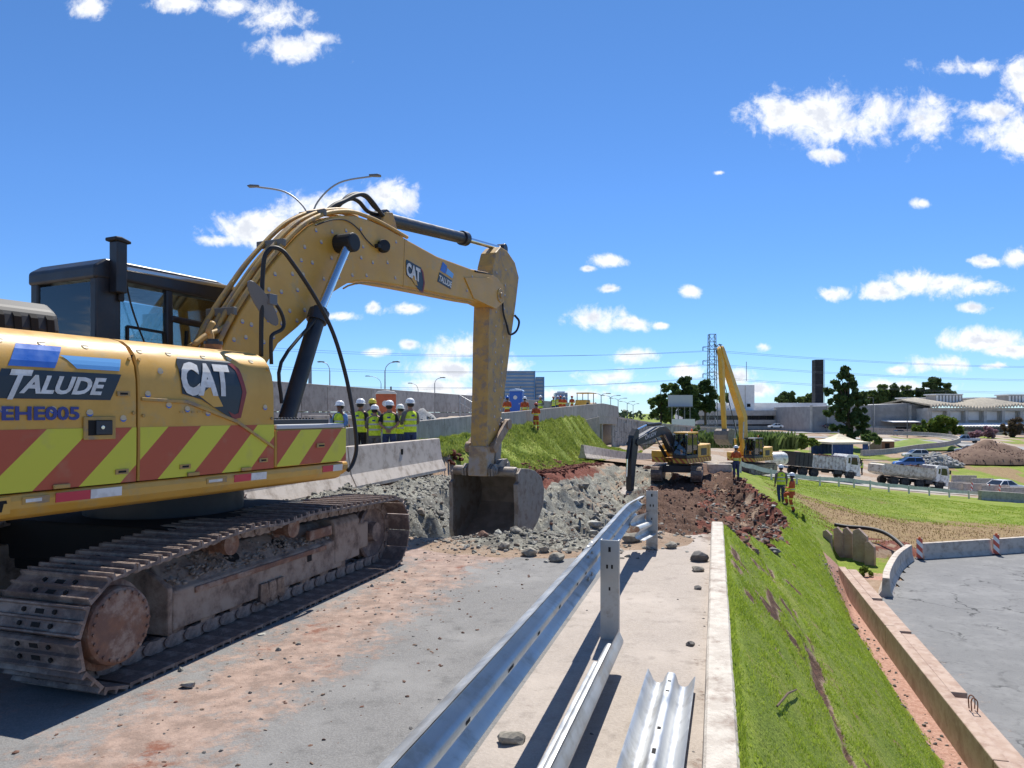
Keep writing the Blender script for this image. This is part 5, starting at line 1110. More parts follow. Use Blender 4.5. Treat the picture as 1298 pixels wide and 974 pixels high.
for i, (ua, ub, lb) in enumerate(((15.6, 21.6, 'grey concrete barrier behind the excavator nose, its end at the pit'), (9.5, 15.55, 'grey concrete barrier half hidden behind the excavator track'), (3.4, 9.45, 'grey concrete barrier seen under the body of the excavator'))):
    o = tag(sweep([RD(-8.75, u, -.02) for u in np.linspace(ua, ub, 6)], jersey(1.05, .34, .10), 'concrete_barrier', M_con2), lb, 'barrier', JG)
    if i == 0:
        q = RD(-8.75+.155, 18.6, .80); b = MB(); b.box((0,0,0), (.03,.10,.16)); h_ = b.build('lifting_slot', M_dark, o); h_.matrix_parent_inverse = Matrix(); h_.location = q+Vector((.0,0,-.05)); h_.rotation_euler = (0,0,ROADROT)
def gpath(pts, k=5, lift=-.03): 
    out = []
    for p in smoothpath([(a[0], a[1], 0) for a in pts], k): out.append(Vector((p.x, p.y, gz(p.x, p.y)+lift)))
    return out
def atpx(px, py, d): p = P(px, py, d); return (p.x, p.y)
pa = [P(738,581,50), P(765,584,56), P(795,587,62), P(826,587,71)]
o = tag(sweep(smoothpath(pa, 4), jersey(.95, .3, .09), 'concrete_barrier', M_con2), 'long low concrete barrier at the foot of the grass bank beyond the pit', 'barrier', JG)
ap = MB(); ap.grid([[p+Vector((.9,-.45,.0))*s+Vector((0,0,.02-.08*s)) for s in (0.3, 2.0, 4.2)] for p in smoothpath(pa, 4)]); tag(ap.build('road_slab', mat('bleached_concrete', (.56,.53,.48), (.48,.45,.40), sc_=2, rough=.9, bump=.2)), kind='structure')
pb = [(12.75,24.2),(13.3,25.2),(14.3,26.8),(15.6,28.7),(17.0,30.4)]
tag(sweep([Vector((p.x, p.y, -4.45)) for p in smoothpath([(a, c, 0) for a, c in pb], 5)], jersey(.68, .24, .11), 'concrete_barrier', M_con2), 'curved concrete barrier beside the ditch at the edge of the lower road', 'barrier', JG)
for i, ((xa, ya), (xb, yb), lb) in enumerate((((17.6,30.6),(21.25,31.6),'straight concrete barrier between the two striped markers'), ((21.45,31.65),(23.6,32.3),'straight concrete barrier right of the farther striped marker'), ((23.7,32.35),(28,33.8),'concrete barrier at the right edge along the lower road'))):
    tag(sweep([Vector((xa+(xb-xa)*t, ya+(yb-ya)*t, -4.45)) for t in (0,.33,.66,1)], jersey(.70, .25, .10), 'concrete_barrier', M_con2), lb, 'barrier', JG)
M_rw = stripes_mat('red_white_stripes', (.62,.10,.06), (.78,.76,.72), .44, 0, (0, 1, 1.0))
for x, y, rz, lb in ((17.42,30.35,-.25,'red and white striped marker panel at the left end of the straight barrier'),(21.35,31.3,-.25,'red and white striped marker panel between two straight barriers')):
    t = thing('hazard_marker', lb, 'marker', (x, y, -4.42), rz, 'striped hazard markers on the lower road'); t.scale = (.9,)*3
    MB().bb((-.13,-.02,.06),(.13,.02,1.02)).build('marker_panel', M_rw, t, bevel=.01); MB().bb((-.17,-.15,0),(.17,.15,.07)).build('marker_base', M_rub, t, bevel=.02); MB().cyl((0,0,1.02),(0,0,1.09),.05,n=10).build('marker_lamp', mat('orange_lens', (.8,.16,.02)), t)
# the earth-stained wall under construction below the verge
cw = thing('retaining_wall', 'long low earth stained concrete wall between grass slope and lower road', 'wall', RD(4.65, 15, -4.9), ROADROT)
def lbox(b, v0, v1, ua, ub, z0, z1): return b.bb((v0-4.65, ua-15, z0+4.9), (v1-4.65, ub-15, z1+4.9))
for ua, ub in ((-2, 5.9), (5.92, 13.9), (13.92, 21.9), (21.92, 29.8)):
    lbox(MB(), 4.55, 4.80, ua, ub, -5.1, -4.06).build('wall_segment', M_pinkc, cw, bevel=.02)
for i, (ua, ub, dz) in enumerate(((4, 9.3, -.02), (9.4, 13.6, .0), (13.75, 17.0, -.05), (17.2, 21.4, -.01), (21.7, 25.0, -.03), (25.2, 29.6, 0.))):
    lbox(MB(), 4.835, 5.16, ua, ub, -4.6, -4.10+dz).build('kerb_stone', M_pinkc, cw, bevel=.02)
    if i in (0, 1): lbox(MB(), 5.17, 5.21, ua+.2, ub-.5, -4.5, -4.02).build('form_board', mat('form_timber', (.42,.31,.18), (.33,.24,.14), sc_=4, rough=.8, streak=(6,.6,6)), cw, bevel=.004)
M_reb = mat('rusty_rebar', (.30,.11,.05), (.20,.08,.045), sc_=20, rough=.8)
for u in (10.6, 12.9, 16.2):
    for k in range(2):
        y = u-15+k*.16; MB().tube(smoothpath([(.28,y,.78),(.27,y,.98),(.32,y+.03,1.04),(.38,y,.98),(.38,y,.78)], 4), .012, 6).build('rebar_loop', M_reb, cw)
SG = 'precast slabs stood on edge by the ditch'
for px, py, d, w, h, rz, lb in ((1063,704,31.2,.42,1.25,-.3,'pointed concrete slab stood on edge, first beyond the end of the stained wall'),(1075,706,31.0,.44,1.30,-.3,'pointed concrete slab stood on edge between two others'),(1091,716,30.2,.62,1.55,-.35,'largest pointed concrete slab standing at the ditch'),(1103,722,29.6,.42,1.2,-.35,'low broken slab standing right of the largest one'),
 (1030,692,31.5,.22,.85,-.2,'small upright slab at the left edge of the flume'),(1049,702,31.0,.40,1.05,-.3,'upright slab leaning beside the flume'),(1042,673,35,.2,.5,-.2,'small slab stub farther up the flume')):
    p = P(px, py, d); t = tag(MB().prism([(-w/2,-.35),(w/2,-.35),(w/2,h*.80),(w*.05-w/2+w*.4,h),(-w/2+.04,h*.93)], xz, -.09, .09).build('concrete_slab', M_pinkc, bevel=.015, loc=p, rot=(.05, 0, rz-.5)), lb, 'slab', SG)
hp_ = [P(1058,668,34)+Vector((0,0,.1)), P(1075,668,33.6), P(1100,670,33), P(1120,675,32.2), P(1136,685,31.2), P(1149,698,30.2)]
tag(MB().tube(smoothpath(hp_, 6), .09, 8).build('drain_hose', M_rub, smooth=True), 'thick black hose curving over the red soil into the ditch', 'hose')
sl_ = MB(); p0, p1 = RD(4.75,30,-4.75), RD(6.4,30.2,-4.6)
bush_spots = [(P(1095,726,27.5), .5), (P(1013,660,33), .45), (P(1075,640+60,30), .3)]
# ------------------------------------------------------------------ second guard rail along the truck road
g2 = thing('guard_rail', 'grey steel guard rail on many posts in front of the two tipper trucks', 'guard rail')
RA = smoothpath([P(938,590,48), P(985,598,52), P(1032,607,57), P(1069,614,61.5), P(1110,619.5,64), P(1160,625,66), P(1210,631,68), P(1243,635,69)], 6)
prof2 = [(0,.155),(-.07,.10),(-.07,.06),(0,.0),(-.07,-.06),(-.07,-.10),(0,-.155),(.02,-.155),(.02,.155)]
RA = [Vector((p.x, p.y, gz(p.x, p.y))) for p in RA]
sweep([p+Vector((0,0,.60)) for p in RA], prof2, 'rail_beam', mat('dull_rail_grey', (.66,.65,.62), (.55,.54,.51), sc_=2, rough=.6, metal=.0), g2, 0, close_=True)
acc = 9
for a, c in zip(RA[:-1], RA[1:]):
    acc += (c-a).length
    if acc >= (4.0 if a.x < 29 else 2.0):
        acc = 0; MB().box((0,0,.1), (.12,.10,1.4)).build('rail_post', MATS['dull_rail_grey'], g2, loc=a+Vector((.02,-.03,0)))
# ------------------------------------------------------------------ people
M_skin = mat('skin', (.36, .19, .125), rough=.55); M_skin2 = mat('dark_skin', (.13, .065, .045), rough=.55)
M_hair = mat('black_hair', (.012, .010, .009), rough=.6); M_boot = mat('work_boots', (.03, .026, .022), (.09, .07, .055), sc_=8, rough=.7)
M_hw = mat('white_helmet', (.80, .80, .78), rough=.3); M_hy = mat('yellow_helmet', (.75, .60, .05), rough=.3); M_hb = mat('blue_helmet', (.03, .12, .45), rough=.3); M_hr = mat('red_helmet', (.50, .07, .03), rough=.3)
def cloth(name, c, c2=None): return mat(name, c, c2 or tuple(x*.72 for x in c), sc_=9, rough=.85, bump=.25, bsc=22)
M_jean = cloth('blue_jeans', (.035, .055, .13)); M_blkc = cloth('black_cloth', (.016, .016, .018)); M_gryc = cloth('grey_cloth', (.16, .155, .14)); M_shb = cloth('light_blue_shirt', (.16, .30, .56)); M_org = cloth('orange_cloth', (.58, .105, .03))
def bandmat(name, base, bands, zs):
    m = cloth(name, base); t = m.node_tree; p = t.nodes['Principled BSDF']; src = p.inputs['Base Color'].links[0].from_socket
    tcn = t.nodes.new('ShaderNodeTexCoord'); s = t.nodes.new('ShaderNodeSeparateXYZ'); t.links.new(tcn.outputs['Object'], s.inputs[0])
    for (z, h), c in zip(zs, bands):
        a = t.nodes.new('ShaderNodeMath'); a.operation = 'COMPARE'; t.links.new(s.outputs[2], a.inputs[0]); a.inputs[1].default_value = z; a.inputs[2].default_value = h
        x = t.nodes.new('ShaderNodeMixRGB'); t.links.new(a.outputs[0], x.inputs[0]); t.links.new(src, x.inputs[1]); x.inputs[2].default_value = (*c, 1); src = x.outputs[0]
    t.links.new(src, p.inputs['Base Color']); return m
LIME, SIL, YEL = (.74, .93, .05), (.46, .48, .46), (.80, .78, .05)
M_vest = bandmat('lime_vest', LIME, [SIL, SIL], [(1.05, .025), (1.22, .025)])
M_otop = bandmat('orange_jacket', (.58, .105, .03), [YEL, SIL], [(1.02, .10), (1.06, .02)])
M_otro = bandmat('orange_trousers', (.55, .10, .03), [YEL, SIL, YEL], [(.30, .05), (.30, .016), (.62, .035)])
def skinmesh(V_, E_, Rr, sub=1):
    bm = bmesh.new(); lay = bm.verts.layers.skin.verify(); vs = []
    for i, (p, r) in enumerate(zip(V_, Rr)):
        v = bm.verts.new(p); v[lay].radius = (r, r) if not isinstance(r, tuple) else r; v[lay].use_root = (i == 0); vs.append(v)
    for a, c in E_: bm.edges.new((vs[a], vs[c]))
    me = bpy.data.meshes.new('tmp'); bm.to_mesh(me); bm.free(); o = bpy.data.objects.new('tmp', me); C.objects.link(o)
    s = o.modifiers.new('s', 'SKIN'); s.use_smooth_shade = True; q = o.modifiers.new('u', 'SUBSURF'); q.levels = sub; q.render_levels = sub
    bpy.context.view_layer.update(); r = bpy.data.meshes.new_from_object(o.evaluated_get(bpy.context.evaluated_depsgraph_get()))
    bpy.data.objects.remove(o); bpy.data.meshes.remove(me); r.polygons.foreach_set('use_smooth', [True]*len(r.polygons)); return r
ARM = {'down': ((.255,-.03,1.14), (.265,.05,.89)), 'behind': ((.275,-.11,1.14), (.07,-.20,.99)), 'front': ((.265,.05,1.13), (.10,.26,1.12)), 'phone': ((.25,.07,1.14), (.10,.27,1.34)), 'wheel': ((.24,.15,1.18), (.12,.42,1.15)), 'knee': ((.25,.16,1.14), (.2,.33,.92))}
LEG = {'stand': (((.115,.01,.50), (.125,-.02,.09)), ((-.115,.01,.50), (-.125,-.02,.09))), 'stride': (((.11,.12,.50), (.12,.16,.09)), ((-.11,.02,.50), (-.12,-.20,.10))),
       'climb': (((.13,.34,.78), (.13,.26,.36)), ((-.12,.03,.49), (-.12,-.10,.08))), 'sit': (((.13,.42,.92), (.13,.46,.48)), ((-.13,.42,.92), (-.13,.46,.48)))}
BODY = {}
def ringloft(rings, name, m, par, n=14):
    b = MB(); rows = [[Vector((x0+rx*math.cos(t), y0+ry*math.sin(t), z)) for t in [2*math.pi*i/n for i in range(n+1)]] for z, rx, ry, x0, y0 in rings]; b.grid(rows); return b, rows
def person(label, loc, rz, top='vest', trousers=None, helmet=None, arms=('down','down'), legs='stand', shirt=None, sleeves='long', scl=1.0, group=None, skin=None, hair=True):
    skin = skin or M_skin; t = thing('person', label, 'person', loc, rz, group); t.scale = (scl*(1.05 if loc[1] < 26 else 1.0),)*3
    key = (arms, legs); W2 = Vector
    aj = [[W2(((-1 if i else 1)*q[0], q[1], q[2])) for q in ARM[a]] for i, a in enumerate(arms)]; lj = [[W2(q) for q in s] for s in LEG[legs]]
    if key not in BODY:
        V_ = [(0,0,.95),(0,0,1.10),(0,0,1.30),(0,-.01,1.44),(0,0,1.52),(0,.015,1.585),(0,.005,1.665),(0,-.005,1.735),(0,.108,1.635),(0,.085,1.575)]; E_ = [(0,1),(1,2),(2,3),(3,4),(4,5),(5,6),(6,7),(6,8),(5,9)]; Q = [(.14,.11),(.135,.105),(.15,.11),.10,.056,.068,.088,.062,.016,.022]
        for s in (1, -1):
            k = len(V_); V_ += [(s*.085,0,1.64)]; Q += [.017]; E_ += [(6,k)]
        for i, s in enumerate((1, -1)):
            e, w = aj[i]; k = len(V_); V_ += [(s*.19,0,1.405), tuple(e), tuple(w)]; Q += [.062,.043,.030]; E_ += [(3,k),(k,k+1),(k+1,k+2)]
            d = (w-e).normalized(); side = d.cross(W2((0,1,.2))).normalized(); nrm = side.cross(d).normalized(); pm = w+d*.055; kk = len(V_); V_.append(tuple(pm)); Q.append((.026)); E_.append((k+2,kk))
            for f, (off, ln, rr) in enumerate(((-.036,.070,.0085),(-.012,.085,.009),(.012,.080,.009),(.034,.060,.008))):
                p1 = pm+d*.045+side*off; p2 = p1+d*ln*.5+nrm*.012; p3 = p2+d*ln*.4+nrm*.024; n0 = len(V_); V_ += [tuple(p1),tuple(p2),tuple(p3)]; Q += [.0105,rr,rr*.8]; E_ += [(kk,n0),(n0,n0+1),(n0+1,n0+2)]
            p1 = pm-d*.015-side*.035; p2 = p1+d*.035-side*.02+nrm*.015; n0 = len(V_); V_ += [tuple(p1),tuple(p2)]; Q += [.012,.0095]; E_ += [(kk,n0),(n0,n0+1)]
        for i, s in enumerate((1, -1)):
            kn, an = lj[i]; k = len(V_); V_ += [(s*.095,0,.90), tuple(kn), tuple(an), tuple(an+W2((0,.14,-.045)))]; Q += [.085,.060,.040,.038]; E_ += [(0,k),(k,k+1),(k+1,k+2),(k+2,k+3)]
        BODY[key] = skinmesh(V_, E_, Q, 1)
    me = BODY[key].copy(); me.materials.clear(); me.materials.append(skin); link('body', me, t)
    # clothing
    def limb(b, pts, rr, n=10): b.tube(smoothpath(pts, 4), list(np.interp(np.linspace(0, 1, (len(pts)-1)*4+1), np.linspace(0, 1, len(rr)), rr)), n)
    sm = shirt or (M_otop if top == 'orange' else M_gryc)
    b, rw = ringloft([(.90,.165,.125,0,0),(1.0,.168,.128,0,0),(1.15,.17,.13,0,0),(1.30,.19,.135,0,0),(1.39,.185,.12,0,-.005),(1.45,.12,.085,0,-.005),(1.49,.07,.07,0,0)], '', None, t)
    for i, s in enumerate((1, -1)):
        e, w = aj[i]; S_ = W2((s*.165,0,1.40))
        if sleeves == 'long': limb(b, [S_, W2((s*.205,-.005,1.36)), e, e.lerp(w, .92)], [.075,.073,.056,.043])
        else: limb(b, [S_, W2((s*.205,-.005,1.36)), (W2((s*.205,-.005,1.36))).lerp(e, .75)], [.075,.072,.064])
    b.build('jacket' if top == 'orange' else 'shirt', sm, t, smooth=True, auto=60)
    if top == 'vest':
        b, rw = ringloft([(.86,.192,.148,0,0),(.95,.194,.15,0,0),(1.15,.192,.15,0,0),(1.30,.205,.152,0,0),(1.38,.20,.14,0,-.005),(1.43,.165,.115,0,-.005),(1.465,.105,.09,0,-.005)], '', None, t); b.build('vest', M_vest, t, smooth=True)
        b = MB(); b.box((0,-.153,1.335), (.10,.006,.05)); b.build('vest_print', M_idblue, t)
    tm = trousers or (M_otro if top == 'orange' else M_jean)
    b, rw = ringloft([(.78,.15,.115,0,-.005),(.86,.168,.128,0,0),(.95,.168,.128,0,0),(1.0,.165,.125,0,0)], '', None, t)
    for i, s in enumerate((1, -1)): kn, an = lj[i]; limb(b, [W2((s*.09,0,.90)), W2((s*.10,0,.86)).lerp(kn, .35), kn, kn.lerp(an, .5), an+W2((0,0,.02))], [.095,.100,.076,.072,.062])
    b.build('trousers', tm, t, smooth=True)
    for i in (0, 1):
        an = lj[i][1]; b = MB(); b.tube([an+W2((0,-.01,.06)), an+W2((0,-.012,-.02)), an+W2((0,0,-.05)), an+W2((0,.10,-.055)), an+W2((0,.17,-.06))], [.058,.056,.052,.048,.032], 10); b.build('boot', M_boot, t, smooth=True)
    if hair: MB().lathe([(.088,-.03),(.10,.0),(.101,.04),(.06,.10),(0,.115)], (0,-.012,1.635), (0,-.25,1), 14).build('hair', M_hair, t, smooth=True)
    for s in (1, -1): MB().add([v*.011+W2((s*.034,.088,1.655)) for v in ICO[1][0]], ICO[1][1]).build('eye', M_hair, t)
    if helmet is not False:
        b = MB().lathe([(.155,0),(.158,.008),(.130,.016),(.132,.04),(.122,.085),(.095,.125),(.055,.148),(0,.155)], (0,.005,1.69), (0,0,1), 18); b.add([(.115*math.cos(a), .09+.10*math.sin(a)*1.05+.03, 1.69-.012*z) for z in (0, 1) for a in [i*math.pi/8 for i in range(9)]], [tuple(range(9)), tuple(range(17, 8, -1))]); b.build('helmet', helmet or M_hw, t, smooth=True, auto=50)
    return t
def stand(px, d, dz=0): p = P(px, 500, d); return Vector((p.x, p.y, gz(p.x, p.y)+dz))
PG = 'workers in hi-vis clothing on the site'
person('man in light blue shirt and lime vest holding a phone, leftmost of the group', stand(431, 22.2), R(150), 'vest', M_blkc, M_hw, ('phone','front'), 'stand', M_shb, 'long', 1.0, PG, M_skin2)
person('bare armed man in lime vest and black trousers, second from left, back turned', stand(457, 22.4), R(-25), 'vest', M_blkc, M_hw, ('down','front'), 'stand', M_blkc, 'short', 1.03, PG)
person('worker in a yellow helmet at the back of the group', stand(472, 24.8), R(10), 'vest', M_gryc, M_hy, ('down','down'), 'stand', M_gryc, 'long', 1.02, PG)
person('short worker in lime vest and dark trousers under the yellow helmet, back turned', stand(475, 22.0), R(0), 'vest', M_gryc, M_hw, ('front','front'), 'stand', M_gryc, 'long', .93, PG)
person('man in black shirt and lime vest, hands clasped behind his back, blue jeans', stand(493.5, 21.9), R(4), 'vest', M_jean, M_hw, ('behind','behind'), 'stand', M_blkc, 'short', 1.0, PG)
person('short worker half hidden between two taller men in vests, facing left', stand(507.5, 23.0), R(70), 'vest', M_jean, M_hw, ('front','front'), 'stand', M_gryc, 'long', .93, PG)
person('tall man in lime vest and blue jeans, rightmost of the group, in profile', stand(520, 22.2), R(40), 'vest', M_jean, M_hw, ('front','front'), 'stand', M_gryc, 'long', 1.03, PG)
person('orange clad worker in a blue helmet by the blue toilet', stand(643, 47.5), R(20), 'orange', None, M_hb, ('front','front'), 'stand', None, 'long', 1.0, PG)
person('worker in orange with a white helmet behind the ramp parapet', stand(665, 51), R(10), 'orange', None, M_hw, ('down','down'), 'stand', None, 'long', 1.06, PG)
person('worker in orange overalls and red helmet leaning outside the ramp parapet on the grass', stand(679.5, 47.5), R(20), 'orange', None, M_hr, ('front','front'), 'stand', None, 'long', 1.0, PG)
person('worker in lime vest and dark trousers standing just right of the man outside the parapet', stand(685, 58), R(150), 'vest', M_blkc, M_hw, ('down','front'), 'stand', None, 'long', 1.06, PG)
for i, (px, d, tp, rz, lb) in enumerate(((701.5,72,'vest',20,'far worker in lime on the ramp, leftmost of the distant row'),(707,76,'vest',0,'far worker in lime, second of the distant row on the ramp'),(710.5,75,'orange',40,'far worker in orange, third of the distant row'),(715,77,'orange',-30,'far worker in orange, fourth of the distant row'),(725,74,'orange',10,'far worker in orange bending at the right end of the distant row'))):
    person(lb, stand(px, d), R(rz), tp, None if tp == 'orange' else M_jean, M_hw if i % 2 else M_hr, ('front','down'), 'stand', None, 'long', 1.0, PG)
person('man in lime vest with grey sleeves walking down the grass, back turned', stand(990, 34.5), R(-8), 'vest', M_jean, M_hw, ('down','down'), 'stride', M_gryc, 'long', 1.0, PG)
person('worker in orange overalls with dark hood stepping up the grass bank', stand(1004, 32.6), R(55), 'orange', None, M_hw, ('knee','front'), 'climb', None, 'long', .98, PG, M_skin2)
person('man in orange jacket and jeans standing on the rubble rim near the yellow excavator', stand(933, 40.5), R(10), 'orange', M_jean, M_hw, ('down','front'), 'stand', None, 'long', 1.0, PG)
# ------------------------------------------------------------------ the two excavators in the distance
M_vyel = mat('far_machine_yellow', (.74, .42, .05), (.68, .37, .045), sc_=2, rough=.4, dirt=(.38, .26, .14), dsc=3, damt=.4)
M_vgry = mat('charcoal_boom', (.018, .019, .023), (.03, .03, .034), sc_=3, rough=.45, dirt=(.10, .085, .07), dsc=4, damt=.33)
M_vstr = stripes_mat('far_hazard_stripes', (.62,.42,.06), (.42,.09,.035), .40, 0, (1, -1, 1.0))
def small_excavator(name, label, loc, rz, swing, boom, stick, paint, bm, ram_, extra=0, tracks=True):
    t = thing(name, label, 'excavator', loc, rz); ur = (0, 0, swing)
    def u_(b, nm, m, par=None, **k): return b.build(nm, m, par or t, rot=ur if par is None else None, **k)
    for s in (1, -1):
        pts = [(-1.75,.06)]+[(1.75,.06)]+[(1.78+.40*math.sin(a), .47-.40*math.cos(a)) for a in [i*math.pi/8 for i in range(1, 8)]]+[(1.75,.88),(0,.84),(-1.75,.88)]+[(-1.78-.40*math.sin(a), .47+.40*math.cos(a)) for a in [i*math.pi/8 for i in range(1, 8)]]
        b = MB(); b.prism(pts, yz(), s*1.2-.32, s*1.2+.32); tr = b.build('track', M_trk, t)
        g = MB(); loop = along(pts, 46)
        for q, a in loop:
            Mx = Matrix.Translation((s*1.2, q.x, q.y)) @ Matrix.Rotation(a, 4, 'X'); 
            for y in (-.06, .04): g.add([Mx @ Vector((x*.33, y+c*.012, -.02+z)) for x in (-1,1) for c in (-1,1) for z in (-.035,.03)], [(0,1,3,2),(4,6,7,5),(0,4,5,1),(2,3,7,6),(0,2,6,4),(1,5,7,3)])
        g.build('track_grousers', M_trkw, tr)['kind'] = 'stuff'
        h = MB(); h.prism([(-1.3,.26),(1.3,.26),(1.2,.66),(-1.2,.66)], yz(), s*1.53, s*1.56); h.cyl((s*1.5,-1.78,.47),(s*1.57,-1.78,.47),.24,n=18); h.cyl((s*1.5,1.78,.47),(s*1.56,1.78,.47),.22,n=18); h.build('track_frame', M_mud, t)
    b = MB(); b.bb((-.9,-1,.5),(.9,1,.95)); b.cyl((0,0,.9),(0,0,1.15),.65,n=20); b.build('car_body', M_blk, t, bevel=.03)
    b = MB(); b.prism([(-1.3,-2.2),(-1.1,-2.6),(-.5,-2.75),(.5,-2.75),(1.1,-2.6),(1.3,-2.2),(1.3,1.0),(1.2,1.2),(.35,1.2),(.3,.6),(-.3,.6),(-.35,1.35),(-1.3,1.35)], xy, 1.12, 1.42); u_(b, 'upper_frame', M_vstr, bevel=.02)
    b = MB(); b.prism([(-1.3,-1.75),(-1.3,-2.1),(-1.05,-2.6),(-.5,-2.75),(.5,-2.75),(1.05,-2.6),(1.3,-2.1),(1.3,-1.75)], xy, 1.423, 2.25); u_(b, 'counterweight', paint, bevel=.06)
    b = MB(); b.bb((-1.28,-1.74,1.423),(1.28,-.25,2.22)); u_(b, 'engine_cover', paint, bevel=.05); b = MB(); b.bb((.5,-.24,1.423),(1.28,1.15,1.85)); u_(b, 'tool_box', paint, bevel=.05)
    b = MB(); b.bb((-1.295,-1.5,1.55),(-1.285,-.7,2.0)); b.bb((-.9,-1.3,2.22),(.6,-.5,2.42)); u_(b, 'engine_grille', M_vgry)
    # cab on the machine's left
    x0, x1, y0, y1, z0, z1 = -1.32, -.36, -.2, 1.42, 1.423, 2.95
    b = MB(); b.bb((x0,y0,z0),(x1,y1,z0+.22)); u_(b, 'cab_base', M_vgry, bevel=.03)
    b = MB()
    for x, y in ((x0+.05,y0+.06),(x1-.05,y0+.06),(x0+.04,.55),(x1-.04,.55)): b.beam((x,y,z0+.2),(x,y,z1),.10,.10,(0,1,0))
    for x in (x0+.05,x1-.05): b.beam((x,y1-.04,z0+.2),(x,y1-.22,z1),.08,.08,(0,1,0))
    u_(b, 'cab_pillars', M_vgry, bevel=.01)
    b = MB(); b.bb((x0-.02,y0-.04,z1),(x1+.02,y1-.12,z1+.12)); rf = u_(b, 'cab_roof', paint if extra == 0 else M_vgry, bevel=.05)
    MB().lathe([(.05,0),(.05,.06),(.06,.07),(.05,.18),(0,.2)], (x0+.3,y0+.3,z1+.12), (0,0,1), 10).build('beacon', mat('orange_lens', (.8,.16,.02)), rf)
    b = MB()
    for x in (x0+.06, x1-.06): b.box((x,y1-.1,z1-.02),(.14,.06,.09))
    b.build('cab_lamps', M_white, rf)['kind'] = 'stuff'
    b = MB(); b.add([(x0+.06,y1-.03,z0+.22),(x1-.06,y1-.03,z0+.22),(x1-.06,y1-.20,z1),(x0+.06,y1-.20,z1)],[(0,1,2,3)]); u_(b, 'windscreen', M_glass)
    for x in (x0+.02, x1-.02):
        b = MB(); b.bb((x-.004,.6,z0+.3),(x+.004,y1-.12,z1-.05)); u_(b, 'cab_window', M_glass); b = MB(); b.bb((x-.004,y0+.12,z0+.5),(x+.004,.5,z1-.05)); u_(b, 'cab_window', M_glass)
    b = MB(); b.bb((x0+.1,y0+.02,z0+.5),(x1-.1,y0+.03,z1-.05)); u_(b, 'cab_window', M_glass)
    b = MB(); b.bb((x0+.25,.05,z0+.22),(x1-.25,.55,z0+.55)); b.bb((x0+.25,.0,z0+.5),(x1-.25,.14,z0+1.15)); u_(b, 'driver_seat', M_rub, bevel=.04)
    # arm
    b = MB(); b.prism(boom, yz(), -.25, .25); bo = u_(b, 'boom', bm, bevel=.02); b = MB(); b.prism(stick, yz(), -.18, .18); u_(b, 'stick', bm, bevel=.02)
    for nm, a, c, d, xs in ram_:
        for x in xs:
            a3, c3, d3 = Vector((x,*a)), Vector((x,*c)), Vector((x,*d)); b = MB(); b.cyl(a3,c3,.10,n=12); o = u_(b, nm, M_vgry if extra == 0 else paint, smooth=True, auto=40); b = MB(); b.cyl(c3,d3,.055,n=10); b.build('piston_rod', M_chr if extra == 0 else M_galv, o)
    b = MB(); b.tube(smoothpath([(.22,.9,2.4),(.26,*boom[5]),(.24,boom[6][0]+.1,boom[6][1]+.15),(.1,boom[7][0],boom[7][1]+.2)],5),.035,6); b.tube(smoothpath([(-.1,boom[6][0]-.2,boom[6][1]+.1),(-.1,boom[6][0]+.2,boom[6][1]+.3),(-.1,boom[7][0],boom[7][1]+.1)],5),.04,6); u_(b, 'hoses', M_rub)['kind'] = 'stuff'
    return t, u_, bo
def bucket_small(u_, t, s, z, rot, m=M_bkt):
    pr = [(-.45,.55),(.35,.55),(.62,.35),(.70,.0),(.55,-.35),(.2,-.6),(-.25,-.66)]; c_, s_ = math.cos(rot), math.sin(rot); f = lambda a, b_: (s+a*c_-b_*s_, z+a*s_+b_*c_)
    pr2 = [f(*q) for q in pr]; b = MB(); n = len(pr2)
    for k in (1, .93):
        cx_, cz_ = f(.1, 0); b.add([Vector((x, cx_+(q[0]-cx_)*k, cz_+(q[1]-cz_)*k)) for x in (-.6,.6) for q in pr2], [(i,i+1,n+i+1,n+i) for i in range(n-1)])
    bk = u_(b, 'bucket', m, smooth=True, auto=30)
    for x in (-.6,.6): MB().prism(pr2, yz(), x-.025, x+.025).build('bucket_side', m, bk)
    for i in range(5):
        x = -.5+.25*i; a = f(-.25,-.66); e = f(-.55,-.78); MB().beam((x,*a),(x,*e),.07,.05).build('bucket_tooth', m, bk)
    return bk
p = P(859, 611, 43); 
vx, u_, bo = small_excavator('excavator', 'yellow excavator with charcoal boom digging at the bottom of the pit', (p.x, p.y, gz(p.x, p.y)+.05), R(180-16), R(-24),
 [(.25,1.75),(.55,1.55),(.95,1.75),(1.9,2.75),(2.4,2.92),(5.45,2.35),(5.62,2.5),(5.55,2.72),(2.9,3.40),(2.1,3.45),(1.5,3.2),(.6,2.35)],
 [(5.2,3.25),(5.45,3.38),(5.85,2.95),(6.10,1.6),(6.12,-.2),(5.82,-.25),(5.58,1.2),(5.30,2.3)], M_vyel, M_vgry,
 [('boom_cylinder',(.9,1.5),(1.7,2.2),(2.5,2.95),(-.36,.36)),('stick_cylinder',(2.3,3.6),(4.0,3.55),(5.3,3.25),(0,)),('bucket_cylinder',(5.95,2.8),(6.28,1.6),(6.35,.6),(0,))])
bucket_small(u_, vx, 5.85, -.75, -.5)
vx.scale = (.94,)*3
fit_text('VOLVO', 1.35, .24, lambda a, bb, l: Vector((.253+l, 4.65-a, 2.66+bb+.20*a)), 'boom_lettering', M_white, bo, 0, .02)
fit_text('VOLVO', 1.35, .24, lambda a, bb, l: Vector((-.253-l, 3.3+a, 2.93+bb-.20*a)), 'boom_lettering', M_white, bo, 0, .02)
b = MB(); b.prism([(2.35,3.05),(2.75,2.97),(2.78,3.2),(2.4,3.3)], yz(), .253, .258); b.build('boom_plate', M_white, bo)
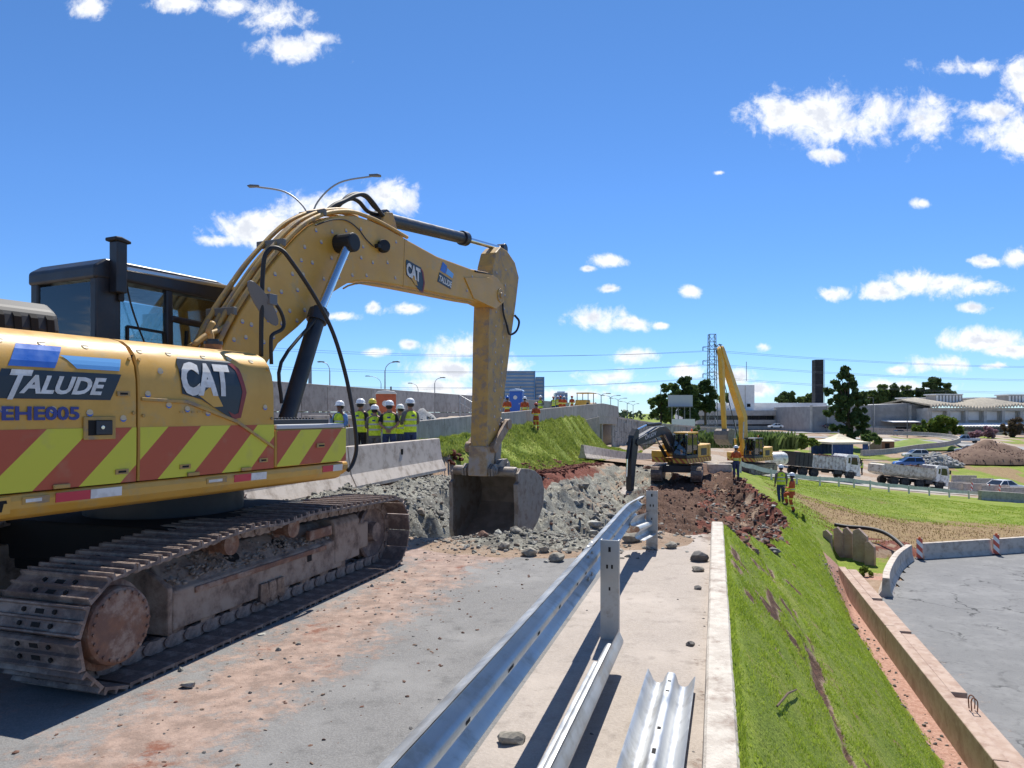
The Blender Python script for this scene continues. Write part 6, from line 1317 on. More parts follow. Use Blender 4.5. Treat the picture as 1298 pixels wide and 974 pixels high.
pc = Matrix.Rotation(R(164-24), 4, 'Z') @ Vector((-.84,.12,1.15)); op = person('operator in lime vest sitting inside the cab of the excavator in the pit', (p.x+pc.x, p.y+pc.y, gz(p.x, p.y)+.05+.62), R(164-24), 'vest', M_jean, M_hw, ('wheel','wheel'), 'sit', M_org, 'long', .98, PG)
p = P(947, 600, 60); zg = gz(p.x, p.y)
lx, u_, bo = small_excavator('excavator', 'yellow long reach excavator with tall raised boom behind the guard rail', (p.x, p.y, min(zg, -3.0)), R(180-50), R(6),
 [(.1,1.9),(.5,1.6),(.88,1.9),(1.0,3.2),(1.15,4.75),(4.7,9.9),(4.8,10.25),(4.6,10.45),(4.42,10.3),(.72,5.3),(.48,4.9),(.36,3.2)],
 [(4.32,10.25),(4.55,10.5),(4.88,10.2),(4.66,8.2),(4.10,3.75),(3.88,3.7),(4.16,6.2),(4.26,8.8)], M_vyel, M_vyel,
 [('boom_cylinder',(1.1,1.5),(1.45,3.0),(1.35,4.4),(-.36,.36)),('stick_cylinder',(2.0,6.2),(3.4,8.4),(4.55,9.9),(0,))], extra=1)
bucket_small(u_, lx, 3.95, 3.25, .2, M_bktin)
# ------------------------------------------------------------------ tipper trucks
M_tw = mat('truck_white', (.82, .81, .78), (.72, .70, .66), sc_=3, rough=.4, dirt=(.38, .33, .28), dsc=3, damt=.42)
M_bed = mat('bed_grey', (.62, .60, .56), (.50, .48, .44), sc_=3, rough=.6, dirt=(.28, .24, .195), dsc=3, damt=.46, bump=.2)
M_bed2 = mat('bed_dusty', (.56, .51, .42), (.64, .60, .52), sc_=2, rough=.75, dirt=(.26, .215, .165), dsc=3, damt=.46, bump=.2)
M_tyre = mat('tyre', (.025, .024, .023), (.07, .062, .055), sc_=5, rough=.85); M_rim = mat('wheel_rim', (.35, .34, .33), rough=.45, metal=.5)
_wc = {}
def wheel(t, x, y, r, w, name='wheel'):
    k = (r, w)
    if k not in _wc:
        a = MB().lathe([(r*.62,-w/2),(r*.93,-w/2),(r,-w*.36),(r,w*.36),(r*.93,w/2),(r*.62,w/2)], (0,0,0), (1,0,0), 20); c = MB().lathe([(.0,w*.30),(r*.2,w*.34),(r*.25,w*.2),(r*.5,w*.18),(r*.62,w*.46),(r*.62,-w*.46),(r*.5,-w*.18),(0,-w*.3)], (0,0,0), (1,0,0), 16)
        o = a.build(name, M_tyre, t, smooth=True, auto=40); q = c.build('rim', M_rim, o, smooth=True, auto=40); _wc[k] = (o.data, q.data)
    else: o = link(name, _wc[k][0], t); q = link('rim', _wc[k][1], o)
    o.location = (x, y, r); return o
def truck(label, loc, rot, bed, group):
    t = thing('tipper_truck', label, 'truck', loc, 0, group, rot)
    b = MB()
    for x in (-.42,.42): b.bb((x-.05,-3.6,.75),(x+.05,3.6,1.0))
    for y in (-3.4,-2,-.5,1.2): b.bb((-.42,y-.05,.78),(.42,y+.05,.97))
    b.build('chassis', M_blk, t)
    # cab: side profile in (y,z)
    pr = [(2.35,.95),(2.35,2.55),(2.55,2.86),(3.75,2.88),(3.92,2.72),(4.18,1.75),(4.22,1.0),(4.20,.55),(3.78,.55),(3.70,.95)]
    cab = MB().prism(pr, yz(), -1.22, 1.22).build('cab', M_tw, t, bevel=.05, seg=3)
    for s in (1, -1):
        MB().prism([(3.0,1.78),(3.86,1.78),(3.80,2.05),(3.66,2.58),(3.0,2.58)], yz(), s*1.223, s*1.235).build('side_window', M_cglass, cab); MB().prism([(2.6,1.9),(2.85,1.9),(2.85,2.5),(2.6,2.5)], yz(), s*1.223, s*1.232).build('side_window', M_cglass, cab)
        MB().tube([(s*1.226,2.92,1.0),(s*1.226,2.92,2.66),(s*1.226,3.76,2.66),(s*1.226,4.0,1.72),(s*1.226,3.9,1.0)], .012, 4).build('door_seam', M_dark, cab); MB().bb((s*1.222,2.98,1.55),(s*1.25,3.12,1.60)).build('door_handle', M_blk, cab)
        b = MB(); b.box((s*1.42,4.0,2.2),(.16,.10,.46)); b.tube([(s*1.22,4.0,2.5),(s*1.42,4.0,2.42)], .02, 5); b.build('wing_mirror', M_blk, cab)
        MB().lathe([(.10,0),(.12,.03),(.09,.06),(0,.07)], (s*.9,4.21,.78), (0,1,0), 12).build('headlight', M_white, cab)
        b = MB(); pa_ = [(3.05+.62*math.cos(a), .52+.62*math.sin(a)) for a in [i*math.pi/8 for i in range(9)]]; b.prism(pa_+[(3.05+.54*math.cos(a), .52+.54*math.sin(a)) for a in [i*math.pi/8 for i in range(8,-1,-1)]], yz(), s*.86, s*1.24); b.build('mudguard', M_grey, cab)
        MB().bb((s*1.0,1.0,.55),(s*1.2,2.0,1.0)).build('fuel_tank', M_blk, t, bevel=.08)
        wheel(t, s*1.02, 3.05, .52, .30)
        for y in (-2.75,-1.4) if bed == 'box' else (-3.0,-1.65,.35): wheel(t, s*.98, y, .52, .48)
    MB().add([(-1.08,4.205,1.78),(1.08,4.205,1.78),(1.0,3.97,2.62),(-1.0,3.97,2.62)],[(0,1,2,3)]).build('windscreen', M_cglass, cab); MB().bb((-1.22,4.22,.5),(1.22,4.30,.9)).build('bumper', M_tw, cab, bevel=.03); MB().bb((-.7,4.222,1.05),(.7,4.235,1.55)).build('grille', M_blk, cab)
    if bed == 'box':
        b = MB(); b.bb((-1.25,-3.9,1.05),(1.25,2.2,1.15)); b.bb((-1.25,-3.9,1.15),(-1.19,2.2,2.35)); b.bb((1.19,-3.9,1.15),(1.25,2.2,2.35)); b.bb((-1.19,2.13,1.15),(1.19,2.2,2.6)); bd = b.build('tipper_bed', M_bed, t)
        for s in (1,-1):
            for i in range(14): MB().bb((s*1.25,-3.7+i*.43,1.15),(s*1.31,-3.62+i*.43,2.33)).build('bed_rib', M_bed, bd)
            MB().bb((s*1.25,-3.9,2.35),(s*1.19,2.2,2.43)).build('bed_rail', M_bed, bd)
        b = MB(); b.bb((-1.33,-3.98,1.1),(1.33,-3.905,2.5))
        for s in (1,-1): b.bb((s*1.312,-3.9,1.12),(s*1.36,-1.9,2.62))
        b.build('tailgate', M_vgry, bd)
        for s in (1,-1):
            for y in (-3.5,-2.95,-2.4): MB().bb((s*1.36,y,1.15),(s*1.41,y+.08,2.6)).build('tailgate_rib', M_vgry, bd)
    else:
        pr = [(1.22,2.32),(1.25,1.75),(1.15,1.35),(.85,1.12),(.3,1.05),(-.3,1.05),(-.85,1.12),(-1.15,1.35),(-1.25,1.75),(-1.22,2.32),(-1.16,2.32),(-1.19,1.75),(-1.10,1.4),(-.8,1.18),(.8,1.18),(1.10,1.4),(1.19,1.75),(1.16,2.32)]
        bd = MB().prism(pr, xz, -4.5, 2.1).build('tipper_bed', M_bed2, t)
        MB().bb((-1.2,2.1,1.2),(1.2,2.18,2.75)).build('bed_front', M_bed2, bd); b = MB(); b.prism([(-4.5,1.15),(-4.85,1.35),(-4.85,2.2),(-4.5,2.34)], yz(), -1.2, 1.2); b.build('tailgate', M_bed2, bd, bevel=.03)
        for s in (1,-1): MB().bb((s*1.18,-4.5,2.32),(s*1.27,2.1,2.42)).build('bed_rail', M_bed2, bd)
        for y in (-3.4,-1.2,1.0):
            for s in (1,-1): MB().bb((s*1.235,y,1.45),(s*1.275,y+.10,2.32)).build('bed_rib', M_bed2, bd)
    r = np.random.RandomState(3); n = 500; x = r.uniform(-1.1,1.1,n); y = r.uniform(-3.7,2.0,n); z = 2.12+.42*np.exp(-((y-.3)/1.6)**2)*(1-(x/1.3)**2)+r.rand(n)*.05
    b = MB(); gx = np.linspace(-1.17,1.17,9); gy = np.linspace(-3.85,2.1,14); b.grid([[(a, c, 2.12+.40*math.exp(-((c-.3)/1.6)**2)*(1-(a/1.3)**2)+.06*mnoise.noise(Vector((a*3,c*3,1)))) for a in gx] for c in gy]); ld = b.build('soil_load', M_stone3, t, smooth=True); stones('load_stones', np.stack([x,y,z],-1), r.uniform(.04,.14,n), M_stone3, parent=ld)
    return t
def on_road(px, py, d, back=0):
    return P(px, py, d)
hd_ = math.atan2(.20, .97)-math.pi/2
p1_ = P(1038, 605.5, 79); truck('white tipper truck with grey ribbed bed and black tailgate, nearer the excavators', p1_, (R(-5.5), 0, hd_), 'box', 'tipper trucks waiting on the lower road')
p2_ = P(1153, 617.5, 83); truck('white tipper truck with dusty beige rounded bed, farther right', p2_, (R(-6.5), 0, hd_), 'round', 'tipper trucks waiting on the lower road')
person('person in dark clothes walking beside the cab of the nearer truck', Vector((*stand(1085, 80)[:2], P(1085, 600.5, 80).z)), R(100), 'shirt', M_blkc, M_hw, ('down','down'), 'stride', M_blkc, 'long', 1.0, PG)
person('worker in lime vest standing between the two tipper trucks', P(1092.5, 602.5, 81), R(60), 'vest', M_blkc, M_hy, ('down','front'), 'stand', None, 'long', 1.0, PG)
# ------------------------------------------------------------------ cars
CARP = {}
def car(label, loc, rz, kind, paint, group='cars on the lower roads'):
    t = thing('car', label, 'car', loc, rz, group)
    if kind == 'sedan': lo = [(-2.2,.30),(-2.25,.55),(-2.2,.88),(-1.6,.95),(1.0,.92),(1.85,.82),(2.2,.62),(2.25,.30)]; gh = [(-1.75,.94),(-1.05,1.42),(.20,1.44),(1.05,.92)]
    elif kind == 'hatch': lo = [(-1.95,.30),(-2.0,.6),(-1.95,.95),(1.0,.95),(1.7,.85),(1.95,.62),(1.98,.30)]; gh = [(-1.9,.95),(-1.55,1.48),(.15,1.50),(1.0,.94)]
    elif kind == 'van': lo = [(-2.3,.35),(-2.32,1.2),(1.2,1.15),(1.9,1.0),(2.2,.8),(2.25,.35)]; gh = [(-2.28,1.2),(-2.15,1.95),(.5,1.95),(1.25,1.14)]
    else: lo = [(-2.6,.45),(-2.65,1.05),(-.6,1.05),(1.2,1.08),(2.2,.98),(2.55,.8),(2.6,.45)]; gh = [(-.65,1.06),(-.4,1.72),(.6,1.75),(1.35,1.07)]
    w = .88 if kind != 'pickup' else .92
    body = MB().prism(lo, yz(), -w, w).build('body', paint, t, bevel=.10, seg=3)
    n = len(gh); b = MB(); b.add([(-w+.04,*gh[0]),(-w+.20,*gh[1]),(-w+.20,*gh[2]),(-w+.04,*gh[3]),(w-.04,*gh[0]),(w-.20,*gh[1]),(w-.20,*gh[2]),(w-.04,*gh[3])],[(0,1,2,3),(7,6,5,4),(0,4,5,1),(1,5,6,2),(2,6,7,3)]); b.build('windows', M_cglass, t)
    b = MB(); b.bb((-w+.17,gh[1][0]-.06,gh[1][1]-.03),(w-.17,gh[2][0]+.06,gh[2][1]+.03)); b.build('roof', paint, t, bevel=.03)
    b = MB()
    for s in (-1,1):
        for a, c in ((0,1),(3,2)): b.beam((s*(w-.035),*gh[a]),(s*(w-.19),*gh[c]),.07,.06,(1,0,0))
        ym = (gh[1][0]+gh[2][0])/2; b.beam((s*(w-.03),ym,.93),(s*(w-.18),ym,gh[1][1]),.09,.05,(1,0,0))
    b.build('window_pillars', paint, t)
    y = lo[-1][0]
    for s in (-1,1):
        wheel(t, s*(w-.08), y-.85, .32, .2); wheel(t, s*(w-.08), lo[0][0]+.85, .32, .2)
        MB().box((s*(w-.22),y-.06,.68),(.32,.14,.14)).build('headlight', M_white, t, bevel=.03); MB().box((s*(w-.18),lo[1][0]+.02,.75),(.26,.10,.18)).build('tail_light', M_redl, t, bevel=.02)
    return t
M_cw = mat('car_white', (.72,.73,.74), rough=.2, coat=.5); M_cs = mat('car_silver', (.40,.43,.48), rough=.25, metal=.5, coat=.5); M_cd = mat('car_dark', (.02,.025,.04), rough=.25, coat=.5); M_cb = mat('car_blue', (.04,.14,.42), rough=.25, coat=.5)
def cz(px, py, d): return P(px, py, d)
car('white sedan at the right edge of the photo beyond the concrete blocks', cz(1273,624,84), R(-72), 'sedan', M_cw)
car('silver pickup on the curving far road', cz(1224,561.5,160), R(70), 'pickup', M_cs)
car('silver hatchback on the far road beside the brown soil mound', cz(1250,568,150), R(15), 'hatch', M_cs)
car('silver sedan on the far road partly behind the soil mound', cz(1228,575,128), R(60), 'sedan', M_cs)
car('white station wagon behind the tipper truck loads', cz(1160,581,124), R(85), 'hatch', M_cw)
car('blue car parked below the grey rubble heap', cz(1151,593,103), R(80), 'hatch', M_cb)
car('dark car on the avenue in front of the warehouse', cz(1141,552,196), R(-85), 'sedan', M_cd)
car('dark car on the avenue near the tall tree', cz(1053,543,222), R(-88), 'sedan', M_cd)
car('white car on the avenue in front of the office building', cz(983,543,224), R(88), 'sedan', M_cw)
# road roller up on the ramp
p = P(742, 512, 96); t = thing('road_roller', 'small yellow road roller with canopy on the crest of the ramp', 'road roller', (p.x, p.y, p.z-1.0), R(-30))
MB().bb((-.8,-1.6,.7),(.8,-.1,1.5)).build('engine_cover', M_vyel, t, bevel=.1); MB().cyl((-.85,1.5,.6),(.85,1.5,.6),.6,n=20).build('drum', M_bkt, t); b = MB(); b.bb((-.7,-.1,.6),(.7,1.0,1.0)); b.build('frame', M_vyel, t, bevel=.05)
MB().bb((-.9,-1.0,2.35),(.9,1.0,2.5)).build('canopy', M_vyel, t, bevel=.04); b = MB()
for x in (-.8,.8):
    for y in (-.9,.9): b.bb((x-.04,y-.04,.9),(x+.04,y+.04,2.36))
b.build('canopy_posts', M_blk, t)['kind'] = 'stuff'
for x in (-.75,.75): wheel(t, x, -1.1, .55, .4)
# ------------------------------------------------------------------ the ramp: parapet, bridge, wing wall, noise wall
pw = thing('ramp_parapet', 'long grey concrete parapet along the top of the ramp above the grass bank', 'parapet')
def up_z(u): return float(zramp(u))
PARA = [(u, -12.25, up_z(u)) for u in np.arange(13, 76.1, 3.0)]+[(u, -12.25+.012*(u-76)**1.6, 2.05-.004*(u-76)**1.75) for u in np.arange(79, 90, 3.0)]
for (ua, va, za), (ub, vb, zb_) in zip(PARA[:-1], PARA[1:]):
    a, c = RD(va, ua, za), RD(vb, ub, zb_); d = (c-a); g = d.normalized()*.012; n = Vector((d.y, -d.x, 0)).normalized(); b = MB(); vs = []
    for p in (a+g, c-g):
        for o, z in ((-.13,-.5),(-.10,.93),(.08,.93),(.13,-.5)): vs.append(p+n*o+Vector((0,0,z)))
    b.add(vs, [(0,1,2,3),(7,6,5,4),(0,4,5,1),(1,5,6,2),(2,6,7,3)]); b.build('parapet_panel', mat('parapet_concrete', (.44,.405,.36), (.36,.33,.29), sc_=2, rough=.9, bump=.2, bsc=20, dirt=(.26,.24,.21), dsc=2, damt=.42, rand=.10, streak=(1,1,.25)), pw, bevel=.012)
br = thing('bridge', 'concrete bridge end with dark opening beside the ribbed wing wall', 'bridge')
b = MB()
for x, y in ((-12.05,-12.5),): 
    rows = []
    for u in np.linspace(75.5, 87, 7):
        v = -12.25+.012*max(0, u-76)**1.6; z = 2.05-.004*max(0, u-76)**1.75; rows.append([RD(v+.1,u,z-.1), RD(v+.1,u,z-1.35), RD(v-9,u,z-1.35), RD(v-9,u,z-.1)])
    b.grid(rows)
b.build('girder', M_con, br)
def wallbox(v0, v1, ua, ub, z0, z1, name, m, par):
    b = MB(); b.add([RD(v, u, z) for v in (v0, v1) for u in (ua, ub) for z in (z0, z1)], [(0,1,3,2),(4,6,7,5),(0,4,5,1),(2,3,7,6),(0,2,6,4),(1,5,7,3)]); return b.build(name, m, par, bevel=.02)
ww = wallbox(-12.3, -12.02, 58, 75.6, -3.2, 1.2, 'wing_wall', M_con, br)
for i in range(22): wallbox(-12.018, -11.86, 58.4+i*.78, 58.82+i*.78, -3.2, .95+.025*i, 'wall_rib', M_con, ww)
wallbox(-22, -12.9, 75.9, 100, .62, 1.25, 'sun_blocking_slab', M_con, br); wallbox(-13.6, -13.3, 75.6, 99, -3.2, 1.2, 'shade_back_wall', M_con, br); wallbox(-20, -13.7, 77.2, 77.6, -3.2, 1.0, 'abutment', M_con, br); wallbox(-12.9, -12.2, 79, 79.6, -3.2, .8, 'pier', M_con, br)  # slab added to keep sun out; back wall added so the opening stays dark
nw = thing('noise_wall', 'tall grey panelled concrete wall along the far side of the ramp', 'wall')
_np = None
for i in range(34):
    for j in range(2):
        u = 18+i*3.0; z = .2+j*1.75+ .0*i
        if _np is None: q = MB().bb((-.1,-1.47,0),(.1,1.47,1.71)).build('wall_panel', mat('noise_wall_concrete', (.40,.375,.34), (.33,.305,.275), sc_=2, rough=.9, bump=.2, bsc=20, dirt=(.25,.23,.205), dsc=2, damt=.4, rand=.16), nw, bevel=.03); _np = q.data; q.location = RD(-24,u,z); q.rotation_euler = (0,0,ROADROT)
        else: q = link('wall_panel', _np, nw, RD(-24,u,z), (0,0,ROADROT)); m_ = q.modifiers.new('bevel','BEVEL'); m_.width = .02; m_.limit_method = 'ANGLE'
    
rwall = thing('retaining_wall', 'curving grey panelled retaining wall beyond the dark excavator', 'wall')
rp = smoothpath([P(775,527,85), P(800,531.5,95), P(830,536,106), P(870,539.5,118), P(920,543,128), P(965,547.5,136), P(1010,552,142)], 8)
M_rwall = mat('panel_wall_concrete', (.36,.35,.325), (.29,.28,.26), sc_=.6, rough=.9, dirt=(.20,.19,.17), dsc=.8, damt=.45)
b = MB(); rows = [[p+Vector((0,.3,0)), p+Vector((0,-.0,0)), Vector((p.x, p.y, -5))] for p in rp]; b.grid(rows); b.build('wall_body', M_rwall, rwall)
b = MB(); rr_ = random.Random(5)
for k, (a, c) in enumerate(zip(rp[:-1], rp[1:])):
    d = (c-a); L_ = d.length; nseg = max(1, round(L_/1.5))
    for s in range(nseg):
        for j in range(4):
            off = .5 if (s+k) % 2 else 0; q0 = a.lerp(c, (s+.06)/nseg); q1 = a.lerp(c, (s+.94)/nseg); z1 = q0.z-.12-j*1.25-off*1.1; z0 = z1-1.15
            n = Vector((d.y,-d.x,0)).normalized(); e = rr_.uniform(.05,.10); t1 = [q0+n*e*0, q1+n*e*0]
            P4 = [Vector((q.x, q.y, z)) for q in (q0, q1) for z in (z0, z1)]; b.add([p for p in P4]+[p+n*e for p in P4], [(4,5,7,6),(0,1,5,4),(2,6,7,3),(1,3,7,5),(0,4,6,2)])
b.build('wall_panels', M_rwall, rwall)['kind'] = 'stuff'
b = MB(); b.grid([[p+Vector((0,.35,.02)), p+Vector((0,-.15,.02)), p+Vector((0,-.15,-.22))] for p in rp]); b.build('coping', M_con2, rwall)
# ------------------------------------------------------------------ things up on the ramp
def box_toilet(label, px, d, m, m2, rz):
    p = P(px, 500, d); z = gz(p.x, p.y); t = thing('portable_toilet', label, 'portable toilet', (p.x, p.y, z), rz, 'portable toilets on the ramp')
    MB().bb((-.55,-.55,.12),(.55,.55,2.15)).build('cabin', m, t, bevel=.04); b = MB(); b.prism([(-.6,2.15),(.6,2.15),(.5,2.28),(0,2.36),(-.5,2.28)], xz, -.6, .6); b.build('roof', m2, t, bevel=.03)
    MB().bb((-.38,-.575,.2),(.38,-.553,2.02)).build('door', m, t, bevel=.01); MB().box((.28,-.59,1.1),(.05,.03,.12)).build('door_latch', M_white, t); MB().lathe([(.17,0),(.17,.005),(0,.006)], (-.05,-.577,1.62), (0,-1,0), 16).build('door_sign', M_white, t); MB().bb((-.62,-.62,0),(.62,.62,.12)).build('skid', M_grey, t)
    MB().cyl((.3,.3,2.2),(.3,.3,2.6),.05,n=8).build('vent_pipe', M_grey, t)
M_oto = mat('toilet_orange', (.62,.13,.04), (.52,.11,.035), sc_=2, rough=.45); M_bto = mat('toilet_blue', (.03,.13,.50), rough=.4)
box_toilet('orange red portable toilet behind the group of workers', 489, 40, M_oto, mat('toilet_pale_roof', (.7,.68,.62), rough=.5), R(12)); box_toilet('blue portable toilet on the ramp beside the stick of the excavator', 655, 60, M_bto, mat('toilet_light_roof', (.4,.55,.75), rough=.4), R(-8))
def heap(name, label, cat, c, rx, ry, h, m, sm, ns, seed, smin=.05, smax=.3):
    t = thing(name, label, cat, c); b = MB(); n = 26; rows = []
    for i in range(9):
        f = i/8; rows.append([Vector((rx*f*math.cos(a)*(1+.18*mnoise.noise(Vector((math.cos(a)*2,math.sin(a)*2,seed)))), ry*f*math.sin(a), h*(1-f)**.9*(1+.3*mnoise.noise(Vector((f*3*math.cos(a),f*3*math.sin(a),seed+5))))-.3*(f > .99))) for a in [6.2832*j/n for j in range(n+1)]])
    b.grid(rows); b.build('heap_body', m, t, smooth=True); r = np.random.RandomState(seed); a = r.rand(ns)*6.283; f = np.sqrt(r.rand(ns)); 
    stones('heap_stones', np.stack([rx*f*np.cos(a), ry*f*np.sin(a), h*(1-f)**.9*1.0], -1), smin+(smax-smin)*r.rand(ns)**2.5, sm, seed=seed, parent=t); return t
p = P(537, 530, 37); heap('gravel_pile', 'pale grey gravel pile on the ramp right of the workers', 'gravel pile', (p.x, p.y, gz(p.x, p.y)), 1.5, 1.3, 1.35, mat('gravel_pale', (.42,.41,.39), (.33,.32,.30), sc_=6, rough=1, bump=.6, bsc=30), M_stone, 260, 3, .02, .10)
p = P(524, 531, 35); t = heap('rubble_heap', 'low dark heap of broken slabs beside the gravel pile', 'rubble heap', (p.x, p.y, gz(p.x, p.y)), 1.0, .8, .5, M_stone2, M_stone2, 200, 6, .04, .16)
p = P(419, 519, 34); t = thing('concrete_slab', 'pale concrete slab resting on blocks behind the man in the blue shirt', 'slab', (p.x, p.y, gz(p.x, p.y)), R(-6)); MB().bb((-1.1,-.8,.92),(1.1,.8,1.08)).build('slab', M_con2, t, bevel=.02)
for x in (-.8,.8): MB().bb((x-.15,-.5,0),(x+.15,.5,.918)).build('support_block', M_con, t)
p = P(574, 532, 39); t = thing('traffic_post', 'orange traffic post with white bands on the ramp', 'traffic post', (p.x, p.y, gz(p.x, p.y))); MB().lathe([(.16,0),(.16,.06),(.06,.08),(.05,.75),(.03,.78)], (0,0,0), (0,0,1), 12).build('post', M_org, t, smooth=True, auto=40)
for z in (.35,.6): MB().cyl((0,0,z),(0,0,z+.1),.062,n=12).build('band', M_white, t)
p = P(592, 520, 46); t = thing('metal_stair_rail', 'grey metal stair rail seen just left of the excavator stick', 'railing', (p.x, p.y, gz(p.x, p.y)), R(-20)); b = MB()
b.tube([(-.5,0,0),(-.5,0,2.1),(.6,0,1.5),(.6,0,0)], .035, 6); b.tube([(-.5,0,1.6),(.6,0,1.0)], .03, 6); b.tube([(-.15,0,0),(-.15,0,1.9)], .03, 6); b.tube([(.25,0,0),(.25,0,1.7)], .03, 6); b.build('railing', M_galv, t)
p = P(400, 540, 27); t = thing('barrier_tape', 'yellow and black striped tape fence low on the ramp', 'tape', (p.x, p.y, gz(p.x, p.y)), R(-14)); b = MB(); b.grid([[(x, .03*math.sin(x*3), .78+.04*math.sin(x*1.7)), (x, .03*math.sin(x*3), .92+.04*math.sin(x*1.7))] for x in np.linspace(-1.5, 1.4, 20)]); b.build('tape', stripes_mat('tape_stripes', (.65,.52,.05), (.03,.03,.03), .16, 0, (0,.6,1.0)), t)
for x in (-1.5,-.1,1.4): MB().cyl((x,0,0),(x,0,1.0),.02,n=6).build('tape_post', M_org, t)
# ------------------------------------------------------------------ lamp posts
M_pole = mat('pole_grey', (.30,.31,.32), rough=.5, metal=.4); M_pold = mat('pole_dark', (.12,.125,.13), rough=.5)
LG = 'street lamps along the viaduct and the ramp'
def lamp(label, px, ytop, d, zbase, arms, r=.09, m=M_pole):
    """arms: list of (dx px, y px) of the lamp heads seen in the photograph"""
    p = P(px, ytop, d); t = thing('street_lamp', label, 'street lamp', (p.x, p.y, zbase), 0, LG); h = p.z-zbase
    MB().cyl((0,0,0),(0,0,h), r, r*.6, n=8).build('pole', m, t, smooth=True, auto=50)
    for qx, qy in arms:
        q = P(qx, qy, d)-Vector((p.x, p.y, zbase)); s = 1 if q.x > 0 else -1; MB().tube(smoothpath([(0,0,h-.05),(q.x*.12,0,h+(q.z-h)*.45),(q.x*.45,0,h+(q.z-h)*.85),(q.x,0,q.z)],6), r*.45, 6).build('arm', m, t, smooth=True); MB().prism([(-.35,-.03),(.35,-.06),(.42,.02),(.2,.09),(-.35,.06)], lambda a, b_, c: (q.x+s*a, c, q.z+b_), -.16, .16).build('lamp_head', M_pold, t, bevel=.02)
lamp('tall twin armed street lamp rising behind the excavator boom', 393, 283, 46, .4, [(322,236.5),(475,223)], .13)
lamp('street lamp on the wall between the boom cylinder and the handrail', 418, 470, 78, .5, [(407,459)]); lamp('street lamp above the orange toilet, arm to the right', 488, 470, 72, .5, [(502,459)])
lamp('farther street lamp whose arm points right, left of the excavator stick', 551, 486, 96, .5, [(561,479)]); lamp('faint street lamp between the two toilet side lamps', 483, 486, 118, .5, [(466,477)]); lamp('distant street lamp left of the farthest arm on the wall', 530, 494, 120, .5, [(520,486)])
for i, (px, y, d, w, lb) in enumerate(((762,502,112,9,'twin street lamp on the viaduct, nearest beside the road roller'),(774,504.5,128,10,'twin street lamp on the viaduct, second from the left'),(783.5,508,146,9,'twin street lamp on the viaduct, third from the left'),(795,512,168,8,'twin street lamp on the viaduct, fourth from the left'),(802.5,515,190,6,'farthest twin street lamp on the viaduct'))):
    lamp(lb, px, y, d, -3.2, [(px-w, y-3),(px+w, y-3)], .10)
for px, y, d, lb in ((1107,505,176,'slim lamp pole in front of the grey warehouse'),(1150,512,185,'lamp pole in front of the warehouse, beside the green shrub')):
    lamp(lb, px, y, d, -4.6, [(px-5, y-1)], .13, M_pold)
# ------------------------------------------------------------------ power line
M_lat = mat('lattice_steel', (.16,.17,.19), rough=.6, metal=.3)
p = P(902.5, 424, 200); hT = p.z+3.5; t = thing('power_pylon', 'lattice power pylon behind the long reach excavator boom', 'pylon', (p.x, p.y, -3.5)); b = MB(); b2 = MB()
for x in (-1,1):
    for y in (-1,1): MB().beam((x*1.25,y*1.25,0),(x*.85,y*.85,hT),.17,.17,(0,1,0)).build('tower_leg', M_lat, t)
n = 13
for i in range(n):
    z0, z1 = hT*i/n, hT*(i+1)/n; w0, w1 = 1.25-.4*i/n, 1.25-.4*(i+1)/n
    for (a, c) in (((-1,-1),(1,-1)),((1,-1),(1,1)),((1,1),(-1,1)),((-1,1),(-1,-1))):
        b.beam((a[0]*w0,a[1]*w0,z0),(c[0]*w1,c[1]*w1,z1),.085,.085,(0,0,1)); b.beam((a[0]*w1,a[1]*w1,z1),(c[0]*w1,c[1]*w1,z1),.085,.085,(0,0,1))
b.build('tower_bracing', M_lat, t)['kind'] = 'stuff'
ARMZ = [P(902, y, 200).z for y in (440,457.5,474)]
for z in ARMZ:
    b = MB()
    for s in (1,-1): b.beam((0,0,z+3.5+.3),(s*2.6,0,z+3.5),.13,.13); b.beam((0,0,z+3.5-.8),(s*2.6,0,z+3.5),.1,.1)
    b.build('cross_arm', M_lat, t)
    for s in (1,-1): MB().cyl((s*2.55,0,z+3.5-1.1),(s*2.55,0,z+3.5),.12,n=6).build('insulator', M_lat, t)
k = 0
LB = ['topmost','second','third','fourth','fifth','lowest']
for j, z in enumerate(ARMZ):
    for s in (1,-1):
        a = Vector((p.x+s*2.55, p.y, z-1.1)); zl = 26-5.2*j+s*.6; zr_ = 22-4.6*j+s*.6
        A = [Vector((-170, 150+s*2, zl+2)), a, Vector((300, 262+s*3, zr_))]
        for q0, q1, sg, side in ((A[0], A[1], 6.2, 'left'), (A[1], A[2], 4.0, 'right')):
            pts = [q0.lerp(q1, t_)-Vector((0,0,sg*4*t_*(1-t_))) for t_ in np.linspace(0, 1, 25)]; w = MB().tube(pts, .04, 4)
            tag(w.build('power_line', M_lat), f'{LB[k]} power line sagging from the pylon to the {side}', 'cable', 'power lines')
        k += 1
# ------------------------------------------------------------------ buildings
M_bw = mat('white_render', (.86,.85,.83), (.78,.77,.75), sc_=.3, rough=.8, dirt=(.62,.60,.57), dsc=.4, damt=.36); M_bg = mat('grey_cladding', (.34,.335,.33), (.28,.278,.275), sc_=.4, rough=.7); M_bc = mat('fascia_concrete', (.50,.48,.44), (.41,.39,.355), sc_=.5, rough=.85); M_win = mat('office_glass', (.03,.035,.04), rough=.15); M_roof = mat('fibre_cement_roof', (.56,.50,.40), (.48,.43,.34), sc_=.7, rough=.9)
def bx(name, x0, x1, y, d0, d1, z0, z1, m, par, org, bevel=0):
    """box between photo columns x0, x1 at depth d0 .. d1"""
    a = P(x0, 0, d0).x-org[0]; c = P(x1, 0, d0).x-org[0]; return MB().bb((a, d0-org[1], z0-org[2]), (c, d1-org[1], z1-org[2])).build(name, m, par, bevel=bevel)
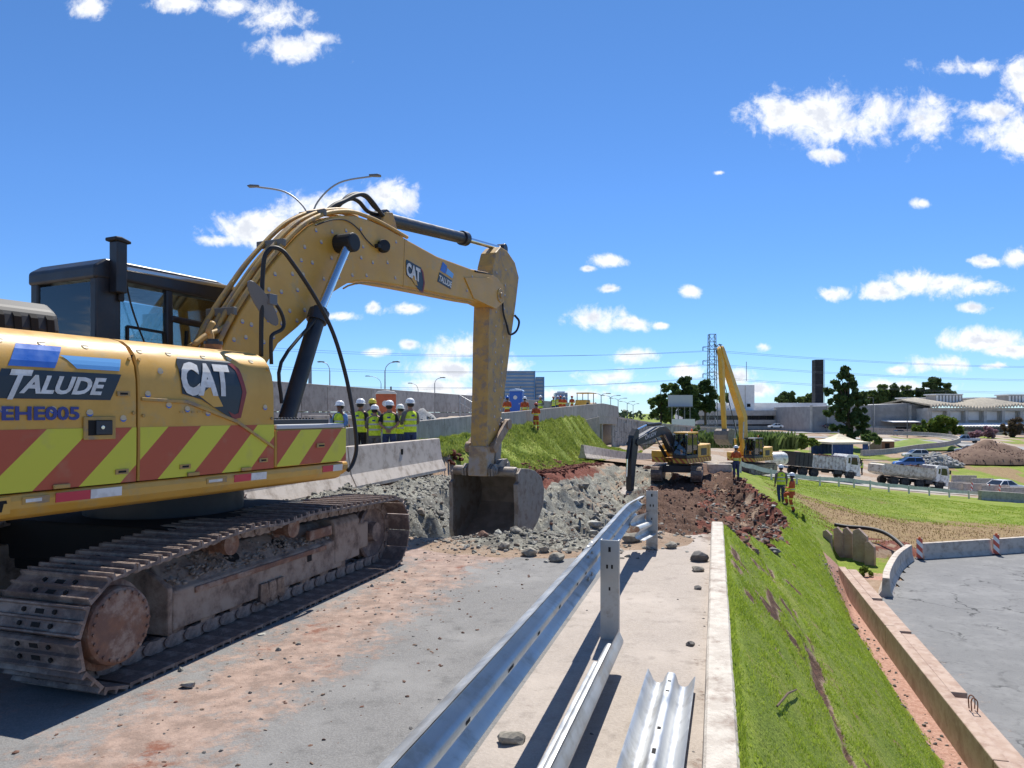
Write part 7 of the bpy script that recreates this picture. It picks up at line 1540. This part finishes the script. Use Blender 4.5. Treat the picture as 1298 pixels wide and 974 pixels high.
zz = lambda y, d: P(0, y, d).z
# office and factory
o = P(965, 545, 255); o.z = -4.2; t = thing('factory_office', 'low concrete office with dark window bands and white factory block behind', 'building', o)
bx('rear_block', 880, 1048, 0, 268, 300, -4, zz(511,268), M_bw, t, o); bx('front_wing', 884, 1022, 0, 256, 267.9, -4, zz(540,256), M_bc, t, o); bx('roof_fascia', 882, 1024, 0, 255, 267.9, zz(527,255), zz(520.5,255), M_bc, t, o)
bx('floor_fascia', 884, 1023, 0, 255.3, 267.9, zz(538,255), zz(532.5,255), M_bc, t, o); bx('core_wall', 890, 1018, 0, 258, 267.9, -4, zz(527,258), M_bg, t, o)
for i in range(14):
    x = 890+i*9.1; bx('window', x, x+8.2, 0, 257.5, 257.95, zz(532.5,257), zz(527.2,257), M_win, t, o); bx('window', x, x+8.2, 0, 257.3, 257.9, zz(545,257), zz(538.3,257), M_win, t, o)
o2 = P(945, 545, 262); o2.z = -4.2; t = thing('water_tower', 'square white water tower block rising behind the office roof', 'tower', o2); bx('tower_shaft', 933, 956.5, 0, 267.5-9, 267.4, -4, zz(488,258), M_bw, t, o2, .1); b = MB(); b.cyl((0,-1,18),(0,-1,25),.10,n=6); b.build('mast', M_lat, t); MB().bb((-.6,-3.62,zz(516,258)+4.2),(.6,-3.5,zz(512,258)+4.2)).build('tower_opening', M_dark, t)
bx('tower_joint', 944.5, 945, 0, 258.35, 258.5, -2, zz(489,258), M_bc, t, o2)
o3 = P(1036.5, 545, 275); o3.z = -4; t = thing('chimney', 'tall square black chimney behind the white factory', 'chimney', o3); b = MB(); w = 1.62; h = zz(456.5,275)+4; b.bb((-w,-w,0),(w,w,h)); b.build('shaft', mat('soot_black', (.012,.013,.016), (.02,.021,.025), sc_=.6, rough=.8), t, bevel=.05)
for i in range(1, 10): MB().bb((-w-.02,-w-.02,h*i/10),(w+.02,w+.02,h*i/10+.08)).build('shaft_joint', M_blk, t)
b = MB(); b.beam((w+.3,-w,4),(w+.3,-w,h),.12,.12,(0,1,0)); b.build('ladder', M_lat, t)
# grey warehouse
o = P(1100, 545, 225); o.z = -4.4; t = thing('warehouse', 'grey clad warehouse with low gable behind the tall tree', 'building', o)
a, c = P(1028,0,225).x-o.x, P(1180,0,225).x-o.x; xm = P(1152,0,225).x-o.x; zt = lambda y: zz(y,225)+4.4
b = MB(); b.prism([(a,0),(c,0),(c,zt(516)),(xm,zt(511.5)),(P(1106,0,225).x-o.x,zt(513.5)),(a,zt(515.5))], xz, 0, 32); b.build('wall', M_bg, t)
for px in (1028,1049,1107,1153.5): x = P(px,0,225).x-o.x; MB().bb((x-.35,-.35,0),(x+.35,-.003,zt(514))).build('pilaster', M_bc, t)
nrib = 0; b = MB()
for i in range(22): z = zt(541)+i*(zt(515.5)-zt(541))/22; b.bb((P(1108,0,225).x-o.x, -.09, z),(P(1152,0,225).x-o.x, -.003, z+.14)); b.bb((P(1154.5,0,225).x-o.x, -.09, z),(c-.2, -.003, z+.14)); b.bb((a+.6, -.09, z),(P(1048,0,225).x-o.x, -.003, z+.14))
b.build('cladding_ribs', M_bg, t)['kind'] = 'stuff'
MB().prism([(-7,zt(535.5)),(0,zt(534)),(0,zt(533)),(-7,zt(534.5))], yz(), P(1117,0,225).x-o.x, c).build('awning', M_bw, t); bx('plinth_wall', 1049, 1180, 0, 224.5, 224.95, -4.4, zz(540.5,225), M_bc, t, o)
bx('doorway', 1136, 1151, 0, 224.2, 224.45, -4.4, zz(541.5,225), M_dark, t, o)
# long shed with scalloped roof
o = P(1240, 545, 215); o.z = -4.4; t = thing('factory_shed', 'long factory shed with scalloped corrugated roof edge and roof vents', 'building', o); zt = lambda y: zz(y,215)+4.4; X = lambda px: P(px,0,215).x-o.x
bx('wall', 1178, 1420, 0, 218, 250, -4.4, zz(518,218), M_bc, t, o); bx('edge_beam', 1176, 1420, 0, 215.5, 217.9, zz(521,215), zz(517.3,215), M_bc, t, o)
for i in range(11): x = X(1181+i*23.2); MB().bb((x-.45,.6,0),(x+.45,1.5,zt(521.2))).build('column', M_bc, t); MB().bb((x+.7,2.6,zt(533)),(x+4.9,2.95,zt(521.6))).build('bay_panel', M_bw, t)
b = MB(); rows = []; n = 242
for k, (dy, hz) in enumerate(((-.3, 0), (16, 4.2), (32, 0))):
    r_ = []
    for i in range(n):
        px = 1178+i*1.0; ph = ((px-1197) % 93)/93; ridge = max(0, 1-abs(ph if ph < .5 else ph-1)*2.2)*(1.0 if k == 0 else 1.7); r_.append(Vector((X(px), dy, zt(516.6)+ridge+hz*.35+(.34*math.cos(i*math.pi/2) if k == 0 else .25*math.cos(i*math.pi/2)))))
    rows.append(r_)
b.grid(rows); b.grid([[p-Vector((0,0,.7)) for p in rows[0]], rows[0]]); b.build('corrugated_roof', M_roof, t)
for i, (x0, x1, y0, y1, d) in enumerate(((1149,1178,504,512,240),(1187,1220,499.5,509,232),(1233,1264,504,511,244),(1279,1312,500,509,232))):
    v_ = bx('roof_vent', x0, x1, 0, d, d+6, zz(y1+4,d), zz(y0+1.5,d), M_bg, t, o); bx('vent_cap', x0-1, x1+1, 0, d-.4, d+6.4, zz(y0+1.4,d), zz(y0,d), M_bw, t, o)
    for k in range(8): bx('vent_slat', x0+.4+(x1-x0)*k/8, x0+(x1-x0)*(k+.6)/8, 0, d-.25, d-.02, zz(y1+2,d), zz(y0+2,d), M_bw, t, o)
MB().prism([(-6,zt(541)),(.3,zt(537)),(.3,zt(536.2)),(-6,zt(540))], yz(), X(1196), X(1420)).build('awning', M_bw, t)
for i in range(40): x = X(1197+i*4); MB().bb((x,-6.2,zt(541.3)),(x+.5,-6.05,zt(539.6))).build('awning_tooth', M_bc, t)
b = MB(); b.cyl((X(1250),20,8),(X(1250),20,zt(495)),.07,n=5); b.build('mast', M_lat, t)
# towers on the skyline left
M_bl = mat('blue_cladding', (.10,.22,.42), rough=.3); M_gl = mat('glazed_grey', (.36,.40,.45), (.30,.34,.40), sc_=.2, rough=.3)
o = P(660, 524, 300); o.z = -3; t = thing('office_block', 'grey glazed office block with blue horizontal bands behind the blue toilet', 'building', o)
for x0, x1, y, d in ((632,678.5,472,300),(679.2,690,479.5,306)):
    w_ = bx('tower_body', x0, x1, 0, d, d+20, -3, zz(y,d), M_gl, t, o); n = 9
    for k in range(n): zc = zz(y+2.5+k*4.6,d); bx('window_band', x0, x1+.02, 0, d-.3, d-.02, zc-.35, zc+.25, M_bl, t, o)
    bx('corner_fin', x1-1.4, x1+.05, 0, d-.5, d-.32, -3, zz(y,d)+.1, M_bl, t, o); bx('parapet', x0, x1+.05, 0, d-.2, d+20.2, zz(y,d)+.002, zz(y,d)+.5, M_bl, t, o)
o = P(712, 515, 340); o.z = -3; t = thing('office_block', 'small pale block on the skyline behind the distant row of workers', 'building', o); bx('tower_body', 704, 719.5, 0, 340, 355, -3, zz(498,340), M_gl, t, o); bx('roof_plant', 707, 716, 0, 343, 350, zz(498,340)+.002, zz(496,340), M_bw, t, o)
for k in range(3): bx('window_band', 704, 719.6, 0, 339.6, 339.98, zz(502+k*4,340)-.3, zz(502+k*4,340)+.4, M_bl, t, o)
# billboard
o = P(862.5, 538, 150); o.z = -3; t = thing('billboard', 'blank grey white billboard on posts in front of the dark trees', 'billboard', o); bx('panel', 847.5, 878, 0, 150, 150.4, zz(515.5,150), zz(501,150), mat('billboard_face', (.46,.48,.52), rough=.7), t, o); b = MB()
for px in (852,860,868,875): bx('post', px-.5, px+.5, 0, 150.5, 150.8, -3, zz(502,150), M_pold, t, o)
bx('catwalk', 846, 879, 0, 149, 149.9, zz(516.5,150), zz(515.8,150), M_pold, t, o)
o = P(866, 538, 146); o.z = -3; t = tag(bx('site_hoarding', 852, 881, 0, 146, 146.3, -2.5, zz(531.5,146), M_bw, None, (0,0,0)), 'low white hoarding wall under the billboard', 'hoarding')
# tent
o = P(1063.5, 577, 128); t = thing('event_tent', 'cream pyramid roofed tent with blue side curtains', 'tent', o, R(8)); w = 3.6; hb, hp2 = 2.45, 3.9
M_tent = mat('tent_cream', (.70,.63,.47), (.62,.55,.41), sc_=2, rough=.8); M_curt = mat('tent_blue', (.035,.075,.20), (.05,.10,.25), sc_=2, rough=.8)
b = MB(); ap_ = (0,0,hp2); cs_ = [(-w,-w,hb),(w,-w,hb),(w,w,hb),(-w,w,hb)]
rows = [[Vector(ap_)]*1]
for a, c in zip(cs_, cs_[1:]+cs_[:1]):
    a, c = Vector(a), Vector(c); g = [[Vector(ap_).lerp(a.lerp(c, s), f)-Vector((0,0,.32*math.sin(math.pi*f))) for s in (0,.25,.5,.75,1)] for f in (0.001,.25,.5,.75,1)]; b.grid(g); b.grid([[a.lerp(c, s) for s in (0,1)], [a.lerp(c, s)-Vector((0,0,.35)) for s in (0,1)]])
b.build('canopy', M_tent, t)
for x, y, _ in cs_: MB().cyl((x*.98,y*.98,-.2),(x*.98,y*.98,hb),.05,n=8).build('tent_pole', M_white, t)
for (x0, x1, y) in ((-w*.97,.6,w*.9),(2.2,w*.97,w*.9),(-w*.97,.6,-w*.9),(2.4,w*.97,-w*.9)): MB().grid([[(x, y+.06*math.sin(x*9), z) for x in np.linspace(x0, x1, 22)] for z in (0, hb-.3)]).build('side_curtain', M_curt, t)
# small shed and sloping wall
o = P(1122, 572, 140); t = thing('site_shed', 'small brown site shed beside the sloping earth wall', 'shed', o, R(-10)); MB().bb((-1.3,-1.2,0),(1.3,1.2,1.9)).build('wall', M_brn, t); MB().prism([(-1.5,1.88),(1.5,2.2),(1.5,2.3),(-1.5,1.98)], yz(), -1.5, 1.5).build('roof', M_roof, t); MB().bb((-.4,-1.23,0),(.4,-1.203,1.6)).build('door', M_dark, t)
o = P(1105, 572, 138); t = tag(MB().prism([(-2.0,0),(1.9,0),(1.9,2.5),(1.2,2.4)], xz, -.15, .15).build('ramp_wall', mat('earth_wall', (.30,.23,.16), (.24,.18,.12), sc_=1.5, rough=.95), loc=o), 'brown sloping retaining wall left of the site shed', 'wall')
for x0, y0, d, w, lb in ((1200,562,152,16,0),): pass
t = tag(MB().lathe([(.0,-1.0),(.45,-.95),(.6,-.7),(.6,.7),(.45,.95),(0,1.0)], (0,0,.75), (1,0,.05), 16).build('water_tank', M_tw, smooth=True, auto=40, loc=P(984,592,66)), 'white rounded tank behind the guard rail near the long reach excavator', 'tank')
for px, py, d, w, lb in ((912,601,46,1.5,'low pale concrete block at the end of the broken road'),): tag(MB().bb((-w/2,-.3,0),(w/2,.3,.65)).build('concrete_block', M_con2, bevel=.03, loc=P(px,py,d), rot=(0,0,-.1)), lb, 'block')
# blocks and posts by the white sedan
BG = 'concrete blocks closing the lower road'
for i, (px, py, d, L_, rz, lb) in enumerate(((1216,622,80,2.2,-.15,'short concrete block right of the farther truck bumper'),(1236,624,79,2.4,-.15,'concrete block between two striped posts in front of the sedan'),(1262,626,78,2.8,-.12,'concrete block in front of the white sedan'),(1288,629,77,3,-.12,'concrete block at the right edge in front of the sedan'),(1222,612,92,3,-.1,'far concrete block just behind the truck cab'),(1245,616,90,2.6,-.1,'far concrete block left of the sedan bumper'))):
    tag(sweep([Vector((-L_/2,0,0)), Vector((L_/2,0,0))], jersey(.95,.3,.1), 'concrete_block', M_con2), lb, 'block', BG).location = P(px,py,d)
    C.objects[-1].rotation_euler = (0,0,rz)
tag(sweep([P(1242,636,67.5), P(1270,637.5,68), P(1300,639.5,68.5), P(1330,641,69)], jersey(1.05,.32,.2), 'concrete_barrier', M_con), 'dark weathered concrete barrier continuing the guard rail at the right edge', 'barrier', JG)
for px, py, d, lb in ((1231,625,78.5,'striped post left of the white sedan'),(1253,627,78,'striped post in front of the white sedan bonnet'),(1266,628,77.5,'striped post before the door of the white sedan')):
    t = tag(MB().bb((-.09,-.03,0),(.09,.03,1.15)).build('striped_post', M_rw, loc=P(px,py,d), rot=(.0,.12,0)), lb, 'post', 'striped posts by the white sedan')
# heaps
p = P(1258, 584, 118); heap('soil_mound', 'large brown soil mound beside the far road at right', 'soil mound', (p.x, p.y, p.z), 9.5, 6, 3.4, mat('mound_soil', (.145,.085,.058), (.19,.12,.08), sc_=1.2, rough=1, bump=.8, bsc=6), M_stone3, 1500, 11, .05, .17)
p = P(1186, 589, 112); heap('rubble_heap', 'grey heap of broken concrete in front of the parked cars', 'rubble heap', (p.x, p.y, p.z), 4.2, 2.6, 2.0, M_stone, stonemat('rubble_blocks', [(.44,.43,.41),(.34,.34,.33),(.52,.51,.49),(.28,.28,.28)]), 420, 13, .12, .5)
low = smoothpath([P(1092,578,118), P(1125,576,124), P(1165,570,132), P(1200,566,140), P(1216,560,150), P(1195,555,164), P(1150,552,180), P(1110,551,190)], 5); tag(sweep(low, jersey(.95,.3,.12), 'concrete_barrier', M_con), 'long low concrete barrier curving round the green mound', 'barrier', JG)
tag(sweep([P(1075,546,212), P(1130,549,208), P(1200,551,204), P(1260,553.5,202), P(1320,556,200)], [(-.15,-1),(-.15,1.25),(.15,1.25),(.15,-1)], 'low_wall', M_con2), 'long low wall along the avenue below the factory shed', 'wall')
p = P(1160, 569, 146); t = thing('grass_mound', 'green grassy mound inside the bend of the far road', 'mound', (p.x, p.y, p.z)); b = MB(); b.grid([[Vector((9.5*f*math.cos(a), 6*f*math.sin(a), 2.0*(1-f)**.7*(1+.3*mnoise.noise(Vector((f*math.cos(a)*2,f*math.sin(a)*2,2)))))) for a in [6.2832*j/28 for j in range(29)]] for f in np.linspace(0,1,9)]); b.build('mound_body', mat('mound_grass', (.16,.24,.04), (.22,.27,.06), sc_=.8, rough=1, dirt=(.22,.13,.07), dsc=.5, damt=.35), t, smooth=True)
# ------------------------------------------------------------------ trees
def leaves(centers, radii, n, size, seed, flat=.8):
    r = np.random.RandomState(seed); centers = np.asarray(centers, float); radii = np.asarray(radii, float); w = radii**2; k = r.choice(len(radii), n, p=w/w.sum()); d = r.randn(n, 3); d /= np.linalg.norm(d, axis=1)[:, None]
    rad = radii[k]*(1-.55*r.rand(n)**2.2); p = centers[k]+d*rad[:, None]*np.array([1,1,flat]); a = r.randn(n, 3); a /= np.linalg.norm(a, axis=1)[:, None]; b_ = np.cross(a, r.randn(n, 3)); b_ /= np.linalg.norm(b_, axis=1)[:, None]
    s = size*r.uniform(.6,1.3,n)[:, None]; V_ = np.stack([p-a*s-b_*s*.5, p+a*s-b_*s*.5, p+a*s*.7+b_*s*.6, p-a*s*.7+b_*s*.6], 1).reshape(-1, 3); F_ = np.arange(n*4).reshape(n, 4); return V_, F_
M_bark = mat('bark', (.10,.075,.055), (.06,.045,.035), sc_=3, rough=.95)
M_lf = [leafmat('dark_leaves', (.05,.085,.03), (.10,.15,.05), (.16,.20,.07), .25), leafmat('mid_leaves', (.08,.13,.04), (.15,.21,.06), (.21,.25,.085), .25), leafmat('bright_leaves', (.10,.16,.025), (.17,.23,.04), (.24,.27,.07), .5), leafmat('pink_blossom', (.30,.17,.19), (.42,.27,.29), (.20,.19,.10), .5), leafmat('bronze_leaves', (.10,.08,.05), (.16,.12,.08), (.14,.15,.05), .5)]
def tree(name, label, cat, base, blobs, n, size, m, seed, trunk=.3, group=None, limbs=True):
    """blobs: (dx, dz, r) with dz above the base"""
    t = thing(name, label, cat, base, 0, group); r = random.Random(seed); cs_, rs_ = [], []
    for dx, dz, rr in blobs:
        for _ in range(8): cs_.append((dx+r.uniform(-.85,.85)*rr, r.uniform(-.9,.9)*rr, dz+r.uniform(-.75,.75)*rr)); rs_.append(rr*r.uniform(.22,.46))
    V_, F_ = leaves(cs_, rs_, n, size, seed); link('crown', mesh_np('crown', V_, F_, [m], False), t)
    if trunk:
        top = max(b_[1] for b_ in blobs); b = MB(); b.tube(smoothpath([(0,0,-.5),(r.uniform(-.2,.2),0,top*.3),(r.uniform(-.3,.3),0,top*.6),(0,0,top)],4), list(np.linspace(trunk,trunk*.25,13)), 8)
        if limbs:
            for dx, dz, rr in blobs: b.tube([(0,0,max(.5,dz*.55)),(dx*.6,r.uniform(-.3,.3)*rr,dz*.85),(dx,0,dz+rr*.3)], [trunk*.45,trunk*.3,trunk*.12], 6)
        b.build('trunk', M_bark, t, smooth=True)
    return t
def blobs_px(base, d, lst): return [((px-(base[0]))/F*d, (base[1]-py)/F*d, r/F*d) for px, py, r in lst]
def ptree(label, bx_, by_, d, lst, n, m, seed, size=None, trunk=.3, name='tree', cat='tree', group='trees around the factory', limbs=True):
    return tree(name, label, cat, P(bx_, by_, d), blobs_px((bx_, by_), d, lst), int(n*1.15), size or d*.0029, m, seed, trunk, group, limbs)
ptree('tall dark tree with ragged crown standing in front of the grey warehouse', 1076, 561, 150, [(1072,470,5),(1066,478,4),(1078,480,5),(1060,488,5),(1083,488,5),(1070,492,6),(1052,497,5),(1066,503,7),(1081,500,7),(1094,503,6),(1058,512,8),(1074,514,9),(1090,516,8),(1052,524,6),(1066,527,9),(1083,530,9),(1097,530,6),(1074,541,9),(1058,543,5),(1092,545,7),(1080,551,6),(1098,551,4)], 4600, M_lf[0], 21, .5, .35)
ptree('big dark eucalyptus directly behind the billboard', 866, 538, 178, [(866,487,9),(860,496,9),(873,497,10),(856,506,8),(868,510,10),(878,510,7),(862,521,9),(874,523,9)], 4200, M_lf[0], 22)
ptree('paler loose tree left of the billboard', 838, 538, 186, [(846,492,7),(840,505,7),(832,511,7),(842,518,9),(830,524,6),(846,528,8)], 2600, M_lf[1], 23)
ptree('rounded dark tree between the billboard and the pylon', 894, 536, 182, [(895,490,8),(886,497,8),(903,500,7),(892,508,9),(900,516,7),(884,514,6)], 3000, M_lf[0], 24)
ptree('tree top showing between the boom and the white tower', 921, 538, 300, [(921,503,5),(915,507,4),(928,508,5)], 700, M_lf[1], 25)
ptree('small round tree behind the white factory roof', 998, 530, 305, [(998,503,6),(990,507,5),(1006,507,5),(999,510,6)], 1100, M_lf[0], 26); ptree('low tree touching the black chimney from the left', 1023, 530, 305, [(1023,505,5),(1015,508,4),(1030,507,4),(1024,511,5)], 900, M_lf[1], 27)
for i, (px, y0, w, lb) in enumerate(((1117,491,9,'slim tree behind the warehouse, nearest the tall tree'),(1135,489,9,'second tree behind the warehouse from the left'),(1149,491,8,'third tree behind the warehouse from the left'),(1163,494,8,'lower tree behind the warehouse beside the big dark one'),(1104,498,9,'tree at the shoulder of the tall ragged tree'))):
    ptree(lb, px, 530, 300, [(px,y0+3,w*.55),(px-w*.6,y0+10,w*.6),(px+w*.5,y0+9,w*.6),(px,y0+16,w*.9),(px-w*.7,y0+20,w*.7),(px+w*.7,y0+21,w*.7)], 1500, M_lf[0 if i % 2 else 1], 30+i)
ptree('big dark rounded tree above the left roof vents', 1188, 530, 295, [(1188,487,8),(1178,493,8),(1198,493,8),(1188,500,11),(1174,503,8),(1203,503,6)], 2600, M_lf[0], 36)
ptree('bright green broad shrub in front of the factory shed', 1192, 550, 192, [(1192,534,10),(1178,539,8),(1206,538,8),(1170,544,6),(1214,544,6),(1192,543,11)], 3000, M_lf[2], 37, .5, .12, 'shrub', 'shrub', 'shrubs by the roads'); ptree('small bright shrub left of the broad shrub', 1163, 550, 190, [(1163,544,6),(1157,547,4),(1169,547,4)], 800, M_lf[2], 38, .45, .08, 'shrub', 'shrub', 'shrubs by the roads')
ptree('pink flowering bush below the factory shed', 1247, 556, 180, [(1240,549,6),(1250,547,6),(1258,550,5),(1232,552,4)], 1000, M_lf[3], 39, .45, .08, 'shrub', 'shrub', 'shrubs by the roads'); ptree('bronze leaved bush near the right edge of the photo', 1284, 552, 186, [(1276,541,6),(1288,537,7),(1296,543,6),(1284,547,7)], 1200, M_lf[4], 40, .45, .08, 'shrub', 'shrub', 'shrubs by the roads')
ptree('leafy green bush on the bank left of the tent', 1018, 566, 120, [(1010,559,6),(1022,557,6),(1032,560,5),(1016,563,6)], 1100, M_lf[2], 41, .35, .06, 'shrub', 'shrub', 'shrubs by the roads'); ptree('green bush on the bank beside the shed', 1102, 564, 134, [(1096,556,5),(1106,554,5),(1112,558,4)], 800, M_lf[1], 42, .35, .06, 'shrub', 'shrub', 'shrubs by the roads')
ptree('thin bare sapling before the panelled retaining wall', 885, 562, 92, [(885,543,4),(881,547,3),(889,548,3)], 90, M_lf[1], 43, .2, .05, 'sapling', 'tree')
def reeds(label, px, py, d, w, h, n, seed):
    p = P(px, py, d); t = thing('tall_plants', label, 'plants', (p.x, p.y, p.z), 0, 'clumps of tall leafy plants'); r = np.random.RandomState(seed); x = r.uniform(-w, w, n); y = r.uniform(-.8,.8,n); hh = h*r.uniform(.55,1.1,n); a = r.rand(n)*6.28; l = r.uniform(.1,.6,n)*hh
    B = np.stack([x,y,np.zeros(n)],-1); T = B+np.stack([np.cos(a)*l,np.sin(a)*l,hh],-1); M2 = B*.45+T*.55+np.array([0,0,.12])*h; S = np.stack([-np.sin(a),np.cos(a),np.zeros(n)],-1)*.09*h
    V_ = np.stack([B-S*.3,B+S*.3,M2+S,M2-S,T],1).reshape(-1,3); k = np.arange(n)*5; F_ = np.concatenate([np.stack([k,k+1,k+2],-1),np.stack([k,k+2,k+3],-1),np.stack([k+3,k+2,k+4],-1)]); link('foliage', mesh_np('foliage', V_, F_, [M_lf[2] if seed % 2 else M_lf[1]], False), t)
reeds('tall reedy plants below the retaining wall behind the cab roof', 884, 568, 78, 2.2, 1.7, 500, 51); reeds('reedy plants in front of the wall left of the raised boom', 912, 568, 74, 1.8, 1.6, 420, 52); reeds('dark broad leaved plants right of the long reach boom', 962, 572, 82, 2.0, 2.2, 420, 54); reeds('broad leaved plants behind the cab of the long reach excavator', 984, 570, 92, 2.4, 2.3, 460, 56)
# far-off wood closing the horizon
r = np.random.RandomState(77); xs_ = r.uniform(-700, 1000, 260); cs_ = np.stack([xs_, 520+r.uniform(-40,60,260), -3+r.uniform(0,3.0,260)], -1); V_, F_ = leaves(cs_, r.uniform(4,8,260), 16000, 1.3, 5); tag(link('distant_wood', mesh_np('distant_wood', V_, F_, [leafmat('distant_leaves', (.04,.06,.035), (.07,.095,.06), None, .02)], False)), kind='stuff')
ptree('small weedy shrub growing out of the ditch by the upright slabs', 1096, 728, 27.5, [(1096,722,5),(1090,727,4),(1102,726,4)], 260, M_lf[2], 61, .06, .02, 'shrub', 'shrub', 'shrubs by the roads', False)
ptree('small leafy weed on the grass edge below the orange worker', 1014, 662, 32, [(1014,656,4),(1010,659,3),(1018,660,3)], 200, M_lf[2], 62, .07, .02, 'shrub', 'shrub', 'shrubs by the roads', False)
